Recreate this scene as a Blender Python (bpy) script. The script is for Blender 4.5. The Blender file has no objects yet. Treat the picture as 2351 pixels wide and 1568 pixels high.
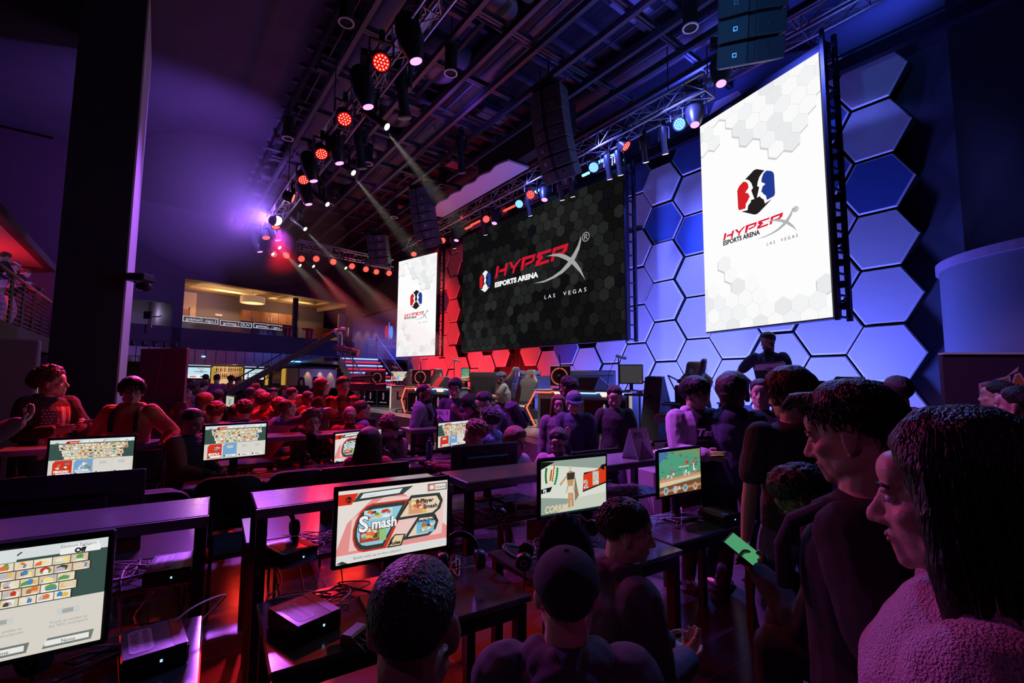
import bpy, math, random
from mathutils import Vector, Matrix, noise, Euler
random.seed(11)
SC = bpy.context.scene
COL = SC.collection
PI = math.pi
# ------------------------------------------------------------------ camera
CAMH = 1.75
FPX = 1056.0
pt_, rl_ = math.radians(5.05), math.radians(0.4)
FW = Vector((0, math.cos(pt_), math.sin(pt_)))
R0 = Vector((1, 0, 0)); U0 = R0.cross(FW)
CR = R0*math.cos(rl_) + U0*math.sin(rl_)
CU = -R0*math.sin(rl_) + U0*math.cos(rl_)
cam = bpy.data.cameras.new('camera'); camo = bpy.data.objects.new('camera', cam); COL.objects.link(camo)
cam.sensor_width = 36; cam.lens = 36*FPX/2351; cam.clip_start = 0.05; cam.clip_end = 200
camo.matrix_world = Matrix((( CR.x, CU.x, -FW.x, 0), (CR.y, CU.y, -FW.y, 0), (CR.z, CU.z, -FW.z, CAMH), (0, 0, 0, 1)))
SC.camera = camo
def ray(px, py): return FW + CR*((px-1175.5)/FPX) - CU*((py-784.0)/FPX)
def Pz(px, py, z):
    d = ray(px, py); return Vector((0, 0, CAMH)) + d*((z-CAMH)/d.z)
def Pd(px, py, y):
    d = ray(px, py); return Vector((0, 0, CAMH)) + d*(y/d.y)
# ------------------------------------------------------------------ materials
MATS = {}
def mat(name, col, rough=0.6, metal=0.0, emit=None, es=0.0, noise_s=None, noise_a=0.15, bump=0.0, bscale=200, spec=0.5, alpha=None, trans=0, coat=0, wave=None):
    if name in MATS: return MATS[name]
    m = bpy.data.materials.new(name); m.use_nodes = True
    nt = m.node_tree; b = nt.nodes['Principled BSDF']
    b.inputs['Base Color'].default_value = (*col, 1)
    b.inputs['Roughness'].default_value = rough
    b.inputs['Metallic'].default_value = metal
    b.inputs['Specular IOR Level'].default_value = spec
    if coat: b.inputs['Coat Weight'].default_value = coat
    if trans: b.inputs['Transmission Weight'].default_value = trans
    if emit is not None:
        b.inputs['Emission Color'].default_value = (*emit, 1); b.inputs['Emission Strength'].default_value = es
    tc = None
    if noise_s:
        tc = nt.nodes.new('ShaderNodeTexCoord'); n = nt.nodes.new('ShaderNodeTexNoise'); n.inputs['Scale'].default_value = noise_s
        n.inputs['Detail'].default_value = 6
        nt.links.new(tc.outputs['Object'], n.inputs['Vector'])
        mx = nt.nodes.new('ShaderNodeMix'); mx.data_type = 'RGBA'
        mx.inputs[6].default_value = (*[c*(1-noise_a*2) for c in col], 1); mx.inputs[7].default_value = (*[min(1, c*(1+noise_a*2)) for c in col], 1)
        nt.links.new(n.outputs['Fac'], mx.inputs[0]); nt.links.new(mx.outputs[2], b.inputs['Base Color'])
    if bump:
        tc = tc or nt.nodes.new('ShaderNodeTexCoord'); n = nt.nodes.new('ShaderNodeTexNoise'); n.inputs['Scale'].default_value = bscale
        if wave:
            mp = nt.nodes.new('ShaderNodeMapping'); mp.inputs['Scale'].default_value = wave
            nt.links.new(tc.outputs['Object'], mp.inputs['Vector']); nt.links.new(mp.outputs['Vector'], n.inputs['Vector'])
        else: nt.links.new(tc.outputs['Object'], n.inputs['Vector'])
        bp = nt.nodes.new('ShaderNodeBump'); bp.inputs['Strength'].default_value = bump; bp.inputs['Distance'].default_value = 0.01
        nt.links.new(n.outputs['Fac'], bp.inputs['Height']); nt.links.new(bp.outputs['Normal'], b.inputs['Normal'])
    MATS[name] = m; return m
def emat(name, col, s=1.0):
    if name in MATS: return MATS[name]
    m = bpy.data.materials.new(name); m.use_nodes = True; nt = m.node_tree; nt.nodes.clear()
    e = nt.nodes.new('ShaderNodeEmission'); e.inputs[0].default_value = (*col, 1); e.inputs[1].default_value = s
    o = nt.nodes.new('ShaderNodeOutputMaterial'); nt.links.new(e.outputs[0], o.inputs[0]); MATS[name] = m; return m
def srgb(r, g, b):
    f = lambda c: (c/255/12.92) if c/255 <= .04045 else ((c/255+.055)/1.055)**2.4
    return (f(r), f(g), f(b))
def scr(r, g, b, s=1.0): return emat('screen_%d_%d_%d_%s' % (r, g, b, s), srgb(r, g, b), s)
# ------------------------------------------------------------------ mesh builder
class MB:
    def __init__(s): s.v = []; s.f = []; s.m = []; s.M = None
    def add(s, vs, fs, mi=0):
        o = len(s.v)
        if s.M is not None: vs = [s.M @ Vector(v) for v in vs]
        s.v += [tuple(v) for v in vs]; s.f += [tuple(i+o for i in f) for f in fs]; s.m += [mi]*len(fs); return s
    def box(s, c, size, mi=0, rot=None, bev=0.0):
        x, y, z = [q/2 for q in size]; c = Vector(c)
        Rm = rot.to_matrix() if isinstance(rot, Euler) else (rot if rot is not None else Matrix.Identity(3))
        if bev > 0:
            b = min(bev, x*.9, y*.9, z*.9); vs = []; 
            for sx in (-1, 1):
                for sy in (-1, 1):
                    for sz in (-1, 1):
                        vs += [(sx*x, sy*(y-b), sz*(z-b)), (sx*(x-b), sy*y, sz*(z-b)), (sx*(x-b), sy*(y-b), sz*z)]
            idx = lambda sx, sy, sz, k: ((sx > 0)*4+(sy > 0)*2+(sz > 0))*3+k
            fs = []
            for q in (-1, 1):
                fs.append([idx(q, a, b2, 0) for a, b2 in ((-1, -1), (1, -1), (1, 1), (-1, 1))])
                fs.append([idx(a, q, b2, 1) for a, b2 in ((-1, -1), (1, -1), (1, 1), (-1, 1))])
                fs.append([idx(a, b2, q, 2) for a, b2 in ((-1, -1), (1, -1), (1, 1), (-1, 1))])
            for a in (-1, 1):
                for b2 in (-1, 1):
                    fs.append([idx(a, b2, -1, 0), idx(a, b2, 1, 0), idx(a, b2, 1, 1), idx(a, b2, -1, 1)])
                    fs.append([idx(a, -1, b2, 0), idx(a, 1, b2, 0), idx(a, 1, b2, 2), idx(a, -1, b2, 2)])
                    fs.append([idx(-1, a, b2, 1), idx(1, a, b2, 1), idx(1, a, b2, 2), idx(-1, a, b2, 2)])
                    for c2 in (-1, 1): fs.append([idx(a, b2, c2, k) for k in range(3)])
            return s.add([c + Rm @ Vector(v) for v in vs], fs, mi)
        vs = [(sx*x, sy*y, sz*z) for sx in (-1, 1) for sy in (-1, 1) for sz in (-1, 1)]
        fs = [(0, 1, 3, 2), (4, 6, 7, 5), (0, 4, 5, 1), (2, 3, 7, 6), (0, 2, 6, 4), (1, 5, 7, 3)]
        return s.add([c + Rm @ Vector(v) for v in vs], fs, mi)
    def tube(s, pts, r, n=8, mi=0, caps=True):
        pts = [Vector(p) for p in pts]; rs = r if isinstance(r, (list, tuple)) else [r]*len(pts)
        vs = []; fs = []; pn = None
        for i, p in enumerate(pts):
            t = (pts[min(i+1, len(pts)-1)] - pts[max(i-1, 0)])
            if t.length < 1e-9: t = Vector((0, 0, 1))
            t.normalize()
            if pn is None:
                a = Vector((0, 0, 1)) if abs(t.z) < .9 else Vector((1, 0, 0)); pn = (a - t*a.dot(t)).normalized()
            else:
                pn = pn - t*pn.dot(t); pn = pn.normalized() if pn.length > 1e-6 else t.orthogonal().normalized()
            bn = t.cross(pn)
            for k in range(n):
                a = 2*PI*k/n; vs.append(p + (pn*math.cos(a) + bn*math.sin(a))*rs[i])
        for i in range(len(pts)-1):
            for k in range(n): fs.append((i*n+k, i*n+(k+1) % n, (i+1)*n+(k+1) % n, (i+1)*n+k))
        if caps: fs += [tuple(range(n-1, -1, -1)), tuple(range((len(pts)-1)*n, len(pts)*n))]
        return s.add(vs, fs, mi)
    def beam(s, a, b, w, h, mi=0, up=(0, 0, 1)):
        a = Vector(a); b = Vector(b); t = (b-a); L = t.length; t.normalize(); upv = Vector(up)
        if abs(t.dot(upv)) > .99: upv = Vector((0, 1, 0))
        x = t.cross(upv).normalized(); z = x.cross(t)
        Rm = Matrix((x, t, z)).transposed()
        return s.box((a+b)/2, (w, L, h), mi, Rm)
    def lathe(s, prof, n=24, mi=0, c=(0, 0, 0), axis=None, closed=False):
        c = Vector(c); Q = Vector((0, 0, 1)).rotation_difference(Vector(axis)).to_matrix() if axis is not None else Matrix.Identity(3)
        vs = []; fs = []
        for r, z in prof:
            for k in range(n):
                a = 2*PI*k/n; vs.append(c + Q @ Vector((r*math.cos(a), r*math.sin(a), z)))
        m = len(prof)
        for i in range(m-1 + (1 if closed else 0)):
            j = (i+1) % m
            for k in range(n): fs.append((i*n+k, i*n+(k+1) % n, j*n+(k+1) % n, j*n+k))
        if not closed: fs += [tuple(range(n-1, -1, -1)), tuple(range((m-1)*n, m*n))]
        return s.add(vs, fs, mi)
    def cyl(s, c, r, h, n=20, mi=0, axis=None): return s.lathe([(r, -h/2), (r, h/2)], n, mi, c, axis)
    def ell(s, c, r, mi=0, nu=16, nv=10, rot=None):
        c = Vector(c); Rm = rot.to_matrix() if isinstance(rot, Euler) else (rot if rot is not None else Matrix.Identity(3))
        vs = [c + Rm @ Vector((0, 0, r[2]))]
        for j in range(1, nv):
            t = PI*j/nv
            for k in range(nu):
                a = 2*PI*k/nu; vs.append(c + Rm @ Vector((r[0]*math.sin(t)*math.cos(a), r[1]*math.sin(t)*math.sin(a), r[2]*math.cos(t))))
        vs.append(c + Rm @ Vector((0, 0, -r[2])))
        fs = [(0, 1+k, 1+(k+1) % nu) for k in range(nu)]
        for j in range(nv-2):
            for k in range(nu): fs.append((1+j*nu+k, 1+(j+1)*nu+k, 1+(j+1)*nu+(k+1) % nu, 1+j*nu+(k+1) % nu))
        e = len(vs)-1; o = 1+(nv-2)*nu
        fs += [(e, o+(k+1) % nu, o+k) for k in range(nu)]
        return s.add(vs, fs, mi)
    def prism(s, poly, z0, z1, mi=0, F=None):
        """poly in 2D extruded; F maps (x,y,z)->world"""
        F = F or (lambda x, y, z: (x, y, z)); n = len(poly)
        vs = [F(x, y, z0) for x, y in poly] + [F(x, y, z1) for x, y in poly]
        fs = [tuple(range(n-1, -1, -1)), tuple(range(n, 2*n))] + [(i, (i+1) % n, n+(i+1) % n, n+i) for i in range(n)]
        return s.add(vs, fs, mi)
    def build(s, name, mats, parent=None, smooth=False, **kw):
        me = bpy.data.meshes.new(name); me.from_pydata(s.v, [], s.f)
        if not isinstance(mats, (list, tuple)): mats = [mats]
        for m in mats: me.materials.append(m)
        if len(mats) > 1: me.polygons.foreach_set('material_index', s.m)
        if smooth: me.polygons.foreach_set('use_smooth', [True]*len(me.polygons))
        me.update()
        if smooth == 'auto': me.set_sharp_from_angle(angle=math.radians(38))
        o = bpy.data.objects.new(name, me); COL.objects.link(o)
        if parent: o.parent = parent
        return tag(o, **kw) if kw else o
def tag(o, label=None, cat=None, group=None, kind=None):
    if label: o['label'] = label
    if cat: o['category'] = cat
    if group: o['group'] = group
    if kind: o['kind'] = kind
    return o
def thing(name, label, cat, loc=(0, 0, 0), rz=0.0, group=None, scale=None):
    o = bpy.data.objects.new(name, None); o.empty_display_size = .05; COL.objects.link(o)
    o.location = loc; o.rotation_euler = (0, 0, rz)
    if scale: o.scale = (scale,)*3
    return tag(o, label, cat, group)
def dup(root, loc=None, rz=None, label=None, group=None, rot=None):
    r = root.copy(); COL.objects.link(r)
    if loc is not None: r.location = loc
    if rz is not None: r.rotation_euler = (0, 0, rz)
    if rot is not None: r.rotation_euler = rot
    if label: r['label'] = label
    if group: r['group'] = group
    for ch in list(root.children):
        c = ch.copy(); COL.objects.link(c); c.parent = r
        for g in list(ch.children):
            d = g.copy(); COL.objects.link(d); d.parent = c
    return r
TS = bpy.data.scenes.new('workshop')
def evaluate(o):
    with bpy.context.temp_override(scene=TS, view_layer=TS.view_layers[0]):
        dg = bpy.context.evaluated_depsgraph_get(); dg.update(); return bpy.data.meshes.new_from_object(o.evaluated_get(dg))
def text_mesh(txt, size, bold=0.0, shear=0.0, spacing=1.0, ext=0.0005, align='LEFT'):
    cu = bpy.data.curves.new('t', 'FONT'); cu.body = txt; cu.size = size; cu.shear = shear; cu.space_character = spacing
    cu.offset = bold; cu.extrude = ext; cu.align_x = align; cu.resolution_u = 3
    o = bpy.data.objects.new('t', cu); TS.collection.objects.link(o); me = evaluate(o)
    vs = [v.co.copy() for v in me.vertices]; fs = [tuple(p.vertices) for p in me.polygons]
    bpy.data.objects.remove(o); bpy.data.curves.remove(cu); bpy.data.meshes.remove(me)
    return vs, fs
def put_text(mb, txt, size, F, mi=0, bold=0.0, shear=0.0, spacing=1.0, align='LEFT', sx=1.0, width=None):
    """F maps plane (u, v, depth) to a point; text starts at u=v=0"""
    vs, fs = text_mesh(txt, size, bold, shear, spacing, align=align)
    if width:
        w = max(v.x for v in vs) - min(v.x for v in vs); sx = width/w
    mb.add([F(v.x*sx, v.y, v.z) for v in vs], fs, mi)
def light(kind, name, loc, col, power, size=0.1, target=None, angle=60, blend=.5, sy=None, parent=None):
    l = bpy.data.lights.new(name, kind); l.color = col; l.energy = power
    if kind == 'SPOT': l.spot_size = math.radians(angle); l.spot_blend = blend; l.shadow_soft_size = size
    elif kind == 'AREA':
        l.size = size
        if sy: l.shape = 'RECTANGLE'; l.size_y = sy
    else: l.shadow_soft_size = size
    o = bpy.data.objects.new(name, l); COL.objects.link(o); o.location = loc
    if target is not None:
        o.rotation_euler = (Vector(target)-Vector(loc)).to_track_quat('-Z', 'Y').to_euler()
    return o
# common materials
M_black = mat('black_plastic', (.012, .012, .014), .45)
M_blackm = mat('black_matte', (.012, .012, .013), .85)
M_steel = mat('dark_steel', (.05, .05, .055), .4, .6)
M_alu = mat('aluminium', (.6, .6, .62), .35, .9)
M_white = mat('white_paint', (.75, .75, .75), .5)
M_chrome = mat('chrome', (.8, .8, .8), .15, 1)
M_grey = mat('grey_plastic', (.18, .18, .19), .5)
M_cable = mat('cable_rubber', (.02, .02, .022), .5)
M_cablew = mat('pale_cable', (.5, .48, .5), .5)
# ================================================================== SHELL, HEX WALL, SCREENS
AZ = math.radians(37.5)
UU = Vector((-math.sin(AZ), math.cos(AZ), 0)); NN = Vector((math.cos(AZ), math.sin(AZ), 0))
def S(s, off, z): return UU*s + NN*off + Vector((0, 0, z))
STZ = 0.75
def quad_slab(name, pts, th, m, kind='structure', **kw):
    """slab whose visible face is the polygon pts, thickened away from the camera"""
    pts = [Vector(p) for p in pts]; n = (pts[1]-pts[0]).cross(pts[2]-pts[1]).normalized()
    if n.dot(Vector((0, 0, CAMH))-pts[0]) > 0: n = -n
    k = len(pts); mb = MB()
    mb.add(pts + [p+n*th for p in pts], [tuple(range(k)), tuple(range(2*k-1, k-1, -1))] + [(i, i+k, (i+1) % k+k, (i+1) % k) for i in range(k)])
    o = mb.build(name, m)
    return tag(o, kind=kind, **kw)
# floor: dark polished stone tiles
mf = mat('floor_tile', (.035, .035, .04), .22, spec=.6)
nt = mf.node_tree; bs = nt.nodes['Principled BSDF']; tc = nt.nodes.new('ShaderNodeTexCoord'); mp = nt.nodes.new('ShaderNodeMapping')
mp.inputs['Rotation'].default_value = (0, 0, math.radians(-32.7)); br = nt.nodes.new('ShaderNodeTexBrick')
br.inputs['Color1'].default_value = (.05, .05, .055, 1); br.inputs['Color2'].default_value = (.065, .065, .07, 1); br.inputs['Mortar'].default_value = (.11, .11, .11, 1)
br.inputs['Scale'].default_value = 1; br.inputs['Brick Width'].default_value = .9; br.inputs['Row Height'].default_value = .45; br.inputs['Mortar Size'].default_value = .006
nt.links.new(tc.outputs['Object'], mp.inputs[0]); nt.links.new(mp.outputs[0], br.inputs[0]); nt.links.new(br.outputs['Color'], bs.inputs['Base Color'])
nz = nt.nodes.new('ShaderNodeTexNoise'); nz.inputs['Scale'].default_value = 3; mr = nt.nodes.new('ShaderNodeMapRange'); mr.inputs[3].default_value = .16; mr.inputs[4].default_value = .34
nt.links.new(tc.outputs['Object'], nz.inputs[0]); nt.links.new(nz.outputs[0], mr.inputs[0]); nt.links.new(mr.outputs[0], bs.inputs['Roughness'])
MB().box((-2, 15, -.1), (56, 52, .2)).build('floor', mf, kind='structure')
m_wall = mat('dark_wall_paint', (.07, .06, .08), .8, bump=.25, bscale=6, noise_s=1.2, noise_a=.12)
m_wallb = mat('charcoal_wall_paint', (.05, .05, .055), .8, bump=.2, bscale=8)
m_ceil = mat('black_ceiling_paint', (.03, .03, .034), .8)
# ceiling deck with ribs
mb = MB(); mb.box((-4, 14, 10.3), (50, 46, .2))
mb.build('ceiling', m_ceil, kind='structure')
# stage-side wall behind the hexagons
m_back = mat('navy_wall_paint', (.10, .11, .16), .75)
mb = MB(); mb.add([S(-9, 10.25, 0), S(20.6, 10.25, 0), S(20.6, 10.25, 10.2), S(-9, 10.25, 10.2), S(-9, 10.6, 0), S(20.6, 10.6, 0), S(20.6, 10.6, 10.2), S(-9, 10.6, 10.2)],
    [(0, 1, 2, 3), (7, 6, 5, 4), (0, 4, 5, 1), (3, 2, 6, 7), (0, 3, 7, 4), (1, 5, 6, 2)])
mb.build('wall_stage', m_back, kind='structure')
# wall return at the right of the stage, black
quad_slab('wall_right', [Pd(2240, 880, 7.0).xy.to_3d(), Vector((12.5, 1.0, 0)), Vector((12.5, 1.0, 10.2)), Pd(2240, 880, 7.0).xy.to_3d()+Vector((0, 0, 10.2))], .2, m_ceil)
# sloping bulkhead running along the left of the hall
quad_slab('wall_slope', [S(-6, 2.67, 10.15), S(31, 2.67, 10.15), S(31, -9.5, 9.4), S(-6, -9.5, 9.4)], .15, m_wall)
mb = MB(); mb.beam(S(-6, 2.7, 10.0), S(31, 2.7, 10.0), .1, .3); mb.build('trim_1', m_ceil, kind='structure')
# far left wall under the bulkhead
quad_slab('wall_left', [S(-6, -9.5, 0), S(30, -9.5, 0), S(30, -9.5, 9.6), S(-6, -9.5, 9.6)], .2, m_ceil)
# ---------------- hexagon panels
m_hl = mat('hexagon_pale_paint', (.62, .62, .66), .55, bump=.35, bscale=30, wave=(1, 1, 14))
m_hd = mat('hexagon_slate_paint', (.06, .14, .40), .5, bump=.3, bscale=30, wave=(1, 1, 14))
m_he = mat('hexagon_rim_highlight', (.95, .95, .97), .3)  # near-white, puts the bevel's edge highlight into the colour
HX = .5774
darks = {(0, 3), (1, 4), (1, 3), (4, 5), (4, 3), (5, 3), (6, 5), (19, 5), (19, 4), (18, 3), (7, 2), (9, 0), (14, 6), (17, 6)}
def hexpanel(k, i):
    s = 2.34+.866*k; z = 2.285+i+(.5 if k % 2 else 0)
    c = S(s, 9.92, z); rnd = random.Random(k*31+i)
    dpt = rnd.choice([0, 0, .03, .06])
    dark = (k, i) in darks
    def F(x, y, d): return UU*x + Vector((0, 0, y)) - NN*(d+dpt)
    hx = lambda r, j: (r*math.cos(j*PI/3), r*math.sin(j*PI/3))
    r1 = HX-.022; mb = MB()
    ring = [(r1, -.25), (r1, 0), (r1-.024, .026), (r1-.034, .026)]
    vs = []
    for r, d in ring: vs += [F(*hx(r, j), d) for j in range(6)]
    fs = []
    for a in range(3):
        for j in range(6): fs.append((a*6+j, (a+1)*6+j, (a+1)*6+(j+1) % 6, a*6+(j+1) % 6))
    mb.add(vs, fs[:6], 2); mb.add(vs, fs[6:], 1); mb.add(vs, [tuple(18+j for j in range(6))], 0)
    side = 'blue' if k < 11 else ('violet' if k > 19 else 'red')
    rown = 'bottom lowest second third fourth fifth sixth seventh'.split()[i+1]+' row'
    o = mb.build('hexagon_panel', [m_hd if dark else m_hl, m_he, m_ceil])
    o.location = c
    cols = ['outermost column at the right end', 'second column from the right end', 'third column from the right end', 'fourth column from the right end', 'fifth column from the right end', 'sixth column from the right end', 'seventh column from the right end', 'eighth column from the right end', 'ninth column from the right end', 'tenth column from the right end', 'eleventh column from the right end']
    left = ['column nearest the stairs', 'second column from the stairs end', 'third column from the stairs end', 'fourth column from the stairs end', 'fifth column from the stairs end', 'sixth column from the stairs end', 'seventh column from the stairs end', 'eighth column from the stairs end', 'ninth column from the stairs end', 'tenth column from the stairs end', 'eleventh column from the stairs end']
    cn = cols[k] if k <= 10 else left[21-k]
    tag(o, '%s-lit %s hexagon panel, %s, %s' % (side, 'dark slate' if dark else 'pale', cn, rown), 'wall panel', 'hexagon panels on the stage wall')
for k in range(-1, 22):
    for i in range(-2, 6):
        z = 2.285+i+(.5 if k % 2 else 0)
        if k == -1: continue
        if z < .9 or z > 7.9: continue
        if k in (11, 12, 13) and z < 2.6: continue            # doorway recess in the wall
        s = 2.34+.866*k
        if 8 <= k <= 16 and 3.2 < z < 6.4: continue             # behind the wide screen
        if k == 5 and z > 7.6: continue
        if k >= 21 and z > 4.5: continue
        hexpanel(k, i)
# recess curtain behind the missing panels
# ---------------- LED screens
class Plane:
    """a flat screen: origin lower left, axis along U (to the viewer's right), up Z"""
    def __init__(s, pl, pr, z0, z1):
        s.o = Vector((pl[0], pl[1], z0)); d = Vector((pr[0]-pl[0], pr[1]-pl[1], 0)); s.W = d.length; s.H = z1-z0; s.u = d.normalized()
        s.n = Vector((s.u.y, -s.u.x, 0))     # toward the viewer
    def hit(s, px, py):
        r = ray(px, py); o = Vector((0, 0, CAMH)); t = (s.o-o).dot(s.n)/r.dot(s.n); p = o+r*t-s.o
        return (p.dot(s.u), p.z)
    def F(s, u, v, d=0): return s.u*u + Vector((0, 0, v)) + s.n*d
def topz(px, py, d): return Pd(px, py, d).z
d2 = 10.5
A_ = Pd(1061, 680, 15.6); B_ = Pd(1434.5, 680, 10.5)
MAIN = Plane(A_, B_, (Pd(1434.5, 778, 10.5).z+Pd(1061, 808, 15.6).z)/2, (Pd(1430, 388, 10.5).z+Pd(1061, 548, 15.6).z)/2)
A_ = Pd(1613.5, 500, 8.67); B_ = Pd(1900, 500, 6.6)
RIGHT = Plane(A_, B_, (Pd(1622, 762, 8.67).z+Pd(1920, 728, 6.6).z)/2, (Pd(1605, 295, 8.67).z+Pd(1884, 115, 6.6).z)/2)
A_ = Pd(913, 700, 18.65); B_ = Pd(1001, 700, 17.2)
LEFT = Plane(A_, B_, (Pd(911, 819.3, 18.65).z+Pd(999.2, 815.3, 17.2).z)/2, (Pd(915.6, 601.3, 18.65).z+Pd(1003.5, 579, 17.2).z)/2)
print('SCREENS', MAIN.W, MAIN.H, RIGHT.W, RIGHT.H, LEFT.W, LEFT.H)
def zc(pts, ox, oy, sc): return [(ox+x/sc, oy+y/sc) for x, y in pts]
Z5 = lambda pts: [RIGHT.hit(*p) for p in zc(pts, 1640, 360, 6.535)]
redf = Z5([(440, 372), (480, 378), (508, 410), (517, 462), (466, 540), (508, 546), (537, 604), (520, 615), (515, 640), (475, 708), (470, 775), (375, 803), (360, 775), (346, 515), (360, 470), (385, 430)])
bluf = Z5([(785, 206), (860, 214), (890, 240), (899, 270), (913, 545), (900, 588), (792, 648), (775, 580), (740, 560), (720, 528), (703, 535), (727, 445), (770, 408), (708, 378), (714, 320), (740, 250)])
blkf = Z5([(460, 343), (560, 240), (590, 205), (635, 184), (755, 204), (720, 240), (680, 300), (655, 370), (645, 443), (676, 452), (641, 613), (690, 590), (700, 618), (720, 622), (722, 632), (743, 638), (761, 702), (868, 632), (680, 830), (640, 860), (600, 868), (405, 822), (500, 803), (510, 735), (530, 705), (548, 685), (553, 650), (604, 632), (556, 507), (583, 466), (560, 400), (530, 360), (490, 340)])
hyper = [Z5(p) for p in [
    [(155, 1152), (188, 1143), (165, 1250), (135, 1265)],
    [(193, 1178), (262, 1150), (272, 1110), (302, 1102), (275, 1215), (250, 1225), (258, 1180), (186, 1205)],
    [(312, 1095), (345, 1085), (365, 1118), (385, 1110), (440, 1048), (470, 1040), (395, 1130), (380, 1180), (355, 1190), (368, 1140), (345, 1138)],
    [(478, 1030), (645, 975), (625, 1040), (600, 1060), (512, 1103), (520, 1075), (600, 1038), (608, 1014), (517, 1045), (490, 1140), (460, 1152)],
    [(668, 965), (835, 907), (828, 935), (712, 975), (742, 995), (690, 1045), (815, 1000), (805, 1030), (640, 1088), (652, 1042), (682, 1015), (655, 1005)],
    [(855, 900), (1037, 832), (1022, 895), (985, 932), (880, 962), (892, 940), (965, 918), (990, 878), (888, 915), (865, 1008), (830, 1022)]]]
sw1 = Z5([(625, 1237), (760, 1192), (860, 1142), (960, 1075), (1030, 1005), (1100, 915), (1150, 835), (1180, 757), (1187, 790), (1168, 870), (1114, 970), (1060, 1030), (980, 1097), (880, 1155), (760, 1208)])
sw2 = Z5([(775, 982), (850, 953), (930, 936), (1000, 936), (1070, 953), (1130, 978), (1190, 1030), (1248, 1118), (1180, 1062), (1090, 1008), (1010, 980), (920, 965), (850, 968)])
esp = Z5([(135, 1335), (685, 1157), (135, 1287)]); lasv = Z5([(790, 1335), (1250, 1200), (790, 1300)]); rgt = Z5([(1220, 790), (1245, 790)])
def hexpoly(cx, cy, r): return [(cx+r*math.sin(j*PI/3), cy+r*math.cos(j*PI/3)) for j in range(6)]
def clip(poly, W, H):
    def cut(P, f, inter):
        out = []
        for i in range(len(P)):
            a, b = P[i], P[(i+1) % len(P)]
            if f(a): out.append(a)
            if f(a) != f(b): out.append(inter(a, b))
        return out
    for ax, lim, sg in ((0, 0, 1), (0, W, -1), (1, 0, 1), (1, H, -1)):
        f = lambda p: sg*(p[ax]-lim) >= 0
        def it(a, b):
            t = (lim-a[ax])/(b[ax]-a[ax]); return (a[0]+(b[0]-a[0])*t, a[1]+(b[1]-a[1])*t)
        if not poly: return []
        poly = cut(poly, f, it)
    return poly
def flat(mb, PL, poly, d, mi, W=None, H=None):
    if W: poly = clip(poly, W, H)
    if len(poly) < 3: return
    mb.add([PL.F(x, y, d) for x, y in poly], [tuple(range(len(poly)))], mi)
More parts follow.
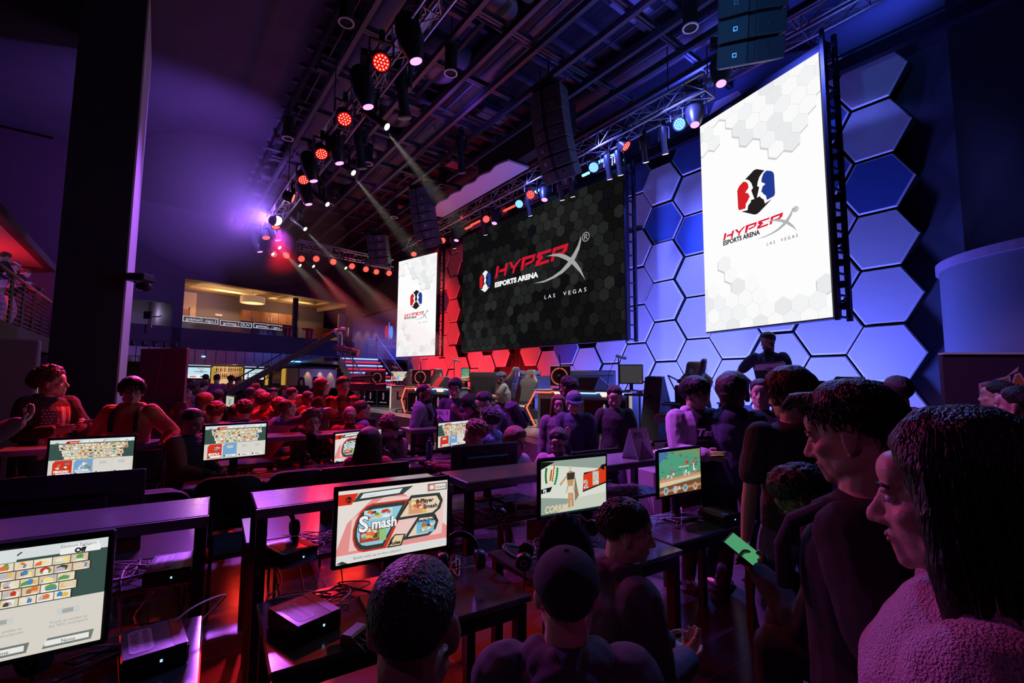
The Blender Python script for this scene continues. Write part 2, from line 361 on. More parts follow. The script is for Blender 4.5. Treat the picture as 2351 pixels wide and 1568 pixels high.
def white_screen(PL, name, label):
    t = thing(name, label, 'screen', PL.o)
    W, H = PL.W, PL.H
    mb = MB(); mb.box((PL.F(W/2, H/2, -.10)), (W+.04, .16, H+.04), 0, Matrix.Rotation(math.atan2(PL.u.y, PL.u.x), 3, 'Z'))
    mb.build('screen_frame', M_black, t)
    mats = [scr(253, 253, 253), scr(206, 207, 210), scr(243, 244, 245), scr(234, 235, 237), scr(250, 250, 251), scr(213, 32, 39), scr(35, 58, 146), scr(35, 31, 32), scr(226, 24, 54), scr(176, 178, 182)]
    mb = MB(); flat(mb, PL, [(0, 0), (W, 0), (W, H), (0, H)], 0, 0)
    r = W/14.6; dx = r*1.732; dy = r*1.5; rnd = random.Random(5)
    rows_b = [set(range(-1, 12)), {-1, 0, 1, 2, 3, 4, 5, 6, 7, 9, 10}, {0, 1, 2, 3, 4, 8, 9}, {0, 2, 3, 9}, {2}, {1}]
    rows_t = [set(range(0, 12)), set(range(-1, 12)) - {1}, {1, 3, 4, 5, 6, 7, 8, 9, 0}, {3, 4, 5, 6, 7, 9}, {5, 6, 7}, {5, 6}]
    for sgn, rows in ((1, rows_b), (-1, rows_t)):
        for j, rr in enumerate(rows):
            for i in rr:
                cx = (i+.5*(j % 2))*dx+.05; cy = (j*dy+.25*r) if sgn > 0 else H-(j*dy+.1*r)
                flat(mb, PL, hexpoly(cx-.010, cy-.024, r*1.03), .001+.0004*rnd.random(), 1, W, H)
    for sgn, rows in ((1, rows_b), (-1, rows_t)):
        for j, rr in enumerate(rows):
            for i in rr:
                cx = (i+.5*(j % 2))*dx+.05; cy = (j*dy+.25*r) if sgn > 0 else H-(j*dy+.1*r)
                flat(mb, PL, hexpoly(cx, cy, r*.985), .002+.0006*rnd.random(), rnd.choice([2, 4, 4, 2, 3]), W, H)
    k = W/RIGHT.W
    sc = lambda p: [(x*k, y*H/RIGHT.H) for x, y in p]
    for p, mi, d in ((redf, 5, .004), (bluf, 6, .004), (blkf, 7, .004), (sw1, 9, .006), (sw2, 9, .0062)): flat(mb, PL, sc(p), d, mi)
    for p in hyper: flat(mb, PL, sc(p), .005, 8)
    G = lambda a: (lambda x, y, z: PL.F(a[0]*k+x, a[1]*H/RIGHT.H+y, .006+z))
    put_text(mb, 'ESPORTS ARENA', .115*k, G(esp[0]), 7, bold=.004*k, width=(esp[1][0]-esp[0][0])*k)
    put_text(mb, 'LAS  VEGAS', .075*k, G(lasv[0]), 7, spacing=1.7, width=(lasv[1][0]-lasv[0][0])*k)
    put_text(mb, '\u00ae', .12*k, G((rgt[0][0]-.04, rgt[0][1]-.04)), 7)
    mb.build('display', mats, t)
    # hanging frame along one side
    mb = MB()
    mb.beam(PL.F(W+.05, -.05, -.02), PL.F(W+.05, H+.35, -.02), .05, .05, 0, PL.n); mb.beam(PL.F(W+.05, -.05, -.32), PL.F(W+.05, H+.35, -.32), .06, .06, 0, PL.n)
    for j in range(int(H/.32)+1): mb.beam(PL.F(W+.05, j*.32, -.02), PL.F(W+.05, j*.32, -.32), .03, .03); mb.beam(PL.F(W+.09, j*.32+.1, -.1), PL.F(W+.09, j*.32+.2, -.1), .05, .05)
    mb.beam(PL.F(-.03, H+.1, -.15), PL.F(W+.06, H+.1, -.15), .12, .16)
    mb.build('hanging_frame', mat('blue_black_steel', (.02, .025, .05), .4, .5), t)
    return t
white_screen(RIGHT, 'led_screen', 'tall white LED screen with large face logo hanging over the right of the stage')
white_screen(LEFT, 'led_screen', 'tall white LED screen with small face logo hanging at the far left of the stage')
# wide dark screen
t = thing('led_screen', 'wide black honeycomb LED screen hanging over the middle of the stage', 'screen', MAIN.o)
PL = MAIN; W, H = PL.W, PL.H; ang = math.atan2(PL.u.y, PL.u.x)
MB().box(PL.F(W/2, H/2, -.1), (W+.04, .16, H+.04), 0, Matrix.Rotation(ang, 3, 'Z')).build('screen_frame', M_black, t)
greys = [(14, 14, 15), (20, 20, 21), (26, 26, 27), (33, 34, 34), (40, 40, 40), (47, 47, 47), (13, 14, 19)]
mats = [scr(4, 4, 4)] + [scr(*g) for g in greys] + [scr(205, 22, 48), scr(30, 60, 150), scr(240, 240, 240), scr(163, 163, 163), scr(205, 30, 35)]
mb = MB(); flat(mb, PL, [(0, 0), (W, 0), (W, H), (0, H)], 0, 0); r = .185; dx = r*1.732; dy = r*1.5; rnd = random.Random(3)
for j in range(-1, int(H/dy)+2):
    for i in range(-1, int(W/dx)+2):
        cx = (i+.5*(j % 2))*dx; cy = j*dy
        q = 1.3*math.sin(cx*.8+1)*math.cos(cy*.9)+1.1*(1-abs(cy/H-.42)*1.7)+rnd.uniform(-1.6, 2.2)
        g = 7 if rnd.random() < .06 else max(1, min(6, int(q+2.2)))
        flat(mb, PL, hexpoly(cx, cy, r*.955), .001, g, W, H)
Z6 = lambda pts: [MAIN.hit(*p) for p in zc(pts, 1080, 520, 7.837)]
a0 = Z6([(440, 940), (2070, 950), (1985, 175)]); b0 = hyper[0][3], sw2[7], sw1[7]
kx = (a0[1][0]-a0[0][0])/(b0[1][0]-b0[0][0]); ky = (a0[2][1]-a0[0][1])/(b0[2][1]-b0[0][1])
T = lambda p: [(a0[0][0]+(x-b0[0][0])*kx, a0[0][1]+(y-b0[0][1])*ky) for x, y in p]
for p in hyper: flat(mb, PL, T(p), .003, 8)
flat(mb, PL, T(sw1), .004, 11); flat(mb, PL, T(sw2), .0042, 11)
l0 = Z6([(165, 1110), (368, 835), (265, 795), (262, 1178)])
xs = [x for p in (redf, bluf) for x, y in p]; ys = [y for x, y in blkf]
lx = (l0[1][0]-l0[0][0])/(max(xs)-min(xs)); ly = (l0[2][1]-l0[3][1])/(max(ys)-min(ys))
T2 = lambda p: [(l0[0][0]+(x-min(xs))*lx, l0[3][1]+(y-min(ys))*ly) for x, y in p]
flat(mb, PL, T2(redf), .003, 12); flat(mb, PL, T2(bluf), .003, 9); flat(mb, PL, T2(blkf), .003, 10)
e = Z6([(440, 1095), (1220, 890), (440, 1010)]); put_text(mb, 'ESPORTS ARENA', (e[2][1]-e[0][1])*1.35, lambda x, y, z: PL.F(e[0][0]+x, e[0][1]+y, .004+z), 10, bold=.012, width=e[1][0]-e[0][0])
e2 = Z6([(1330, 1308), (2080, 1170), (1330, 1235)]); put_text(mb, 'LAS  VEGAS', (e2[2][1]-e2[0][1])*1.3, lambda x, y, z: PL.F(e2[0][0]+x, e2[0][1]+y, .004+z), 10, spacing=1.7, width=e2[1][0]-e2[0][0])
e3 = Z6([(2010, 290)]); put_text(mb, '\u00ae', .34, lambda x, y, z: PL.F(e3[0][0]+x, e3[0][1]+y, .004+z), 11)
mb.build('display', mats, t)
mb = MB()
for o_ in (.06,): 
    mb.beam(PL.F(W+.04, -.05, -.02), PL.F(W+.04, H+.4, -.02), .05, .05, 0, PL.n); mb.beam(PL.F(W+.04, -.05, -.36), PL.F(W+.04, H+.4, -.36), .07, .07, 0, PL.n)
    for j in range(13): mb.beam(PL.F(W+.04, j*.33, -.02), PL.F(W+.04, j*.33, -.36), .03, .03)
mb.beam(PL.F(-.2, H+.12, -.2), PL.F(W+.1, H+.12, -.2), .12, .16)
mb.build('hanging_frame', MATS['blue_black_steel'], t)
# ---------------- stage platform
m_stage = mat('stage_vinyl', (.26, .24, .25), .3, bump=.1, bscale=60)
edge = [Pz(760, 925, STZ), Pz(850, 945.5, STZ), Pz(936, 959, STZ), Pz(1080, 985, STZ), Pz(1204, 1013, STZ), Pz(1500, 1085, STZ), Vector((2.9, 4.6, 0)), Vector((4.9, 5.9, 0))]
edge = [Vector((p.x, p.y)) for p in edge]
back = [S(1.7, 10.24, 0).xy, S(20.6, 10.24, 0).xy]
far = S(24.5, 5.5, 0).xy
poly = edge + back[:1] + back[1:] + [far]
print('EDGE', [tuple(round(q, 2) for q in p) for p in poly])
mb = MB(); mb.prism([tuple(p) for p in poly], 0.0, STZ)
st = mb.build('stage_platform', [m_stage]); tag(st, 'low wide stage platform with reflective floor under the hanging screens', 'stage')
# white tape line / light strip along the stage lip
mb = MB()
for a, b in zip(edge[:-3], edge[1:-2]):
    n = Vector((-(b-a).y, (b-a).x)).normalized()
    mb.beam((*(a+n*.45), STZ+.006), (*(b+n*.45), STZ+.006), .05, .01)
mb.build('stage_edge_tape', mat('white_tape', (.8, .8, .8), .5), label='thin pale tape line running along the stage lip', cat='tape')
# recess (doorway) with dark curtains in the hexagon wall
m_cur = mat('dark_red_curtain', (.10, .05, .06), .9)
mb = MB(); vs = []; n = 60
for i in range(n+1):
    s = 11.4+2.9*i/n; d = .04*math.sin(i*1.3)
    vs += [S(s, 10.16+d, STZ), S(s, 10.16+d, 3.2)]
mb.add(vs, [(2*i, 2*i+2, 2*i+3, 2*i+1) for i in range(n)]); c = mb.build('stage_curtain', m_cur, smooth=True, label='dark curtain hanging in the gap of the hexagon wall', cat='curtain')
md = c.modifiers.new('thick', 'SOLIDIFY'); md.thickness = .02
# ================================================================== HALL: grid, trusses, fixtures, lounge, column, balcony, stairs
m_blkst = mat('black_steel', (.02, .02, .024), .5, .3)
m_grid = mat('ceiling_steel', (.09, .09, .10), .5, .3)
m_duct = mat('duct_sheet', (.14, .14, .15), .5, .3)
# ---- grid beams
for i, off in enumerate([2.7, 3.5, 4.2, 5.0, 5.7, 6.5, 7.3, 8.1, 8.8, 9.5]):
    mb = MB(); a, b = S(-4, off, 8.5), S(24, off, 8.5)
    mb.beam(a+Vector((0, 0, .06)), b+Vector((0, 0, .06)), .09, .02); mb.beam(a-Vector((0, 0, .06)), b-Vector((0, 0, .06)), .09, .02); mb.beam(a, b, .02, .12)
    mb.build('steel_beam', m_grid, label='long dark steel ceiling beam running the length of the hall', cat='beam', group='long ceiling beams')
for i in range(14):
    s = -2+1.75*i; mb = MB(); a, b = S(s, 2.4, 8.66), S(s, 10.2, 8.66)
    mb.beam(a+Vector((0, 0, .05)), b+Vector((0, 0, .05)), .12, .02); mb.beam(a-Vector((0, 0, .05)), b-Vector((0, 0, .05)), .12, .02); mb.beam(a, b, .02, .12)
    mb.build('steel_beam', m_grid, label='short steel crossbeam of the ceiling grid', cat='beam', group='ceiling crossbeams')
rnd = random.Random(4)
for i in range(26):      # conduits and cable trays
    off = rnd.uniform(2.6, 10); z = rnd.uniform(8.75, 9.8); s0 = rnd.uniform(-4, 14); L = rnd.uniform(5, 14); r = rnd.choice([.02, .02, .035, .06])
    if i % 3: pts = [S(s0, off, z), S(s0+L, off, z), S(s0+L+.3, off+.25, z+.02)]
    else: pts = [S(s0+4, 2.5, z), S(s0+4, 7+rnd.random()*3, z), S(s0+4.3, 9.8, z)]
    mb = MB(); mb.tube(pts, r, 6)
    mb.build('conduit', m_duct, smooth=True, label='thin pipe or conduit running above the ceiling grid', cat='pipe', group='conduits above the grid')
for i, (off, z, r, s0, s1) in enumerate([(3.4, 9.5, .32, -3, 22), (6.1, 9.6, .4, -3, 20), (9.0, 9.5, .34, -2, 21)]):
    mb = MB(); mb.tube([S(s0+(s1-s0)*k/30, off, z) for k in range(31)], [r*(1.04 if k % 2 else 1) for k in range(31)], 18)
    mb.build('air_duct', m_duct, smooth=True, label='%s round air duct above the ceiling grid' % ['left', 'thick middle', 'stage-side'][i], cat='duct')
for i in range(9):
    mb = MB(); s = -1+2.4*i; mb.tube([S(s, 4.2, 9.15), S(s, 5.2, 9.15)], .24, 14); mb.lathe([(.2, 0), (.34, -.05), (.34, -.12), (.2, -.14)], 20, 0, S(s+.5, 4.8, 9.0))
    mb.build('duct_branch', m_duct, smooth=True, label='short branch of duct with a round outlet above the grid', cat='duct', group='duct branches')
for i in range(12):
    mb = MB(); s = .6+1.75*i; off = [7.7, 5.9, 8.6][i % 3]; mb.box(S(s, off, 9.9), (.9, .5, .06), 0, Euler((0, 0, AZ)))
    mb.build('acoustic_board', mat('baffle_grey', (.3, .3, .32), .8), label='small pale acoustic board fixed under the ceiling deck', cat='board', group='ceiling boards')
for i in range(30):
    mb = MB(); s = -1+.8*i; mb.beam(S(s, 2.5, 10.12), S(s, 10.2, 10.12), .12, .1)
    mb.build('deck_rib', m_duct, label='shallow rib under the ceiling deck', cat='rib', group='ceiling deck ribs')
# ---- pendant can lights
for (px, py, q) in [(1585, 64, ''), (1240, 268, ''), (1035, 168, ''), (845, 376, ''), (1016, 427, ''), (795, 52, ''), (661, 318, ''), (905, 499, ''), (757, 470, '')]:
    p = Pz(px, py, 7.8); mb = MB(); h = .55
    t = thing('pendant_can_light', '', 'ceiling light', p)
    where = {1585: 'nearest the big speaker stack above the stage', 1240: 'above the wide black screen', 1035: 'in the middle of the ceiling', 845: 'beside the white light beams', 1016: 'above the pale wavy ceiling panel', 795: 'above the topmost red spotlight', 661: 'against the sloping bulkhead', 905: 'farthest from the camera toward the small screen', 757: 'low at the far end behind the lamp truss'}[px]
    t['label'] = 'black cylinder can light with pale rim, ' + where
    mb.lathe([(.0, .01), (.12, .01), (.125, h), (.0, h)][1:3], 20); mb.tube([(0, 0, h), (0, 0, 1.2)], .012, 6); mb.build('housing', M_blackm, t, 'auto')
    MB().lathe([(.105, 0), (.105, -.012), (.135, -.012), (.135, .01)], 24, closed=True).build('rim', mat('pale_rim', (.7, .65, .7), .4), t)
# ---- truss
def truss(name, label, a, b, w=.3):
    a = Vector(a); b = Vector(b); t = thing(name, label, 'truss', a); d = (b-a); L = d.length; d.normalize(); x = d.cross(Vector((0, 0, 1))).normalized(); z = Vector((0, 0, 1))
    cs = [(x*sx+z*sz)*w/2 for sx, sz in ((-1, -1), (1, -1), (1, 1), (-1, 1))]
    m = mat('truss_aluminium', (.55, .5, .55), .35, .8)
    for c in cs: MB().tube([c, d*L+c], .024, 8).build('chord', m, t, True)
    n = int(L/.42); mb = MB()
    for i in range(n):
        p0 = d*(L*i/n); p1 = d*(L*(i+1)/n)
        for k in range(4):
            c0, c1 = cs[k], cs[(k+1) % 4]
            mb.tube([p0+(c0 if i % 2 else c1), p1+(c1 if i % 2 else c0)], .011, 5)
            if i % 2 == 0: mb.tube([p0+c0, p0+c1], .011, 5)
    mb.build('lacing', m, t)
    return t
truss('lighting_truss', 'silver box truss carrying the row of red lamps along the left', S(3.2, 2.45, 6.55), S(16.2, 2.5, 6.55))
tb = Pd(684, 562, 16); te = Pd(900, 597, 18.6); te.z = tb.z
truss('lighting_truss', 'silver box truss crossing over the lounge at the far end', tb, te)
truss('lighting_truss', 'silver box truss above the screens along the stage', S(4.15, 7.7, 7.2), S(17.2, 7.7, 7.2), .34)
truss('lighting_truss', 'short dark truss in the top right corner of the hall', S(.2, 8.5, 7.9), S(4.6, 8.5, 7.9), .3)
mb = MB(); mb.beam(S(.4, 9.45, 7.45), S(20.5, 9.45, 7.45), .14, .22); mb.beam(S(.4, 9.35, 7.6), S(20.5, 9.35, 7.6), .03, .03)
mb.build('header_beam', MATS['blue_black_steel'], label='dark blue steel beam along the top of the hexagon wall', cat='beam')
for i, (px, py, w_, c) in enumerate([(1170, 478, 26, 0), (1092, 512, 26, 0), (1076, 522, 18, 0), (1388, 366, 24, 1), (1234, 438, 14, 1), (1345, 400, 10, 1)]):
    p = Pz(px, py, 7.15); MB().beam(p-UU*(w_*.012), p+UU*(w_*.012), .05, .05).build('header_light_tube', emat('red_tube_b', (1, .05, .03), 2.5) if not c else emat('blue_neon', (.12, .45, 1), 4), label='glowing '+['red', 'blue'][c]+' tube above the wide screen, '+['right one of the red', 'middle one of the red', 'left one of the red', 'longest of the blue', 'leftmost of the blue', 'shortest of the blue'][i], cat='light tube')
# hanging rods of the trusses
for j, (s, off) in enumerate([(5, 2.45), (9, 2.45), (13, 2.45), (5, 7.7), (9, 7.7), (13, 7.7), (16.5, 7.7)]):
    MB().tube([S(s, off, 6.7 if off < 3 else 7.35), S(s, off, 8.45)], .012, 6).build('hanging_cable', M_steel, label='thin steel cable holding up a lighting truss', cat='cable', group='truss cables')
# ---- light fixtures
m_fix = mat('fixture_black', (.03, .03, .035), .35)
def fixture(kind):
    t = thing(kind, '', 'stage light')
    if kind == 'par_light':
        head = MB().lathe([(.05, .22), (.11, .2), (.125, .12), (.13, -.02), (.118, -.02), (.115, .0), (.0, .0)], 20).build('housing', m_fix, t, 'auto')
        MB().lathe([(.112, -.004), (.112, -.012)], 20).build('lens', scr(225, 15, 10, 1.0), head)
        mb = MB()
        for q in [(0, 0)]+[(.045, k*PI/3) for k in range(6)]+[(.085, k*PI/6) for k in range(12)]: mb.cyl((q[0]*math.cos(q[1]), q[0]*math.sin(q[1]), -.014), .0125, .006, 8)
        mb.build('diodes', emat('red_diodes', (1, .22, .16), 3.0), head)
        w, zt = .16, .3
    elif kind == 'moving_head_light':
        head = MB().lathe([(.09, .5), (.15, .44), (.17, .3), (.165, .1), (.12, -.05), (.09, -.12), (.085, -.12)], 20).build('housing', m_fix, t, 'auto')
        MB().lathe([(.08, -.10), (.08, -.125)], 20).build('lens', emat('magenta_lens', (1, .35, .9), 1.7), head); w, zt = .21, .62
    else:
        head = MB().lathe([(.05, .34), (.075, .3), (.075, .1), (.06, .04), (.06, -.14), (.075, -.14), (.075, -.2), (.06, -.2)], 16).build('housing', m_fix, t, 'auto')
        MB().lathe([(.058, -.19), (.058, -.205)], 16).build('lens', emat('warm_lens', (1, .97, .75), 2.5), head); w, zt = .1, .32
    mb = MB()
    for sx in (-1, 1): mb.beam((sx*w, 0, .08), (sx*w, 0, zt), .02, .045, 0, (0, 1, 0))
    mb.beam((-w, 0, zt), (w, 0, zt), .045, .02); mb.build('yoke', m_fix, t)
    mb = MB(); mb.box((0, 0, zt+.05), (.07, .05, .1)); mb.lathe([(.028, -.03), (.045, -.03), (.045, .03), (.028, .03)], 12, 0, (0, 0, zt+.12), (1, 0, 0), True)
    if kind == 'moving_head_light': mb.box((0, 0, zt+.04), (.3, .22, .1))
    mb.build('clamp', m_blkst, t)
    return t
FX = {}
def put_fix(kind, px, py, z, aim, label, lens=None):
    p = Pz(px, py, z) if z else None
    if kind not in FX: FX[kind] = fixture(kind); o = FX[kind]
    else: o = dup(FX[kind])
    a = Vector(aim).normalized(); o.location = p
    o.rotation_euler = (0, 0, math.atan2(a.y, a.x)-PI/2); h = [c for c in o.children if c.name.startswith('housing')][0]
    h.rotation_euler = (math.acos(max(-1, min(1, -a.z))), 0, 0)
    o['label'] = label; o['group'] = 'lamps on the trusses'
    if lens:
        for c in h.children:
            if c.name.startswith(('lens', 'diodes')):
                c.data = c.data.copy(); c.data.materials[0] = lens[0] if c.name.startswith('lens') else lens[1]
    return o
toC = lambda p, z=1.5: None
ordn = ['topmost', 'second from the top', 'third from the top', 'fourth from the top', 'fifth from the top', 'sixth from the top', 'seventh from the top', 'lowest']
for i, (px, py, aim) in enumerate([(875, 143, (.3, -.6, -.75)), (791, 273, (.35, -.5, -.8)), (738, 353, (.4, -.45, -.8)), (697, 412, (.45, -.4, -.8)), (672, 455, (.9, .3, -.3)), (633, 520, (.3, -.2, -.95)), (611, 545, (.3, -.2, -.95))]):
    put_fix('par_light', px, py, 6.05, aim, 'glowing red lamp on the left truss, '+ordn[i])
for i, px in enumerate([(628, 583), (657, 586), (692, 594), (726, 594), (765, 601), (808, 611), (840, 618), (864, 624), (893, 627)]):
    put_fix('par_light', px[0], px[1], 5.95, (.6, -.75, -.45), 'small red lamp over the lounge, %s from the left' % 'first second third fourth fifth sixth seventh eighth ninth'.split()[i])
for i, (px, py) in enumerate([(950, 134), (841, 241), (776, 373), (717, 414), (706, 468), (636, 552), (595, 578)]):
    put_fix('moving_head_light', px, py-14+i, 6.05, (.25, .1, -.97), 'black moving head lamp with violet lens on the left truss, '+ordn[i])
for i, (px, py) in enumerate([(868, 276), (795, 384), (738, 458), (689, 516), (632, 560), (617, 575), (711, 604), (785, 608), (680, 602)]):
    put_fix('profile_spotlight', px, py, 6.0, (.75, -.1, -.6), 'small bright warm-white spotlight, '+['beside the second red lamp', 'beside the third red lamp', 'beside the fourth red lamp', 'alone between truss and ceiling beams', 'beside the lowest left-truss lamps', 'at the corner of the trusses', 'under the far truss with a visible beam', 'right one under the far truss with a beam', 'left one under the far truss'][i])
bl = (scr(90, 180, 250, 1.3), emat('blue_diodes', (.5, .8, 1), 2.5))
for i, (px, py, z, c, aim) in enumerate([(1560, 285, 6.75, bl, (-.5, -.75, -.4)), (1363, 384, 6.75, bl, (-.3, -.7, -.6)), (1192, 468, 6.75, bl, (-.2, -.7, -.6)), (1437, 335, 6.9, None, (.5, -.3, -.6)), (1218, 447, 6.75, None, (-.1, -.85, -.45)), (1116, 503, 6.75, None, (.3, -.7, -.5)), (1016, 552, 6.8, None, (.3, -.7, -.5)), (950, 583, 6.8, None, (.2, -.6, -.7))]):
    put_fix('par_light', px, py, z, aim, ('pale blue' if c else 'red')+' round lamp on the stage truss, '+['by the tall right screen', 'above the right part of the wide screen', 'above the middle of the wide screen', 'turned sideways above the wide screen corner', 'brightest red one above the wide screen', 'above the left part of the wide screen', 'between wide screen and small screen', 'above the small left screen'][i], c)
for i, (px, py) in enumerate([(1595, 275), (1251, 450), (1136, 505), (1049, 545), (929, 600), (1655, 180)]):
    put_fix('moving_head_light', px, py, 6.7 if i < 5 else 7.0, (-.1, -.25, -.96), 'black moving head lamp on the stage truss, '+['nearest, by the tall right screen', 'beside the brightest red lamp', 'over the left third of the wide screen', 'over the left edge of the wide screen', 'over the small left screen', 'at the right end of the truss'][i])
for i, (px, py) in enumerate([(1215, 479), (1112, 525), (1041, 557), (1288, 441), (1312, 433), (1397, 391), (1422, 381), (1480, 350), (1525, 330)]):
    put_fix('profile_spotlight', px, py, 6.55, (.2, .3, -.93), 'slim black spotlight on the stage truss, %s from the left' % {1041: 'first', 1112: 'second', 1215: 'third', 1288: 'fourth', 1312: 'fifth', 1397: 'sixth', 1422: 'seventh', 1480: 'eighth', 1525: 'ninth'}[px])
for i, (px, py, z, n) in enumerate([(925, 225, 6.6, 'by the two violet lamps at the top'), (827, 350, 6.6, 'by the second moving head'), (1058, 365, 7.2, 'hanging alone from the ceiling grid'), (735, 430, 6.6, 'low on the left truss')]):
    put_fix('profile_spotlight', px, py, z, (.1, .2, -.97), 'unlit grey theatre spotlight hanging down, '+n, (M_grey, M_grey)).scale = (1.5, 1.5, 1.7)
# brilliant white-violet lamp
p = Pz(637, 507, 6.05)
t = thing('strobe_lamp', 'dazzling white violet lamp at the far end of the left truss', 'stage light', p)
MB().lathe([(.12, .2), (.15, .0), (.13, -.02)], 16, axis=(-.2, -.9, -.3)).build('housing', m_fix, t, 'auto')
MB().ell((.02, -.12, -.04), (.16, .06, .13)).build('lens', emat('strobe_lens', (.85, .6, 1), 60), t, True)
# ---- line arrays
def line_array(px, py, z, n, w, h, lean, rz, label, col=None):
    p = Pz(px, py, z); t = thing('line_array_speaker', label, 'speaker', p, rz)
    m = col or mat('speaker_black', (.08, .09, .10), .55, bump=.4, bscale=90); y = 0; zz = 0; a = lean
    for k in range(n):
        Rm = Matrix.Rotation(a, 3, 'X'); mb = MB(); c = Vector((0, y, zz)) + Rm @ Vector((0, 0, h/2))
        for sx in (-1, 1):   # two baffles meeting in a shallow V
            Rs = Rm @ Matrix.Rotation(sx*.22, 3, 'Z')
            mb.box(c+Rm @ Vector((sx*w*.25, 0, 0)), (w*.5, .42, h*.95), 0, Rs, .012)
            mb.box(c+Rm @ Vector((sx*w*.27, -.222, 0)), (.055, .012, .055), 1, Rs); mb.box(c+Rm @ Vector((sx*w*.27, -.23, 0)), (.032, .012, .032), 0, Rs)
        mb.box(c+Rm @ Vector((0, -.16, 0)), (w*.14, .08, h*.9), 0, Rm)
        mb.build('speaker_cabinet', [m, M_alu], t)
        d = Rm @ Vector((0, 0, h)); y += d.y; zz += d.z; a *= .8
    mb = MB(); mb.box((0, y, zz+.06), (w*.8, .5, .08)); mb.tube([(0, y, zz+.1), (0, y, 8.5-p.z)], .02, 6); mb.build('flying_frame', m_blkst, t)
    return t
line_array(1716, 150, 6.3, 8, .78, .29, .55, -.30, 'large line array speaker hanging at the top right, lit blue')
line_array(1296, 412, 6.1, 7, .74, .26, .55, -.75, 'line array speaker hanging in front of the wide screen top')
line_array(990, 566, 6.1, 7, .74, .26, .5, -.6, 'line array speaker hanging beside the small left screen')
line_array(876, 606, 6.1, 4, .7, .26, .4, -.3, 'distant line array speaker under the far truss')
# ---- pale ceiling panels
m_pan = mat('pale_acoustic_panel', (.65, .62, .66), .8)
def wavy_panel(pts, z, label, waves):
    c = [Pz(px, py, z) for px, py in pts]   # corners: near-left, near-right, far-right, far-left
    n = 40; mb = MB(); top = []
    for i in range(n+1):
        t = i/n; a = c[0].lerp(c[3], t); b = c[1].lerp(c[2], t); dv = (a-b).normalized()
        a = a + dv*(.09*abs(math.sin(PI*waves*t)))
        for zz in (0, .05): top += [a+Vector((0, 0, zz)), b+Vector((0, 0, zz))]
    fs = []
    for i in range(n):
        q = 4*i; fs += [(q, q+1, q+5, q+4), (q+2, q+6, q+7, q+3), (q, q+4, q+6, q+2), (q+1, q+3, q+7, q+5)]
    fs += [(0, 2, 3, 1), (4*n, 4*n+1, 4*n+3, 4*n+2)]
    mb.add(top, fs)
    return mb.build('hanging_baffle', m_pan, label=label, cat='ceiling panel')
wavy_panel([(1167, 370), (1215, 386), (1017, 499), (975, 491)], 7.3, 'long pale wavy-edged panel hanging over the stage truss', 6)
wavy_panel([(958, 34), (1011, 27), (939, 115), (893, 123)], 6.9, 'pale grey wavy panel hanging by the topmost red lamp', 3)
mb = MB(); pz_ = Pd(868, 606, 17.6); mb.box(pz_, (1.0, .9, .05), 0, Euler((.5, .1, .3))); mb.build('hanging_baffle', m_pan, label='small pale panel hanging at the right end of the far truss', cat='ceiling panel')
mb = MB(); q = Pd(1120, 395, 12.8); mb.box(S(8.9, 7.1, 7.75), (.3, 3.6, .7), 0, Euler((0, 0, AZ))); mb.build('projector_box', M_blackm, label='long black box housing above the pale wavy panel', cat='housing')
# ---- near column
mb = MB(); c = [S(11.8, -.63, 0), S(14.5, -.63, 0), S(14.5, -1.61, 0), S(11.8, -1.61, 0)]
mb.prism([(v.x, v.y) for v in c], 0, 9.9); m_col = mat('column_paint', (.035, .03, .045), .75, bump=.2, bscale=5)
mb.build('wall_column', m_col, kind='structure')
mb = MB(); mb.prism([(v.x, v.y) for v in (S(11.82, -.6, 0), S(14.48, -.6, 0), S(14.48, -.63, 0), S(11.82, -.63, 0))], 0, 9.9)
mb.build('trim_lit_face', mat('column_lit_face', (.8, .78, .82), .6), kind='structure')  # column's lit side: its brightness is put into this added pale strip
# fixture on the column
p = Pd(318, 640, 8.9); t = thing('bracket_lamp', 'black bracket with a domed lamp fixed to the side of the dark column', 'lamp', p)
mb = MB(); mb.box((0, 0, .02), (.42, .3, .14), 0, None, .02); mb.build('bracket', m_fix, t)
mb = MB(); mb.ell((.12, 0, -.16), (.15, .12, .09)); mb.tube([(-.08, 0, -.05), (.0, 0, -.12), (.1, 0, -.1)], .015, 6); mb.build('lamp_head', mat('glossy_black', (.03, .03, .03), .15), t, True)
# ---- back wall with the lounge
BK = Plane(Vector((-22.3, 13.2)), Vector((-10.1, 29.4)), 0, 10.2)
def bh(px, py): return BK.hit(px, py)
def bk(px, py, d=0): u, v = bh(px, py); return BK.F(u, v, d)+BK.o
def bbox(mb, u0, u1, v0, v1, d0, d1, mi=0):
    """axis aligned box in back-wall coordinates, d toward the viewer"""
    mb.add([BK.o+BK.F(u, v, d) for u in (u0, u1) for v in (v0, v1) for d in (d0, d1)], [(0, 1, 3, 2), (4, 6, 7, 5), (0, 4, 5, 1), (2, 3, 7, 6), (0, 2, 6, 4), (1, 5, 7, 3)], mi)
uL = bh(421, 700)[0]; uR = bh(790, 740)[0]; uS0 = bh(298, 700)[0]; uS1 = bh(398, 700)[0]; UE = BK.W
print('BACK', [tuple(round(q, 2) for q in bh(*p)) for p in ((421, 633), (421, 750), (428, 800), (616, 669), (616, 771), (616, 811), (800, 697), (790, 785), (300, 690), (430, 870), (690, 845), (790, 850), (750, 900))])
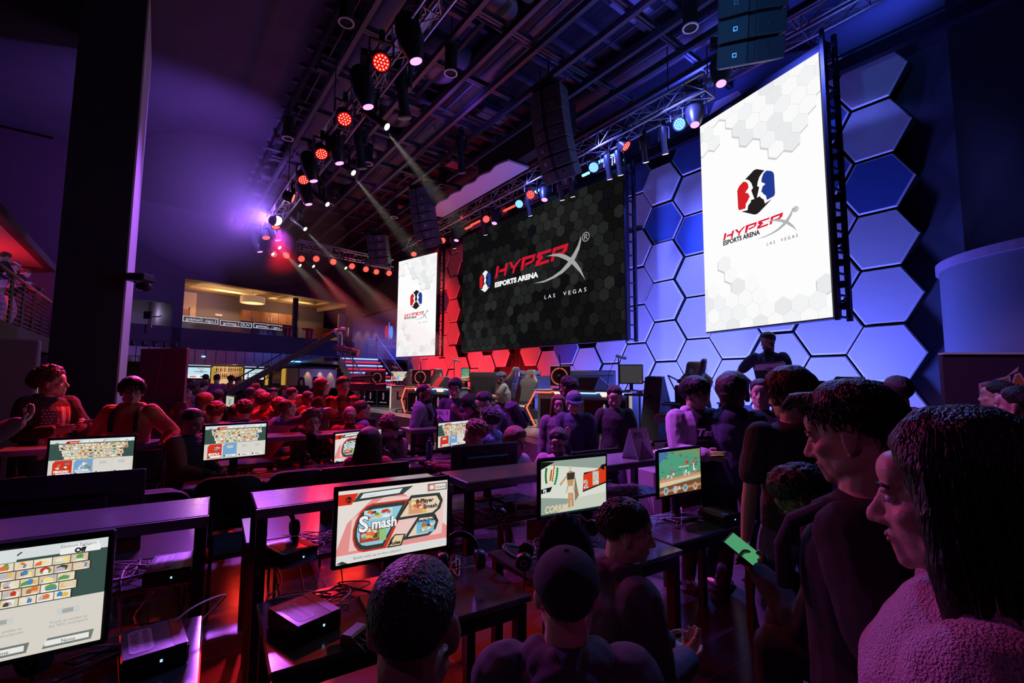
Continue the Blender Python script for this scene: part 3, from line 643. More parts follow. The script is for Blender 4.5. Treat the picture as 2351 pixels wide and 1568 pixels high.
# ---------------- back wall, lounge and bar
m_lw = mat('lounge_wall', (.20, .17, .17), .8); m_tan = mat('tan_wall', (.55, .42, .26), .7); m_wood = mat('cabinet_wood', (.32, .14, .07), .4, noise_s=8)
def bwall(name, rects, m, d0=-.25, d1=0, **kw):
    mb = MB()
    for r in rects: bbox(mb, *r, d0, d1)
    o = mb.build(name, m); return tag(o, **(kw or dict(kind='structure')))
a0_, a1_ = uS0-.3, uS1; LT, SL, SB = 6.65, 4.23, 3.24; U0, U1 = uL, 19.75
bwall('wall_back', [(0, a0_, 0, 10.2), (a0_, U0, 5.35, 10.2), (a1_, U0, SB, 5.35), (U0, UE, LT, 10.2), (a0_, UE, SB, SL), (a0_-.1, a0_, 0, SB), (U1, U1+.35, 0, LT), (a0_, a1_, SL, SL+.02)], m_wall)
# rooms behind
bwall('wall_lounge', [(a0_, UE, SL-.3, LT+.9)], m_lw, -3.9, -3.7)
bwall('floor_lounge', [(a0_-.5, UE, SL-.32, SL-.02)], m_lw, -3.8, -.2)
mb = MB(); bbox(mb, a0_, U1, LT+.05, LT+.15, -3.8, -2.6); bbox(mb, a0_, U1, LT+.05, LT+.15, -1.0, -.2)
for u in (U0+.1, U0+4.2, U0+5.6, U0+8.2): bbox(mb, u, u+.9, LT+.05, LT+.15, -2.7, -.9)
bbox(mb, a0_, U1, LT+.75, LT+.85, -3.8, -.2); mb.build('ceiling_lounge', m_tan, kind='structure')
bwall('wall_lounge_end', [(U1+.0, U1+.12, SL, SL+.35), (U1+.0, U1+.12, LT-.2, LT+.8)], m_tan, -3.8, -.2)
bwall('wall_lounge_side', [(a1_+.02, a1_+.15, SL, LT)], m_lw, -3.8, -.25)
m_px = lambda px, py, dd: (lambda q: q)(None)
BK2 = Plane((BK.o-BK.n*3.68).xy, (BK.o-BK.n*3.68+BK.u*BK.W).xy, 0, 10)
BK1 = Plane((BK.o-BK.n*2.3).xy, (BK.o-BK.n*2.3+BK.u*BK.W).xy, 0, 10)
def uv2(px, py): return BK2.hit(px, py)
def pbox(PL, mb, px0, py0, px1, py1, th, mi=0, d=0):
    u0, v1 = PL.hit(px0, py0); u1, _ = PL.hit(px1, py0); v0 = PL.hit(px0, py1)[1]
    mb.add([PL.o+PL.F(u, v, q) for u in (u0, u1) for v in (v0, v1) for q in (d, d+th)], [(0, 1, 3, 2), (4, 6, 7, 5), (0, 4, 5, 1), (2, 3, 7, 6), (0, 2, 6, 4), (1, 5, 7, 3)], mi)
mb = MB(); pbox(BK2, mb, 414, 668, 452, 742, .05); mb.build('wall_lounge_niche', m_tan, kind='structure')
t = thing('lounge_door', 'brown door in a tan frame in the upstairs lounge', 'door', (0, 0, 0))
mb = MB(); pbox(BK2, mb, 412, 708, 434, 760, .06, d=.06); mb.build('door_leaf', m_wood, t); mb = MB(); pbox(BK2, mb, 434, 706, 437, 760, .1, d=.06); mb.build('door_frame', m_tan, t)
mb = MB(); pbox(BK2, mb, 494, 720, 510, 725, .03); mb.build('exit_plate', m_pan, label='small pale plate on the lounge wall', cat='plate')
for i in range(6):
    x0 = 552+i*20.5; t = thing('lounge_cabinet', 'wooden lounge wall cabinet, %s from the left' % 'first second third fourth fifth sixth'.split()[i], 'cabinet', (0, 0, 0), group='lounge cabinets')
    mb = MB(); pbox(BK2, mb, x0, 712+i*2.2, x0+20, 737+i*2, .35); mb.build('body', m_wood, t)
    mb = MB(); hx_ = x0+(17 if i % 2 == 0 else 2); pbox(BK2, mb, hx_, 726+i*2, hx_+1.6, 734+i*2, .03, d=.36); mb.build('handle', M_alu, t)
for i, (x0, x1) in enumerate([(553, 594), (646, 672)]):
    mb = MB(); y = 739 if i == 0 else 748; pbox(BK2, mb, x0, y, x1, y+12, .1); 
    t = mb.build('wine_rack', M_black, label='%s lattice wine rack under the lounge cabinets' % ['left', 'right'][i], cat='rack')
    m2 = MB(); u0, v0 = uv2(x0, y+12); u1, v1 = uv2(x1, y); n = int((u1-u0)/.16)
    for k in range(n+1):
        for sg in (-1, 1):
            ua = u0+(u1-u0)*k/n; ub = ua+sg*(v1-v0)*.9; 
            if u0-.01 <= ub <= u1+.01: m2.beam(BK2.o+BK2.F(ua, v0, .12), BK2.o+BK2.F(ub, v1, .12), .018, .018)
    m2.build('lattice', m_tan, t)
# chandelier
c = Pd(580, 690, 25.5); t = thing('drum_chandelier', 'round crystal drum chandelier glowing warm in the lounge', 'ceiling light', c)
MB().lathe([(.62, -.16), (.62, .2), (.58, .2), (.58, -.16)], 32, closed=True).build('crystal_band', mat('warm_crystal', (.7, .5, .35), .3, emit=(1, .55, .3), es=.25, bump=1.0, bscale=12, wave=(1, 1, .05)), t)
MB().lathe([(.56, -.14), (.56, -.12)], 32).build('diffuser', emat('warm_diffuser', (1, .62, .25), 1.6), t)
MB().tube([(0, 0, -.1), (0, 0, LT+.7-c.z)], .02, 6).build('stem', m_tan, t)
# glass rail with the ticker
m_gl = mat('rail_glass', (.3, .32, .36), .1, alpha=None, trans=.85)
def rail(u0, u1, nm, lab):
    t = thing('glass_balustrade', lab, 'balustrade', BK.o)
    mb = MB(); mb.add([BK.F(u, v, d) for u in (u0, u1) for v in (SL, SL+.62) for d in (-.3, -.28)], [(0, 1, 3, 2), (4, 6, 7, 5), (0, 4, 5, 1), (2, 3, 7, 6), (0, 2, 6, 4), (1, 5, 7, 3)]); mb.build('glass', m_gl, t)
    mb = MB(); x = u0+.05; k = 0
    W_, B_ = 0, 1
    while x < u1-1.3:
        L = min(1.55, u1-x-.05); z0 = SL+.34-.03*(k % 2); 
        for (a, b, c_, d_) in ((x, x+L, z0, z0+.025), (x, x+L, z0+.25, z0+.275), (x, x+.03, z0, z0+.27), (x+L-.03, x+L, z0, z0+.27)): mb.add([BK.F(p, q, -.2) for p, q in ((a, c_), (b, c_), (b, d_), (a, d_))], [(0, 1, 2, 3)], 0)
        put_text(mb, 'Logic Gaming' if k % 2 == 0 else 'VUD | gaming', .2, lambda X, Y, Z, x=x, L=L, z0=z0: BK.F(x+L-.1-X, z0+.07+Y, -.2), 0, width=L-.25); x += L+.08; k += 1
    mb.build('ticker', [scr(205, 215, 230)], t)
rail(U0+.02, bh(690, 770)[0], 'a', 'glass lounge balustrade with a reversed white lettering strip')
for i, (px, py) in enumerate([(585, 757), (623, 761), (661, 768), (711, 768)]):
    p = Pd(px, py, 25.2+i*.5); t = thing('red_bar_chair', 'red lounge chair behind the glass rail, %s from the left' % 'first second third fourth'.split()[i], 'chair', (p.x, p.y, SL-.02), BK.u.to_2d().angle_signed(Vector((1, 0)))*-1 if False else 0)
    mr_ = mat('red_leather', (.6, .02, .03), .4, emit=(.6, 0, .01), es=0.0)
    mb = MB(); mb.box((0, 0, p.z-SL+.05), (.5, .08, .6), 0, None, .03); mb.build('backrest', mr_, t); mb = MB(); mb.box((0, -.25, .5), (.5, .5, .1), 0, None, .03); mb.build('seat', mr_, t)
    mb = MB(); [mb.tube([(sx*.2, sy*.2-.25, 0), (sx*.2, sy*.2-.25, .46)], .015, 6) for sx in (-1, 1) for sy in (-1, 1)]; mb.build('leg_frame', M_alu, t)
mb = MB(); pbox(BK, mb, 683, 682, 692, 778, .2, d=-.5); mb.build('lounge_post', m_col, label='dark slim post standing at the lounge rail', cat='post')
mb = MB(); pbox(BK2, mb, 672, 715, 680, 770, .25); mb.build('wall_lounge_pier', m_tan, kind='structure')
mb = MB(); pbox(BK2, mb, 716, 752, 760, 790, .4); mb.build('reception_desk', m_wood, label='wooden counter block in the right part of the lounge', cat='counter')
light('AREA', 'lounge_cove', BK.o+BK.F(U0+3, LT+.65, -2.0), (1, .62, .25), 60, .3, BK.o+BK.F(U0+3, LT+.0, -3.6), sy=.3)
for u, e in ((U0+2.9, 26), (U0+5.0, 26), (U0+7.2, 26), (U0+.4, 22)):
    light('SPOT', 'lounge_downlight', BK.o+BK.F(u, LT+.6, -2.0), (1, .6, .22), e*4, .05, BK.o+BK.F(u, LT+.0, -3.7), 110, .6)
for u, e in ((U0+2.0, 50), (U0+6.5, 50)): light('POINT', 'lounge_lamp', BK.o+BK.F(u, LT-.6, -2.2), (1, .55, .28), e, .15)
# small left lounge opening
bwall('wall_nook', [(a0_, a0_+.3, SL, 5.5)], m_tan, -1.2, -.3)
light('POINT', 'nook_lamp', BK.o+BK.F(a0_+1.6, 5.0, -2.2), (.6, .5, .9), 18, .1)
t = thing('monitor_arm', 'monitor on a swing arm in the small opening left of the lounge', 'monitor', Pd(349, 726, 20))
mb = MB(); mb.box((-.2, 0, .05), (.3, .06, .32)); mb.build('monitor', M_black, t); mb = MB(); mb.tube([(0, 0, -.5), (0, 0, .12)], .03, 8); mb.tube([(0, 0, -.02), (.3, 0, -.02), (.42, 0, .02)], .025, 8); mb.build('arm', M_alu, t)
# ---- bar below
m_fas = mat('brushed_fascia', (.30, .27, .30), .35, .5)
mb = MB(); n = 24; 
for i in range(n):
    u0 = a0_+.2+(19.5-a0_)*i/n; bbox(mb, u0, u0+(19.5-a0_)/n-.03, 2.55, SB, -.05, .02)
mb.build('trim_3', m_fas, kind='structure')
bwall('wall_bar', [(a0_, UE, 0, 3.3)], m_wallb, -2.6, -2.3)
bwall('ceiling_bar', [(a0_, UE, 2.62, 2.72)], m_lw, -2.4, -.05)
for i, (a, b, y0, y1, c) in enumerate([(463, 470, 818, 822, 1), (660, 735, 829, 835, 1)]):
    u0 = bh(a, y0)[0]; u1 = bh(b, y1)[0]; v = bh(a, y0)[1]; mb = MB(); bbox(mb, u0, u1, v-.04, v+.02, .03, .07)
    mb.build('neon_tube', emat('blue_neon', (.12, .45, 1), 4), label=['short blue light tube above the bar screens', 'long blue light tube above the bar counter'][i], cat='light tube')
t_ = [(431, 843, 482, 868), (561, 847, 605, 871)]
for i, (x0, y0, x1, y1) in enumerate(t_):
    t = thing('bar_television', '%s television behind the bar' % ['left', 'right'][i], 'television', (0, 0, 0))
    mb = MB(); pbox(BK1, mb, x0-3, y0-3, x1+3, y1+3, .06); mb.build('housing', M_black, t)
    mb = MB(); pbox(BK1, mb, x0, y0, x1, y1, .005, 0, .065); a, c = BK1.hit(x0, y1); b, d_ = BK1.hit(x1, y0); e_ = d_-c; w_ = b-a
    rc = lambda X0, Y0, X1, Y1, mi, d: mb.add([BK1.o+BK1.F(a+w_*x, c+e_*y, d) for x, y in ((X0, Y0), (X1, Y0), (X1, Y1), (X0, Y1))], [(0, 1, 2, 3)], mi)
    rc(0, 0, 1, .3, 1, .072); rc(.25, .55, .85, .6, 2, .073); rc(.5, .5, .65, .68, 3, .074); rc(.05, .1, .35, .2, 4, .074); rc(.55, .08, .8, .22, 2, .074); rc(.4, .8, .7, .86, 3, .074)
    mb.build('display', [scr(190, 225, 240), scr(235, 240, 245), scr(90, 110, 120), scr(160, 150, 140), scr(220, 90, 60)], t)
    u0 = BK1.hit(x0, y0-5); u1 = BK1.hit(x1, y0-5); mb = MB(); mb.add([BK1.o+BK1.F(u, v, d) for u in (u0[0], u1[0]) for v in (u0[1]-.02, u0[1]+.02) for d in (.02, .1)], [(0, 1, 3, 2), (4, 6, 7, 5), (0, 4, 5, 1), (2, 3, 7, 6), (0, 2, 6, 4), (1, 5, 7, 3)])
    mb.build('light_tube', scr(190, 200, 255), label='pale light tube over the %s bar television' % ['left', 'right'][i], cat='light tube')
# amber back-lit shelving
t = thing('back_bar_shelves', 'glowing amber shelf unit full of bottles between the bar televisions', 'shelves', (0, 0, 0))
mb = MB(); pbox(BK1, mb, 490, 841, 556, 882, .03); mb.build('back_panel', emat('amber_panel', (1, .62, .30), .75), t)
for i, (a, b) in enumerate([(418, 427), (486, 494), (550, 557), (610, 616), (647, 655)]):
    mb = MB(); pbox(BK1, mb, a, 842+i, b, 884, .08); mb.build('amber_pillar', emat('amber_pillar', (.9, .5, .08), .55), label='amber glowing upright of the back bar, %s from the left' % 'first second third fourth fifth'.split()[i], cat='light panel')
mb = MB(); pbox(BK1, mb, 490, 854.5, 556, 856.5, .3); pbox(BK1, mb, 490, 868, 556, 869.5, .3); mb.build('shelf', m_wood, t)
rnd = random.Random(9); mbt = [mat('bottle_green', (.05, .12, .04), .1), mat('bottle_amber', (.25, .09, .02), .1), mat('bottle_clear', (.5, .5, .45), .1), mat('bottle_red', (.3, .03, .02), .1)]
pr = []
for m_ in mbt: pr.append(MB().lathe([(.035, 0), (.038, .02), (.038, .17), (.014, .22), (.014, .29), (.017, .3)], 10).build('bottle', m_, smooth=True))
for i in range(26):
    row = i % 2; x = 494+ (i//2)*4.7; p = Pd(x, 854.5 if row == 0 else 868, 27); u = BK1.hit(x, 860)[0]; v = BK1.hit(x, 854.6 if row == 0 else 868)[1]
    o = pr[i] if i < 4 else pr[rnd.randrange(4)].copy()
    if i >= 4: COL.objects.link(o)
    o.location = BK1.o+BK1.F(u, v+.02, .16); tag(o, 'small bottle on the glowing back bar shelves', 'bottle', 'bottles behind the bar')
for i in range(14):
    o = pr[rnd.randrange(4)].copy(); COL.objects.link(o); x = [420, 425, 429, 432, 436, 441, 446, 451, 560, 566, 572, 578, 584, 590][i]; u = BK.hit(x, 880)[0]
    o.location = BK.o+BK.F(u, 1.56, -.3); tag(o, 'glass or bottle standing on the bar counter', 'bottle', 'glasses on the bar counter')
mb = MB(); bbox(mb, a0_+.3, bh(605, 880)[0], 1.48, 1.55, -.65, -.05); bbox(mb, a0_+.3, bh(605, 880)[0], 0, 1.48, -.6, -.2)
mb.build('bar_counter', mat('bar_stone', (.16, .14, .16), .25), label='long dark bar counter under the bar televisions', cat='counter')
mb = MB(); pbox(BK1, mb, 627, 852, 645, 880, .05); mb.build('poster', [mat('poster_tan', (.4, .3, .25), .6)], label='brown poster with a round yellow emblem right of the bar televisions', cat='poster')
po = COL.objects['poster']; mb = MB(); q = BK1.hit(636, 864); mb.add([BK1.o+BK1.F(q[0]+.22*math.cos(a*PI/8), q[1]+.15*math.sin(a*PI/8), .06) for a in range(16)], [tuple(range(16))]); mb.build('emblem', mat('yellow_ink', (.8, .55, .1), .6), po)
mb = MB(); pbox(BK1, mb, 657, 845, 684, 886, .1); mb.build('wood_screen', mat('gold_slats', (.5, .35, .12), .5, bump=1, bscale=10, wave=(6, 6, .2)), label='golden slatted wood screen beside the bar', cat='screen wall')
# purple wall with warm scallops at right of the bar
mb = MB(); pbox(BK1, mb, 686, 846, 800, 905, .1); mb.build('wall_bar_side', mat('lilac_wall', (.5, .45, .5), .6), kind='structure')
for px in (705, 733, 757, 778):
    u, v = BK1.hit(px, 850); light('SPOT', 'scallop_lamp', BK1.o+BK1.F(u, 2.6, .3), (1, .6, .2), 30, .03, BK1.o+BK1.F(u, 1.2, .08), 55, .7)
light('POINT', 'bar_lamp', BK1.o+BK1.F(BK1.hit(520, 860)[0], 2.3, 1.0), (1, .6, .25), 40, .1)
light('POINT', 'bar_side_lamp', BK1.o+BK1.F(BK1.hit(740, 860)[0], 2.2, 1.6), (.45, .3, 1), 25, .1)
t = thing('bar_table', 'long high bar table with dark panels in front of the lilac wall', 'table', Pd(700, 885, 21).xy.to_3d())
a = Pd(606, 888, 20.5); b = Pd(790, 892, 23.5); a.z = b.z = 1.38; ob = t.location.copy()
mb = MB(); mb.beam(a-ob, b-ob, .6, .06); mb.build('tabletop', m_fas, t); mb = MB(); a2 = a.copy(); b2 = b.copy(); a2.z = b2.z = .68; mb.beam(a2-ob, b2-ob, .35, 1.34); mb.build('front_panel', M_black, t)
# ---- alcove with the stairs beside the stage
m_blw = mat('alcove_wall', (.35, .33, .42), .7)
mb = MB(); c = [S(20.6, 10.25, 0), S(31, 10.25, 0), S(31, 10.6, 0), S(20.6, 10.6, 0)]; mb.prism([(v.x, v.y) for v in c], 5.9, 10.2); mb.build('wall_alcove_top', m_wall, kind='structure')
mb = MB(); c = [S(29.6, 8.9, 0), S(29.6, 16, 0), S(29.9, 16, 0), S(29.9, 8.9, 0)]; mb.prism([(v.x, v.y) for v in c], 0, 6.0); mb.build('wall_alcove_back', m_blw, kind='structure')
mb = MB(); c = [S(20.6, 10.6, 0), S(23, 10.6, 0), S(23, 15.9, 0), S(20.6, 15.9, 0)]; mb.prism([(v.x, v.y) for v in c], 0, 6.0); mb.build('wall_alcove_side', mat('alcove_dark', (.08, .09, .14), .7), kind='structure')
mb = MB(); c = [S(20.6, 10.25, 0), S(29.9, 10.25, 0), S(29.9, 16, 0), S(20.6, 16, 0)]; mb.prism([(v.x, v.y) for v in c], 5.9, 6.0); mb.build('ceiling_alcove', m_blw, kind='structure')
mb = MB(); c = [S(23.8, 6.5, 0), S(29.6, 6.5, 0), S(29.6, 15.9, 0), S(23.8, 15.9, 0)]; mb.prism([(v.x, v.y) for v in c], 2.75, 2.92); mb.build('floor_landing', M_black, kind='structure')
t = thing('staircase', 'staircase beside the stage with red and blue light strips on its steps', 'staircase', S(18.8, 7.5, 0))
ob = t.location.copy(); mb = MB(); mr = MB(); mbl = MB()
for i in range(15):
    s = 18.8+.33*i; z = .2+.182*(i+1); c = [S(s, 7.15, 0), S(s+.34, 7.15, 0), S(s+.34, 9.15, 0), S(s, 9.15, 0)]
    mb.prism([(v.x-ob.x, v.y-ob.y) for v in c], max(0, z-.4), z)
    mm = mr if i % 2 else mbl; mm.beam(S(s-.015, 7.2, z-.05)-ob, S(s-.015, 9.1, z-.05)-ob, .02, .05)
mb.build('steps', mat('stair_tread', (.35, .35, .4), .5), t); mr.build('red_strip', emat('red_strip', (1, .02, .04), 1.6), t); mbl.build('blue_strip', emat('blue_strip', (.25, .4, 1), 2.2), t)
m_rail = mat('blue_steel_rail', (.25, .3, .5), .4, .5)
def hrail(off, lab, dz=0):
    t = thing('stair_railing', lab, 'railing', S(18.8, off, .4)); o = t.location.copy(); mb = MB(); P = lambda s, h: S(s, off, .38+(s-18.8)*.5515+h)-o
    mb.tube([P(18.8, .95), P(23.9, .95)], .03, 8); mb.build('handrail', m_rail, t); mb = MB(); mb.tube([P(18.8, .12), P(23.9, .12)], .025, 8); mb.tube([P(18.8, .8), P(23.9, .8)], .015, 6)
    for k in range(34): mb.tube([P(18.8+.15*k, .12), P(18.8+.15*k, .8)], .006, 4)
    mb.build('infill', m_rail, t); mb = MB()
    for k in range(5): MB().tube([P(18.9+1.22*k, -.1), P(18.9+1.22*k, .95)], .025, 6).build('post', m_rail, t)
hrail(9.17, 'blue-lit sloping railing on the stage side of the stairs'); hrail(7.13, 'dark sloping railing on the bar side of the stairs')
t = thing('landing_railing', 'blue-lit horizontal bar railing at the top of the stairs', 'railing', S(23.85, 8.6, 2.92)); o = t.location.copy()
mb = MB(); mb.tube([S(23.85, 8.6, 3.95)-o, S(23.85, 15.5, 3.95)-o], .03, 8)
for k in range(7): mb.tube([S(23.85, 8.6, 3.1+.12*k)-o, S(23.85, 15.5, 3.1+.12*k)-o], .012, 6)
mb.build('rails', m_rail, t)
for k in range(6): MB().tube([S(23.85, 8.7+1.3*k, 2.92)-o, S(23.85, 8.7+1.3*k, 3.95)-o], .028, 6).build('post', m_rail, t)
for px in (822, 842, 862):
    r_ = ray(px, 800); d = Vector((r_.x, r_.y)); k = (29.6)/(d.dot(UU.xy)); p = d*k
    light('SPOT', 'scallop_lamp', Vector((p.x, p.y, 5.7))-UU*.35, (1, .5, .12), 45, .03, Vector((p.x, p.y, 3.2)), 40, .8)
light('AREA', 'alcove_flood', S(26.5, 12.5, 5.6), (.16, .12, 1), 160, 2, S(26.5, 12.5, 0))
light('AREA', 'alcove_flood', S(22.5, 9.4, 4.5), (.08, .18, 1), 60, .6, S(24, 8.5, 2.5))
t = thing('logo_sign', 'standing face-logo sign lit red and blue on the stair landing', 'sign', S(27.5, 11.35, 2.92), AZ); w_ = lambda x: x
mb = MB(); mb.ell((-.16, 0, 1.9), (.11, .03, .42)); mb.build('red_face', emat('sign_red', (.8, .05, .15), .5), t); mb = MB(); mb.ell((.16, 0, 1.9), (.11, .03, .42)); mb.build('blue_face', emat('sign_blue', (.1, .4, 1), .8), t)
mb = MB(); mb.ell((0, 0, 1.95), (.06, .03, .62)); put_text(mb, 'ESPORTS ARENA', .2, lambda x, y, z: Vector((x-.6, -.05+z, y+.95)), width=1.2); mb.build('lettering', mat('sign_white', (.8, .8, .8), .5), t)
# ---- balcony at far left
m_bal = mat('balcony_paint', (.07, .06, .08), .7)
def sb(mb, s0, s1, o0, o1, z0, z1, mi=0):
    mb.add([S(s, o, z) for s in (s0, s1) for o in (o0, o1) for z in (z0, z1)], [(0, 1, 3, 2), (4, 6, 7, 5), (0, 4, 5, 1), (2, 3, 7, 6), (0, 2, 6, 4), (1, 5, 7, 3)], mi)
mb = MB(); sb(mb, 8, 20.2, -7, -2.72, 2.55, 3.0); mb.build('floor_balcony', m_bal, kind='structure')
mb = MB(); sb(mb, 8, 20.2, -7, -2.9, 5.2, 5.3); mb.build('ceiling_balcony', mat('balcony_soffit', (.5, .4, .42), .6), kind='structure')
mb = MB(); sb(mb, 8, 20.2, -2.95, -2.75, 5.12, 5.32); mb.build('trim_4', m_bal, kind='structure')
mb = MB(); sb(mb, 20.2, 20.4, -9, -2.7, 0, 9.4); mb.build('wall_balcony_end', mat('plum_wall', (.05, .02, .035), .7), kind='structure')
t = thing('balcony_railing', 'steel cable railing of the balcony at the far left', 'railing', S(15, -2.8, 3.0)); o = t.location.copy()
mb = MB(); mb.beam(S(9, -2.8, 4.15)-o, S(20.1, -2.8, 4.15)-o, .08, .05); mb.build('handrail', m_tan, t)
mb = MB()
for k in range(9): mb.tube([S(9, -2.8, 3.1+.115*k)-o, S(20.1, -2.8, 3.1+.115*k)-o], .006, 5)
mb.build('cables', M_alu, t)
for k in range(9): MB().beam(S(9.4+1.2*k, -2.8, 3)-o, S(9.4+1.2*k, -2.8, 4.13)-o, .05, .05).build('post', M_steel, t)
mb = MB(); mb.beam(S(16.2, -4.0, 5.17), S(19.3, -4.0, 5.17), .07, .04); mb.build('light_tube', emat('red_tube', (1, .25, .2), 3), label='straight glowing tube under the red balcony ceiling', cat='light tube')
light('AREA', 'balcony_red', S(17.6, -4.4, 3.6), (1, .02, .05), 60, 1.5, S(17.6, -4.2, 5.4))
light('POINT', 'balcony_blue', S(14.5, -4.0, 4.9), (.25, .35, 1), 20, .1)
mb = MB(); sb(mb, 17.0, 18.2, -6.9, -6.8, 3.1, 5.0); mb.build('balcony_doorway', emat('cool_glow', (.45, .55, .8), .35), label='pale lit doorway at the back of the left balcony', cat='doorway')
# lower left bar corner
mb = MB(); sb(mb, 8, 20.2, -3.1, -2.9, 2.2, 2.55); mb.build('trim_5', mat('corrugated_grey', (.28, .27, .3), .5), kind='structure')
for i, (s, z, c) in enumerate([(19.2, 1.9, (.9, .6, .25)), (19.2, 1.65, (.35, .6, .95)), (19.3, 1.4, (.8, .35, .1))]):
    mb = MB(); sb(mb, 20.1, 20.18, -4.4, -2.9, z-.1, z+.12); mb.build('menu_screen', emat('menu_%d' % i, c, .7), label='glowing menu strip under the balcony, %s' % ['topmost amber', 'middle blue', 'lowest orange'][i], cat='screen')
mb = MB(); a = Pd(0, 795, 6.2); b = Pd(32, 795, 6.2); mb.box(((a.x+b.x)/2-.35, 6.3, 1.15), (1.0, .12, 2.3), 0, Euler((0, 0, .6)), .02); mb.build('partition_panel', mat('steel_panel', (.3, .3, .33), .5), label='grey panel standing at the far left edge', cat='panel')
# ---- freestanding banner behind the left desks
pa = Pd(322, 860, 8.4); pb = Pd(428, 860, 8.0); t = thing('banner_stand', 'tall dark banner with a thin slanting pink line, behind the left desks', 'banner', ((pa.x+pb.x)/2, (pa.y+pb.y)/2, 0))
ob = t.location.copy(); zt = Pd(375, 803, 8.2).z; pa.z = pb.z = zt/2
mb = MB(); mb.beam(pa-ob, pb-ob, .04, zt); mb.build('fabric', mat('banner_fabric', (.55, .14, .34), .6), t)
mb = MB(); qa, qb = pa-ob, pb-ob; qa.z = qb.z = zt+.01; mb.beam(qa, qb, .06, .03); mb.build('top_rail', mat('lit_pink_edge', (.8, .3, .5), .4), t)  # magenta light on the top edge is put into this pink
mb = MB(); q1 = Pd(373, 806, 8.15)-ob; q2 = Pd(354, 925, 8.15)-ob; mb.beam(q1, q2, .012, .012); mb.build('edge_line', MATS['lit_pink_edge'], t)
# ---- right side drum wall and poster board
cx, cy = 7.48, 5.86; mb = MB(); mb.lathe([(1.42, 0), (1.42, 3.45), (1.30, 3.45), (1.30, 0)], 64, 0, (cx, cy, 0), closed=True); mb.build('wall_drum', mat('drum_paint', (.17, .19, .26), .6), smooth='auto', kind='structure')
mb = MB(); mb.lathe([(1.46, 3.4), (1.46, 3.52), (1.28, 3.52), (1.28, 3.4)], 64, 0, (cx, cy, 0), closed=True); mb.build('trim_6', mat('drum_cap', (.4, .3, .45), .5), kind='structure')
a = Pd(2170, 900, 4.9); t = thing('poster_board', 'dark poster board with BEAN lettering at the right edge', 'poster', (a.x, a.y, 0), -.12)
zt = Pd(2170, 812, 4.9).z; mb = MB(); mb.box((.75, .03, zt/2+.2), (1.5, .05, zt-.4)); mb.build('board', mat('board_violet', (.06, .03, .06), .6), t)
mb = MB(); mb.box((.75, .0, zt), (1.52, .09, .02)); mb.build('top_rail', M_white, t)
mo = [mat('letter_orange', (.55, .18, .04), .5), mat('letter_outline', (.7, .5, .6), .5)]; mb = MB()
for (txt, z, x) in (('BEAN', 1.56, .33), ('BO', 1.31, .4)):
    for bo, mi, dy in ((.028, 1, -.003), (.008, 0, -.006)):
        put_text(mb, txt, .27, lambda X, Y, Z, z=z, x=x, dy=dy: Vector((x+X*.97, dy+Z, z+Y+X*.28)), mi, bold=bo)
mb.add([(.58, -.004, 1.84), (.71, -.004, 2.0-.05), (.7, -.004, 1.9)], [(0, 1, 2)], 1); mb.build('lettering', mo, t)
# ---- jib crane
t = thing('jib_crane', 'long camera crane arm reaching over the crowd with a camera head', 'camera crane', Pd(560, 905, 13.2).xy.to_3d()); ob = t.location.copy()
p1 = Pd(520, 905, 12.8)-ob; p2 = Pd(772, 764, 15.2)-ob; dv = (p2-p1).normalized(); upv = Vector((0, 0, 1)); mj = mat('jib_grey', (.07, .065, .07), .5, .4)
mb = MB(); mb.beam(p1, p2, .13, .16); mb.build('boom', mj, t)
mb = MB(); mb.tube([p1+upv*.28, p1+(p2-p1)*.6+upv*.3], .02, 6); mb.tube([p1+(p2-p1)*.6+upv*.3, p2+upv*.08], .012, 6); mb.tube([p1-upv*.25, p2-upv*.1], .012, 6)
for k in range(6): q = p1+(p2-p1)*(k/6); mb.tube([q-upv*.2, q+upv*.3], .012, 6)
mb.build('stay_rod', mj, t)
mb = MB(); q = p2; mb.ell(q, (.16, .12, .14)); mb.tube([q, q+Vector((.18, 0, .12)), q+Vector((.34, 0, .12)), q+Vector((.36, 0, -.12))], [.06, .08, .09, .05], 8); mb.build('head_bracket', M_alu, t, True)
mb = MB(); mb.box(q+Vector((.16, 0, -.3)), (.08, .1, .5)); mb.box(q+Vector((.3, 0, -.55)), (.55, .25, .2), 0, Euler((0, .2, 0)), .03); mb.lathe([(.1, 0), (.12, .2)], 14, 0, q+Vector((.56, 0, -.62)), (1, 0, -.3)); mb.lathe([(.1, -.05), (.1, .05)], 14, 0, q+Vector((.02, 0, -.5)), (0, 1, 0)); mb.build('camera_head', mat('camera_body', (.25, .1, .12), .35, .3), t, 'auto')
mb = MB(); b0 = Pd(600, 880, 13.3)-ob; mb.tube([b0, Vector((b0.x, b0.y, 0))], .07, 10)
for a in range(3): mb.tube([Vector((b0.x, b0.y, .8)), Vector((b0.x+.7*math.cos(a*2.1), b0.y+.7*math.sin(a*2.1), .02))], .03, 6)
mb.build('tripod', m_blkst, t)

# dark lamp bar under the small opening
p = Pd(345, 782, 19.0); t = thing('lamp_bar', 'black bar of small unlit lamps under the opening left of the lounge', 'lamp', p)
MB().tube([BK.u*-1.0, BK.u*1.1], .03, 6).build('bar', M_black, t)
for k in range(6): mb = MB(); mb.lathe([(.05, .12), (.09, .05), (.10, -.1)], 12, 0, BK.u*(-.9+.36*k)+Vector((0, 0, -.14)), (.2*(k % 3-1), -.3, .9)); mb.build('lamp_can', m_fix, t, 'auto')
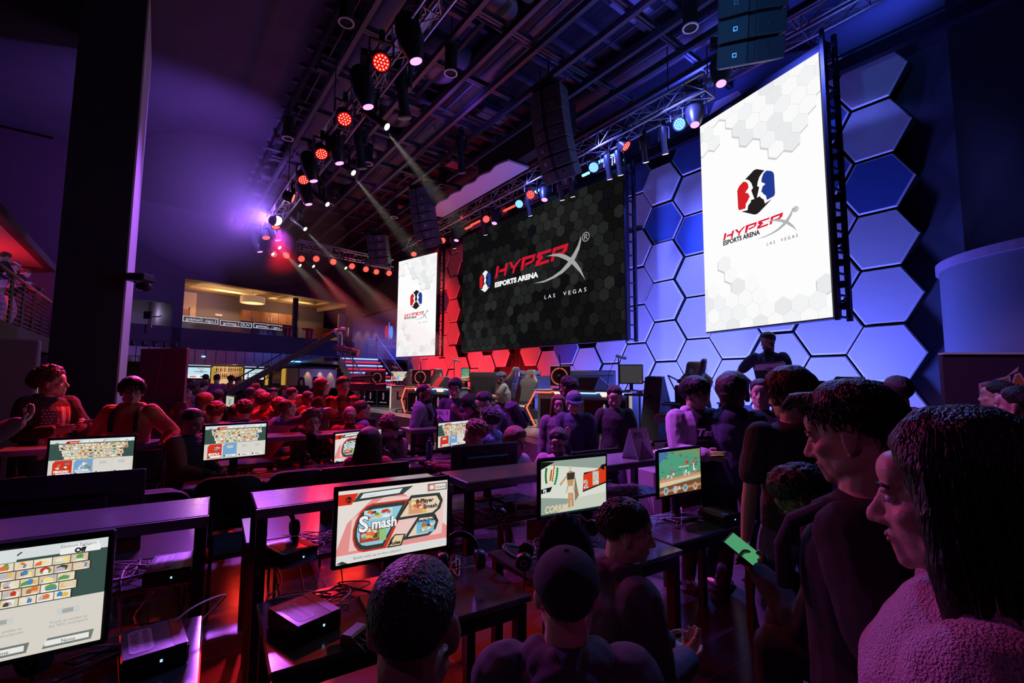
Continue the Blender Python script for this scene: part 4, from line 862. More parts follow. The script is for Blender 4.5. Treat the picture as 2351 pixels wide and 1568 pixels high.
# ================================================================== GAMING DESKS
DA = math.radians(32.7)
DR = Vector((math.cos(DA), math.sin(DA), 0)); DD = Vector((-math.sin(DA), math.cos(DA), 0))
DO = Pz(619, 1547, .75); DO.z = 0
def Dk(a, b, z=0): return DO + DR*a + DD*b + Vector((0, 0, z))
def dab(px, py, z): p = Pz(px, py, z)-DO; return p.dot(DR), p.dot(DD)
m_ledge = mat('ledge_laminate', (.32, .30, .34), .17, .4, bump=.05, bscale=40)
m_tab = mat('table_laminate', (.10, .095, .11), .16, .35, spec=.8)
m_leg = mat('desk_leg_steel', (.03, .03, .033), .4, .5)
m_trim_s = mat('ledge_edge', (.35, .33, .36), .3, .7)
def ledge(a0, a1, b0, b1, label):
    t = thing('desk_divider', label, 'counter', Dk((a0+a1)/2, (b0+b1)/2), DA); L = a1-a0; w = b1-b0
    MB().box((0, 0, 1.075), (L, w, .05), 0, None, .006).build('countertop', m_ledge, t)
    mb = MB(); mb.box((0, -w/2-.003, 1.072), (L, .006, .05)); mb.box((0, w/2+.003, 1.072), (L, .006, .05)); mb.build('edge_trim', m_trim_s, t)
    MB().box((0, 0, .80), (L-.06, w-.02, .025), 0, None, .004).build('shelf', m_tab, t)
    for sx in (-1, 1):
        for sy in (-1, 1): MB().box((sx*(L/2-.03), sy*(w/2-.03), .525), (.05, .05, 1.05)).build('leg', m_leg, t)
    return t
def table(a0, a1, b0, b1, label):
    t = thing('gaming_table', label, 'table', Dk((a0+a1)/2, (b0+b1)/2), DA); L = a1-a0; w = b1-b0
    MB().box((0, 0, .735), (L, w, .03), 0, None, .006).build('tabletop', m_tab, t)
    mb = MB(); mb.box((0, w/2-.02, .69), (L-.1, .03, .05)); mb.box((0, -w/2+.02, .69), (L-.1, .03, .05)); mb.build('rail', m_leg, t)
    for sx in (-1, 1):
        for sy in (-1, 1): MB().box((sx*(L/2-.04), sy*(w/2-.05), .36), (.05, .05, .72)).build('leg', m_leg, t)
    return t
rows = [(-1.35, -.2, 'at the bottom left'), (0, 1.1, 'in the near middle'), (1.2, 2.22, 'right of the near middle one'), (2.23, 3.2, 'with the POOL 1 card')]
for i, (a0, a1, n) in enumerate(rows):
    ledge(a0, a1, .87, 1.29, 'high dark divider counter with violet sheen '+n)
    table(a0 if i < 3 else a0+.02, a1, 0 if i < 3 else .1, .60, 'low dark gaming table on the near side, '+n)
    table(a0, a1, 1.5, 2.1, 'low dark gaming table on the far side, '+n)
rows2 = [(-1.85, -.62, 'at the left, before the two standing youths'), (-.42, .74, 'behind the second roster screen'), (.85, 1.93, 'behind the long-haired player'), (2.05, 3.2, 'with the POOL 2 card')]
for a0, a1, n in rows2:
    ledge(a0, a1, 4.15, 4.6, 'second-row divider counter '+n)
    table(a0, a1, 3.4, 3.95, 'second-row table on the near side, '+n)
    if a0 > -1: table(a0, a1, 4.75, 5.3, 'second-row table on the far side, '+n)
# ---------------- screen graphics
class G2:
    def __init__(s, W, H): s.W, s.H = W, H; s.mb = MB(); s.mats = []; s.k = 0
    def c(s, r, g, b):
        m = scr(r, g, b, .9)
        if m not in s.mats: s.mats.append(m)
        return s.mats.index(m)
    def poly(s, pts, col): 
        s.k += 1; d = -.00002*s.k-.0005
        s.mb.add([(x*s.W-s.W/2, d, y*s.H) for x, y in pts], [tuple(range(len(pts)))], s.c(*col))
    def rect(s, x0, y0, x1, y1, col, sk=0): s.poly([(x0+sk*0, y0), (x1, y0), (x1+sk, y1), (x0+sk, y1)], col)
    def disc(s, x, y, r, col, n=14, ry=None): s.poly([(x+r*math.cos(2*PI*i/n), y+(ry or r*s.W/s.H)*math.sin(2*PI*i/n)) for i in range(n)], col)
    def text(s, t, x, y, h, col, bold=0, shear=0, width=None):
        s.k += 1; d = -.00002*s.k-.0005
        put_text(s.mb, t, h*s.H, lambda X, Y, Z: Vector((x*s.W-s.W/2+X, d+Z*.1, y*s.H+Y)), s.c(*col), bold=bold*s.H, shear=shear, width=width*s.W if width else None)
PAL = [(205, 60, 40), (240, 190, 90), (70, 140, 200), (240, 235, 220), (100, 160, 90), (235, 215, 180), (180, 120, 70), (250, 230, 150), (190, 190, 200), (230, 120, 60), (90, 70, 60), (245, 245, 240)]
def art(g, x0, y0, x1, y1, n, seed, bg):
    r = random.Random(seed); g.rect(x0, y0, x1, y1, bg); w = x1-x0; h = y1-y0
    for i in range(n):
        x = x0+w*r.uniform(.12, .88); y = y0+h*r.uniform(.15, .85); q = w*r.uniform(.05, .2)
        k = r.randint(5, 8); a0 = r.random()*6; qy = min(h*.2, q*g.W/g.H*.8)
        g.poly([(min(x1, max(x0, x+q*math.cos(a0+2*PI*j/k)*r.uniform(.6, 1))), min(y1, max(y0, y+qy*math.sin(a0+2*PI*j/k)*r.uniform(.6, 1)))) for j in range(k)], r.choice(PAL))
def g_roster(g, names=('', ''), seed=1):
    g.rect(0, 0, 1, 1, (60, 85, 78)); g.rect(0, 0, 1, .46, (222, 218, 208)); g.rect(0, .9, 1, 1, (222, 228, 228))
    g.poly([(.16, .88), (.3, .88), (.35, .96), (.21, .96)], (215, 60, 40)); g.disc(.2, .92, .017, (120, 30, 25)); g.text('Smash', .225, .9, .06, (250, 235, 230))
    g.rect(.06, .905, .1, .93, (110, 130, 140)); g.poly([(.36, .9), (.6, .9), (.63, .965), (.39, .965)], (240, 242, 242)); g.text('2', .44, .91, .06, (60, 60, 60)); g.text('Stock', .5, .91, .05, (120, 120, 120))
    g.poly([(.61, .9), (.65, .965), (.64, .965), (.6, .9)], (50, 60, 60)); g.rect(.82, .905, .96, .975, (245, 246, 246)); g.text('Off', .88, .915, .055, (50, 50, 50))
    r = random.Random(seed)
    rws = [(.10, .92, 11), (.11, .93, 11), (.14, .87, 10), (.15, .88, 10), (.17, .86, 10)]
    for j, (x0, x1, n) in enumerate(rws):
        y1 = .88-j*.082; y0 = y1-.08
        g.rect(x0-.004, y0-.004, x1+.004, y1, (60, 55, 50))
        for i in range(n):
            xa = x0+(x1-x0)*i/n; xb = x0+(x1-x0)*(i+1)/n-.003
            g.rect(xa, y0+.002, xb, y1-.004, r.choice([(240, 225, 195), (230, 215, 180), (245, 235, 215), (225, 200, 170)]))
            for q in range(3):
                cx = xa+(xb-xa)*r.uniform(.3, .7); cy = y0+.04+r.uniform(-.012, .016); s_ = (xb-xa)*r.uniform(.14, .34)
                g.poly([(cx-s_, cy-.02), (cx+s_*.8, cy-.022), (cx+s_, cy+.012), (cx, cy+.026), (cx-s_*.9, cy+.01)], r.choice(PAL))
            g.rect(xa+.01, y0+.005, xb-.01, y0+.014, (250, 250, 245))
    for i, (x0, x1, c1) in enumerate([(.05, .27, (215, 55, 40)), (.29, .51, (120, 170, 215)), (.53, .735, (226, 222, 214)), (.755, .96, (226, 222, 214))]):
        y1 = .45
        g.poly([(x0, .02), (x1, .02), (x1, y1), (x0+.03, y1), (x0, y1-.07)], c1)
        if i < 2 and names[i]:
            art(g, x0+.03, .16, x1-.02, y1-.04, 9, seed+i*7, c1); g.text(names[i], x0+.02, .13, .075, (245, 245, 240), bold=.006, width=(x1-x0)*.75)
        else: g.rect(x0+.06, .3, x1-.06, .38, (205, 205, 200)); g.text('None', x0+.07, .05, .06, (90, 90, 90))
        g.rect(x0+.02, .04, x1-.01, .11, (238, 236, 230) if i > 1 else (245, 240, 235)); g.disc(x0+.03, .075, .014, (40, 40, 40))
        if i > 1: g.text('None', x0+.08, .055, .045, (90, 90, 90))
def g_custom(g):
    g_roster(g, seed=4); g.rect(.46, .885, .63, 1, (226, 232, 232)); g.text('k   2', .45, .9, .07, (60, 60, 60)); g.text('Custom Fighters', .80, .955, .04, (120, 120, 120)); g.rect(.8, .89, .97, .95, (245, 246, 246)); g.text('Off', .86, .895, .06, (30, 30, 30), bold=.004)
    g.rect(.5, 0, 1, .455, (224, 218, 208)); 
    for x in (.5, .76):
        g.poly([(x+.0, .03), (x+.2, .03), (x+.21, .12), (x+.02, .12)], (120, 125, 120)); g.rect(x+.01, .05, x+.19, .1, (240, 240, 236)); g.text('None', x+.075, .055, .045, (70, 70, 70))
        g.rect(x+.05, .32, x+.14, .38, (210, 213, 210)); g.rect(x+.07, .33, x+.115, .37, (170, 175, 172)); g.text('Touch an amiibo to\nthe NFC touchpoint', x+.02, .25, .035, (165, 165, 160))
def g_menu(g, part=False):
    g.rect(0, 0, 1, 1, (238, 228, 222)); g.poly([(0, .12), (1, .12), (1, .3), (.55, .9), (.3, .86), (.08, .55), (0, .2)], (236, 150, 148)); g.poly([(.1, .16), (.95, .2), (.97, .75), (.4, .86), (.12, .6)], (244, 205, 200))
    g.poly([(0, .8), (.11, .8), (.17, .95), (0, .95)], (225, 50, 35)); g.disc(.085, .87, .028, (60, 30, 30)); g.rect(.07, .8, .075, .94, (225, 50, 35)); g.rect(.05, .86, .12, .868, (225, 50, 35))
    g.poly([(.12, .83), (.56, .86), (.66, .97), (.18, .95)], (60, 70, 68)); g.poly([(.18, .87), (.53, .885), (.56, .95), (.21, .935)], (232, 238, 240)); g.text('Smash', .21, .885, .055, (255, 255, 255), bold=.006, width=.11); g.text('Smash', .212, .887, .053, (150, 160, 165), width=.105)
    # big rounded panel
    def blob(x0, y0, x1, y1, sk, rl, col, rr=0):
        pts = []
        for i in range(9):
            a = PI/2+PI*i/8/1; pts.append((x0+rl+rl*math.cos(a)+((math.sin(a)+1)/2)*sk*.3, (y0+y1)/2+(y1-y0)/2*math.sin(a)))
        pts += [(x1-sk, y0), (x1, y1)]; g.poly(pts[::1], col)
    blob(.10, .12, .62, .78, .2, .13, (205, 55, 40)); blob(.115, .145, .595, .755, .2, .12, (55, 62, 60)); blob(.14, .2, .56, .70, .17, .11, (150, 205, 225))
    art(g, .19, .25, .40, .45, 16, 5, (190, 60, 50)); art(g, .22, .56, .47, .69, 12, 8, (190, 225, 235)); art(g, .36, .24, .42, .45, 6, 3, (150, 200, 130))
    g.text('S', .175, .40, .31, (70, 75, 80), bold=.016); g.text('S', .177, .405, .30, (252, 253, 253), bold=.007)
    g.text('mash', .285, .42, .2, (70, 75, 80), bold=.014, width=.225); g.text('mash', .287, .423, .198, (252, 253, 253), bold=.006, width=.22)
    for (x0, y0, x1, y1, sd) in ((.52, .52, .94, .80, 2), (.60, .22, .90, .49, 7)):
        q = [(x0-.03, y0-.03), (x1-.08, y0-.02), (x1-.01, y0+.06), (x1+.015, (y0+y1)/2+.04), (x1-.02, y1+.02), (x0+.12, y1+.03)]
        g.poly(q, (55, 62, 60)); q2 = [(x0+.02, y0+.01), (x1-.09, y0+.015), (x1-.04, y0+.07), (x1-.015, (y0+y1)/2+.03), (x1-.05, y1-.02), (x0+.13, y1-.015)]
        g.poly(q2, (238, 215, 190)); art(g, x0+.1, y0+.03, x0+.27, y1-.05, 12, sd, (225, 160, 120) if sd == 2 else (120, 190, 225))
    g.text('8-Player', .69, .70, .085, (30, 30, 30), bold=.003, width=.17); g.text('Smash', .76, .61, .085, (30, 30, 30), bold=.003, width=.14); g.text('Special Smash', .7, .42, .06, (30, 30, 30), bold=.002, width=.19)
    g.poly([(.43, .12), (.56, .12), (.6, .28), (.5, .3), (.46, .24)], (55, 62, 60)); g.poly([(.45, .14), (.55, .14), (.58, .27), (.5, .28)], (235, 210, 160)); g.text('Rules', .455, .155, .07, (25, 25, 25), bold=.003, width=.095)
    g.poly([(.8, .86), (.99, .86), (.99, .97), (.8, .97)], (55, 62, 60)); g.rect(.808, .872, .982, .958, (238, 228, 222)); g.rect(.81, .874, .87, .956, (232, 120, 110)); g.disc(.84, .915, .02, (248, 235, 230)); g.text('Controls', .875, .895, .05, (60, 60, 60), width=.1)
    g.rect(0, .03, 1, .1, (225, 228, 226)); g.text('Battle with up to four players!', .14, .045, .045, (110, 110, 110), width=.42); g.poly([(.0, .02), (.05, .0), (.1, .0), (.05, .045)], (55, 62, 60))
def g_winner(g):
    g.rect(0, 0, 1, 1, (150, 165, 155)); g.poly([(0, .35), (1, .15), (1, .75), (0, .95)], (222, 228, 215)); g.poly([(.2, .0), (1, .0), (1, .3), (.45, .25)], (205, 212, 198)); g.rect(0, 0, 1, .035, (20, 45, 40))
    g.poly([(0, .86), (.2, .98), (0, 1)], (15, 20, 18)); g.poly([(.1, .62), (.17, .62), (.2, .92), (.14, .88)], (200, 40, 30)); g.poly([(.085, .6), (.155, .61), (.185, .91), (.125, .88), (.09, .8), (.12, .8)], (245, 225, 190)); g.poly([(.12, .64), (.145, .64), (.165, .85), (.14, .84)], (150, 110, 50))
    for i in range(7):
        a = i*.09; g.disc(.075+.01*i*(i-6)*.1, .62+a*.45, .016, (20, 110, 40), 8); g.disc(.2+.012*i-.001*i*i, .58+a*.5, .017, (20, 140, 50), 8)
    g.poly([(0, .42), (.13, .44), (.16, .53), (0, .5)], (15, 20, 20)); g.text('P2', .03, .44, .075, (235, 240, 255), bold=.004)
    # plain standing mannequin figure
    g.poly([(.39, .1), (.43, .1), (.44, .4), (.40, .42)], (205, 150, 100)); g.poly([(.45, .1), (.48, .12), (.47, .42), (.44, .42)], (195, 140, 95)); g.poly([(.36, .38), (.5, .38), (.47, .52), (.5, .74), (.43, .8), (.37, .74), (.39, .52)], (200, 150, 100)); g.poly([(.37, .38), (.49, .36), (.47, .5), (.4, .5)], (225, 220, 205)); g.poly([(.38, .62), (.49, .62), (.5, .75), (.38, .75)], (60, 55, 50)); g.poly([(.5, .7), (.56, .3), (.5, .2), (.49, .5)], (150, 120, 90)); g.disc(.43, .84, .024, (225, 200, 175)); g.poly([(.28, .52), (.38, .68), (.38, .72), (.27, .56)], (200, 150, 100))
    g.poly([(.62, .35), (1, .47), (1, .86), (.84, .74), (.64, .72)], (20, 24, 24)); g.poly([(.63, .38), (1, .5), (1, .8), (.63, .68)], (225, 60, 30)); g.poly([(.9, .78), (.97, .72), (.98, .84), (.93, .84)], (20, 20, 20))
    art(g, .78, .46, .88, .72, 5, 12, (200, 205, 190)); g.text('2', .64, .43, .2, (235, 235, 225), bold=.012); g.text('2', .645, .435, .19, (120, 120, 115), bold=.0)
    g.text('CORRIN', .05, .06, .17, (205, 190, 150), bold=.006, shear=.25, width=.34); g.text('CORRIN', .045, .065, .17, (238, 228, 195), bold=.0, shear=.25, width=.335)
def g_stage(g):
    g.rect(0, 0, 1, 1, (80, 160, 130)); g.poly([(0, .75), (.25, .95), (.2, 1), (0, 1)], (70, 120, 175)); g.poly([(.15, .95), (.5, 1), (1, 1), (1, .6), (.9, .9)], (120, 150, 100))
    r = random.Random(2)
    for i in range(40):
        x = r.random(); y = r.uniform(.4, .98); q = r.uniform(.01, .05); g.poly([(max(0, x-q), y), (min(1, x+q), y-.01), (min(1, x+q*.7), min(1, y+.03)), (max(0, x-q*.8), min(1, y+.025))], r.choice([(150, 110, 90), (170, 130, 100), (60, 130, 110), (110, 90, 90)]))
    g.poly([(0, .28), (1, .34), (1, .42), (0, .36)], (215, 150, 110)); g.poly([(0, .2), (1, .3), (1, .36), (0, .3)], (225, 205, 170)); g.poly([(0, 0), (1, 0), (1, .28), (0, .19)], (130, 75, 50)); g.poly([(.0, .06), (1, .1), (1, .16), (0, .12)], (165, 140, 110))
    for i in range(24): x = .05+.9*r.random(); y = .36+.06*x+r.uniform(0, .1); g.disc(x, y, r.uniform(.012, .03), r.choice([(235, 225, 210), (220, 130, 70), (200, 200, 205), (170, 150, 140)]), 7)
    g.disc(.82, .7, .028, (220, 80, 50)); g.rect(.805, .5, .835, .66, (230, 225, 215)); g.rect(.63, .66, .7, .74, (190, 70, 50)); g.rect(.45, .6, .7, .625, (220, 210, 180))
    for x in (.14, .36, .6, .85): g.disc(x, .1, .06, (190, 180, 160), 9); g.disc(x, .11, .035, r.choice(PAL), 8)
    g.text('22', .42, .1, .09, (245, 240, 230), bold=.004)
m_bez = mat('monitor_bezel', (.012, .012, .014), .3)
def monitor(name, label, L0, L1, R0_, R1_, content, h=.31, depth=.05, tz=.75, group=None, stand=True):
    """L0/L1 top and bottom pixel of the left screen edge, R0_/R1_ of the right edge"""
    dl = h*FPX/(L1[1]-L0[1])*1.0; dr = h*FPX/(R1_[1]-R0_[1])
    pl = Pd((L0[0]+L1[0])/2, (L0[1]+L1[1])/2, dl); pr = Pd((R0_[0]+R1_[0])/2, (R0_[1]+R1_[1])/2, dr)
    return mon_at(name, label, pl, pr, h, content, depth, tz, stand)
def mon_at(name, label, pl, pr, h, content, depth=.05, tz=.75, stand=True, back=False):
    W = (pr-pl).xy.length; c = (pl+pr)/2; rz = math.atan2(pr.y-pl.y, pr.x-pl.x); z0 = c.z-h/2
    t = thing(name, label, 'monitor' if name != 'television' else 'television', (c.x, c.y, tz), rz); zb = z0-tz
    mb = MB(); mb.box((0, .0125, zb+h/2), (W+.035, .024, h+.04), 0, None, .006); mb.box((0, .04, zb+h/2), (W*.7, .04, h*.6), 0, None, .015)
    if back: mb.box((0, .06, zb+h*.3), (W*.98, .012, .02))
    mb.build('housing', m_bez, t)
    if content:
        g = G2(W, h); content(g); me = g.mb; me.v = [(v[0], v[1], v[2]+zb) for v in me.v]; d = me.build('display', g.mats, t)
    else:
        mb = MB(); mb.box((0, -.002, zb+h/2), (W, .004, h)); mb.build('display', mat('screen_off', (.01, .01, .012), .15), t)
    if stand:
        mb = MB(); mb.box((0, .05, (zb+h*.3)/2+.01), (.07, .03, zb+h*.3), 0, None, .005); mb.build('stand_neck', M_black, t)
        mb = MB(); mb.box((0, .03, .008), (.26, .19, .016), 0, None, .005); mb.build('stand_base', M_black, t)
    return t
monitor('gaming_monitor', 'glowing monitor with red and cream game menu on the near middle table', (775, 1136), (773, 1296), (1031, 1103), (1021, 1245), g_menu)
pr_ = Pd(240, 1348, 1.55); pl_ = pr_-DR*.56
mon_at('gaming_monitor', 'glowing monitor with a fighter roster cut off by the bottom left of the view', pl_, pr_, .315, g_custom)
monitor('gaming_monitor', 'glowing monitor with the winner screen and a standing figure', (1242, 1063), (1242, 1184), (1391, 1050), (1391, 1161), g_winner)
monitor('gaming_monitor', 'glowing monitor with a green battlefield game beside the POOL 1 card', (1512, 1042), (1515, 1139), (1607, 1030), (1609, 1120), g_stage)
monitor('gaming_monitor', 'glowing roster monitor at far left with one red and one blue tile lit', (115, 1012), (108, 1096), (309, 1005), (303, 1083), lambda g: g_roster(g, ('PIKACHU', 'LUCINA'), 21))
monitor('gaming_monitor', 'glowing roster monitor in the second row, left of the curly-haired player', (472, 978), (467, 1053), (611, 975), (608, 1044), lambda g: g_roster(g, ('RYU', ''), 33))
monitor('gaming_monitor', 'glowing menu monitor partly hidden behind the long-haired player', (769, 995), (769, 1058), (874, 989), (874, 1046), g_menu)
monitor('gaming_monitor', 'glowing roster monitor below the POOL 2 card', (1007, 970), (1005, 1025), (1087, 967), (1086, 1017), lambda g: g_roster(g, seed=9))
def backmon(px0, py0, px1, py1, b, h, label, W=None):
    def at(px, py):
        r = ray(px, py); # intersect vertical plane b=const
        k = (DO+DD*b).dot(DD)/Vector((r.x, r.y, 0)).dot(DD); return Vector((0, 0, CAMH))+r*k
    p0, p1 = at(px0, py0), at(px1, py1)
    if W: p0 = p1-DR*W
    z = (p0.z+p1.z)/2; p0.z = p1.z = z-h/2
    t = mon_at('television' if h > .4 else 'gaming_monitor', label, p1, p0, h, None, back=True); return t
backmon(0, 1102, 328, 1083, 1.72, .5, 'back of a large dark television behind the left divider counter', .95)
backmon(744, 1084, 933, 1062, 1.75, .36, 'dark back of a monitor behind the near middle divider')
backmon(1039, 1031, 1182, 1018, 1.75, .36, 'dark back of a monitor left of the bearded seated player')
backmon(1314, 1043, 1412, 1030, 1.75, .33, 'top edge of a dark monitor beside the POOL 1 card')
backmon(759, 966, 859, 966, 5.1, .34, 'dark back of a monitor in front of the bald man with glasses')
backmon(395, 1003, 440, 1003, 5.15, .3, 'small dark back of a monitor by the seated man in glasses')
# ---------------- stackable chairs
m_chair = mat('chair_fabric', (.03, .028, .035), .8, bump=.6, bscale=400)
def make_chair():
    t = thing('padded_chair', '', 'chair')
    n = 12; mb = MB(); vs = []
    for i in range(n+1):
        x = -.24+.48*i/n; cv = .05*(1-(2*i/n-1)**2); r = .10*(abs(2*i/n-1)**6)
        for z, d in ((.5, 0), (.56, .03), (.80-r, .045), (.86-r, .03), (.87-r, 0)): vs.append((x, -.2-cv-z*.12+d*0-d, z))
        for z, d in ((.86-r, -.03), (.56, -.03)): vs.append((x, -.2-cv-z*.12-d, z))
    m = 7
    fs = [(i*m+k, i*m+(k+1) % m, (i+1)*m+(k+1) % m, (i+1)*m+k) for i in range(n) for k in range(m)] + [tuple(range(m-1, -1, -1)), tuple(n*m+k for k in range(m))]
    mb.add(vs, fs); mb.build('backrest', m_chair, t, 'auto')
    MB().box((0, .02, .45), (.47, .46, .08), 0, None, .03).build('seat', m_chair, t)
    for sx in (-1, 1): MB().tube([(sx*.22, .2, 0), (sx*.22, .2, .42), (sx*.22, -.2, .42), (sx*.22, -.33, .8)], .011, 6).build('side_frame', M_black, t, True)
    for sx in (-1, 1): MB().tube([(sx*.22, -.24, 0), (sx*.22, -.2, .42)], .011, 6).build('leg', M_black, t, True)
    return t
ch0 = make_chair(); used = [False]
def chair(x, y, rz, label, s=1):
    o = ch0 if not used[0] else dup(ch0)
    used[0] = True; o.location = (x, y, 0); o.rotation_euler = (0, 0, rz); o['label'] = label; o['group'] = 'black padded chairs at the desks'; o.scale = (s, s, s); return o
def chair_px(px, py, z, rz, label, s=1): p = Pz(px, py, z); return chair(p.x, p.y, rz, label, s)
chair_px(525, 1093, .87, DA, 'black padded chair with rounded back, left of the pair behind the middle counter', 1.08)
chair_px(672, 1080, .87, DA, 'black padded chair with rounded back, right of the pair behind the middle counter', 1.08)
p = Dk(-.55, 2.45); chair(p.x, p.y, DA+PI, 'black padded chair with its back toward the row, beside the large dark television')
p = Dk(.05, 2.55); chair(p.x, p.y, DA+PI, 'black padded chair in the gap between left and middle counters')
chair_px(350, 1106, .87, DA, 'black padded chair behind the left television')
chair_px(1000, 1070, .87, DA, 'black padded chair by the blue water bottle')
# ---------------- consoles
m_case = mat('speckled_case', (.10, .085, .12), .25, noise_s=90, noise_a=.4)
def make_console():
    t = thing('game_console', '', 'game console')
    MB().box((0, 0, .045), (.26, .30, .09), 0, None, .01).build('case', mat('console_black', (.02, .02, .024), .2), t)
    mb = MB(); mb.box((0, 0, .0915), (.25, .29, .003)); mb.build('lid', m_case, t)
    mb = MB(); mb.box((.095, 0, .0935), (.05, .29, .002)); mb.build('stripe', M_black, t)
    mb = MB(); pts = [(-.09+ (.02-.02*math.cos(a)) if False else x, y) for x, y, a in [(-.1, -.1, 0), (-.085, -.115, 0), (-.02, -.115, 0), (-.005, -.1, 0), (-.005, .1, 0), (-.02, .115, 0), (-.085, .115, 0), (-.1, .1, 0)]]
    mb.prism(pts, .0932, .0942); put_text(mb, 'GAMING', .042, lambda x, y, z: Vector((-.06-y, -.09+x, .0946)), 1, bold=.0012, width=.18); put_text(mb, 'GENERATIONS', .03, lambda x, y, z: Vector((-.02-y, -.1+x, .0946)), 1, bold=.001, width=.2)
    mb.build('sticker', [mat('sticker_pale', (.32, .26, .38), .5), mat('sticker_ink', (.12, .06, .16), .5)], t)
    MB().box((.02, -.151, .05), (.01, .004, .01)).build('power_light', scr(150, 210, 255, 1.5), t)
    return t
co0 = make_console(); uc = [False]
def console(px, py, z, rz, label):
    o = co0 if not uc[0] else dup(co0); uc[0] = True; p = Pz(px, py, z); o.location = (p.x, p.y, z); o.scale = (.72, .80, .80); o.rotation_euler = (0, 0, rz); o['label'] = label; o['group'] = 'game consoles'; return o
console(350, 1512, .75, DA+.15, 'speckled game console with sticker on the bottom left table')
console(395, 1325, .813, DA-.1, 'speckled game console on the shelf under the left counter')
console(698, 1440, .75, DA+.35, 'speckled game console with sticker on the near middle table')
console(665, 1285, .813, DA+.3, 'dark game console on the shelf under the middle counter')
console(1652, 1196, .75, DA-.1, 'dark game console beside the battlefield monitor')
console(650, 1066, .75, DA, 'game console in the second row left of the seated headphones boy')
console(500, 1100, .02, DA, 'game console standing on the floor behind the left counter') if False else None
# ---------------- headsets
def make_headset():
    t = thing('gaming_headset', '', 'headset')
    mb = MB(); pts = [(.085*math.cos(a), 0, .10+.1*math.sin(a)) for a in [PI*i/16 for i in range(17)]]
    Rm = 0
    mb.tube(pts, .009, 8); mb.tube([(x*.88, 0, (z-.1)*.85+.1) for x, y, z in pts], .006, 6); mb.build('headband', M_black, t, True)
    for sx in (-1, 1):
        mb = MB(); mb.lathe([(.02, .0), (.038, .0), (.045, .008), (.045, .03), (.038, .042), (.02, .042)], 20, 0, (sx*.062, 0, .075), (sx, 0, 0), True); mb.lathe([(.0, 0), (.036, 0), (.036, .03), (.02, .036), (.0, .036)][1:4], 20, 0, (sx*.066, 0, .075), (sx, 0, 0))
        c = mb.build('ear_cup', m_fix, t, 'auto')
        MB().lathe([(.014, .036), (.018, .036), (.018, .0385), (.014, .0385)], 16, 0, (sx*.066, 0, .075), (sx, 0, 0), True).build('ring_mark', mat('ring_grey', (.5, .45, .5), .4), c)
    MB().tube([(-.07, .03, .06), (-.07, .1, .03), (-.04, .15, .02)], .004, 6).build('boom_microphone', M_black, t, True)
    return t
hs0 = make_headset(); uh = [False]
def headset(px, py, z, rz, label, tilt=-1.35, s=1.0):
    o = hs0 if not uh[0] else dup(hs0); uh[0] = True; p = Pz(px, py, z) ; o.location = (p.x, p.y, z+.045); o.rotation_euler = (tilt, 0, rz); o['label'] = label; o['group'] = 'headsets on the desks'; o.scale = (s, s, s); return o
headset(640, 1270, .815, DA+.1, 'black headset resting on the shelf under the middle counter', -.5)
headset(1062, 1352, .75, DA-.3, 'black headset with ringed ear cups at the right end of the near middle table', -.6, 1.1)
headset(1235, 1310, .75, DA+.9, 'black headset lying at the left of the capped player', -1.2)
headset(1368, 1262, .75, DA+.4, 'black headset lying under the winner-screen monitor', -.9, 1.1)
headset(1300, 1222, .815, DA, 'black headset on the shelf behind the winner-screen monitor', -.9)
headset(1180, 1208, .815, DA+.6, 'headset lying on the shelf between middle and third counters', -1.0)
headset(690, 1072, .75, DA, 'violet-lit headset on the second-row table', -.8)
headset(905, 1057, .75, DA+.5, 'headset on the table right of the long-haired player', -.8)
headset(190, 1545, .75, DA+.9, 'large black headset on the bottom left table', -.9, 1.2)
# ---------------- cables
def cable(pts, label, r=.003, m=None, kind=None, name='cable'):
    pts = [Vector(p) for p in pts]; out = []
    for i in range(len(pts)-1):
        p0 = pts[max(i-1, 0)]; p1 = pts[i]; p2 = pts[i+1]; p3 = pts[min(i+2, len(pts)-1)]
        for k in range(6):
            t = k/6; out.append(.5*((2*p1)+(p2-p0)*t+(2*p0-5*p1+4*p2-p3)*t*t+(-p0+3*p1-3*p2+p3)*t**3))
    out.append(pts[-1]); mb = MB(); mb.tube(out, r, 6); return mb.build(name, m or M_cable, smooth=True, label=label, cat='cable', group='cables on the desks')
rc = random.Random(8)
def tangle(a0, a1, b0, b1, z, n, label, m=None, fall=True):
    for i in range(n):
        pts = [Dk(rc.uniform(a0, a1), rc.uniform(b0, b1), z+.004+rc.random()*.03) for _ in range(rc.randint(4, 6))]
        if fall and i % 2: q = pts[-1]; pts += [Dk((q-DO).dot(DR), b0-.03, z-.02), Dk((q-DO).dot(DR)+.05, b0-.04, z-.25-rc.random()*.2)]
        cable(pts, label, rc.choice([.0025, .003, .004]), (M_cablew if i % 3 == 0 else M_cable) if m is None else m)
for (a0, a1, n) in [(-.62, -.25, 'left'), (.05, .5, 'near middle'), (.75, 1.05, 'near middle, right half,'), (1.25, 1.9, 'third'), (2.3, 3.0, 'POOL 1')]:
    tangle(a0, a1, .9, 1.25, .815, 7, 'thin cable tangled on the shelf of the %s counter' % n); tangle(a0, a1, .3, .58, .752, 4, 'thin cable trailing over the %s table' % n, None, False)
tangle(-.2, 3.0, 3.6, 4.0, .752, 12, 'thin cable lying on the second-row tables', None, False)
cable([Dk(-.33, .9, .83), Dk(-.45, .8, .72), Dk(-.3, .6, .68), Dk(-.12, .62, .8), Dk(-.25, .45, .84), Dk(-.38, .35, .76)], 'pale looping cable beside the bottom left console', .004, M_cablew)
cable([Dk(.1, .88, .81), Dk(.12, .8, .74), Dk(.05, .72, .7), Dk(.14, .7, .72), Dk(.2, .6, .755), Dk(.3, .5, .755)], 'pale cable looping off the near middle shelf', .004, M_cablew)
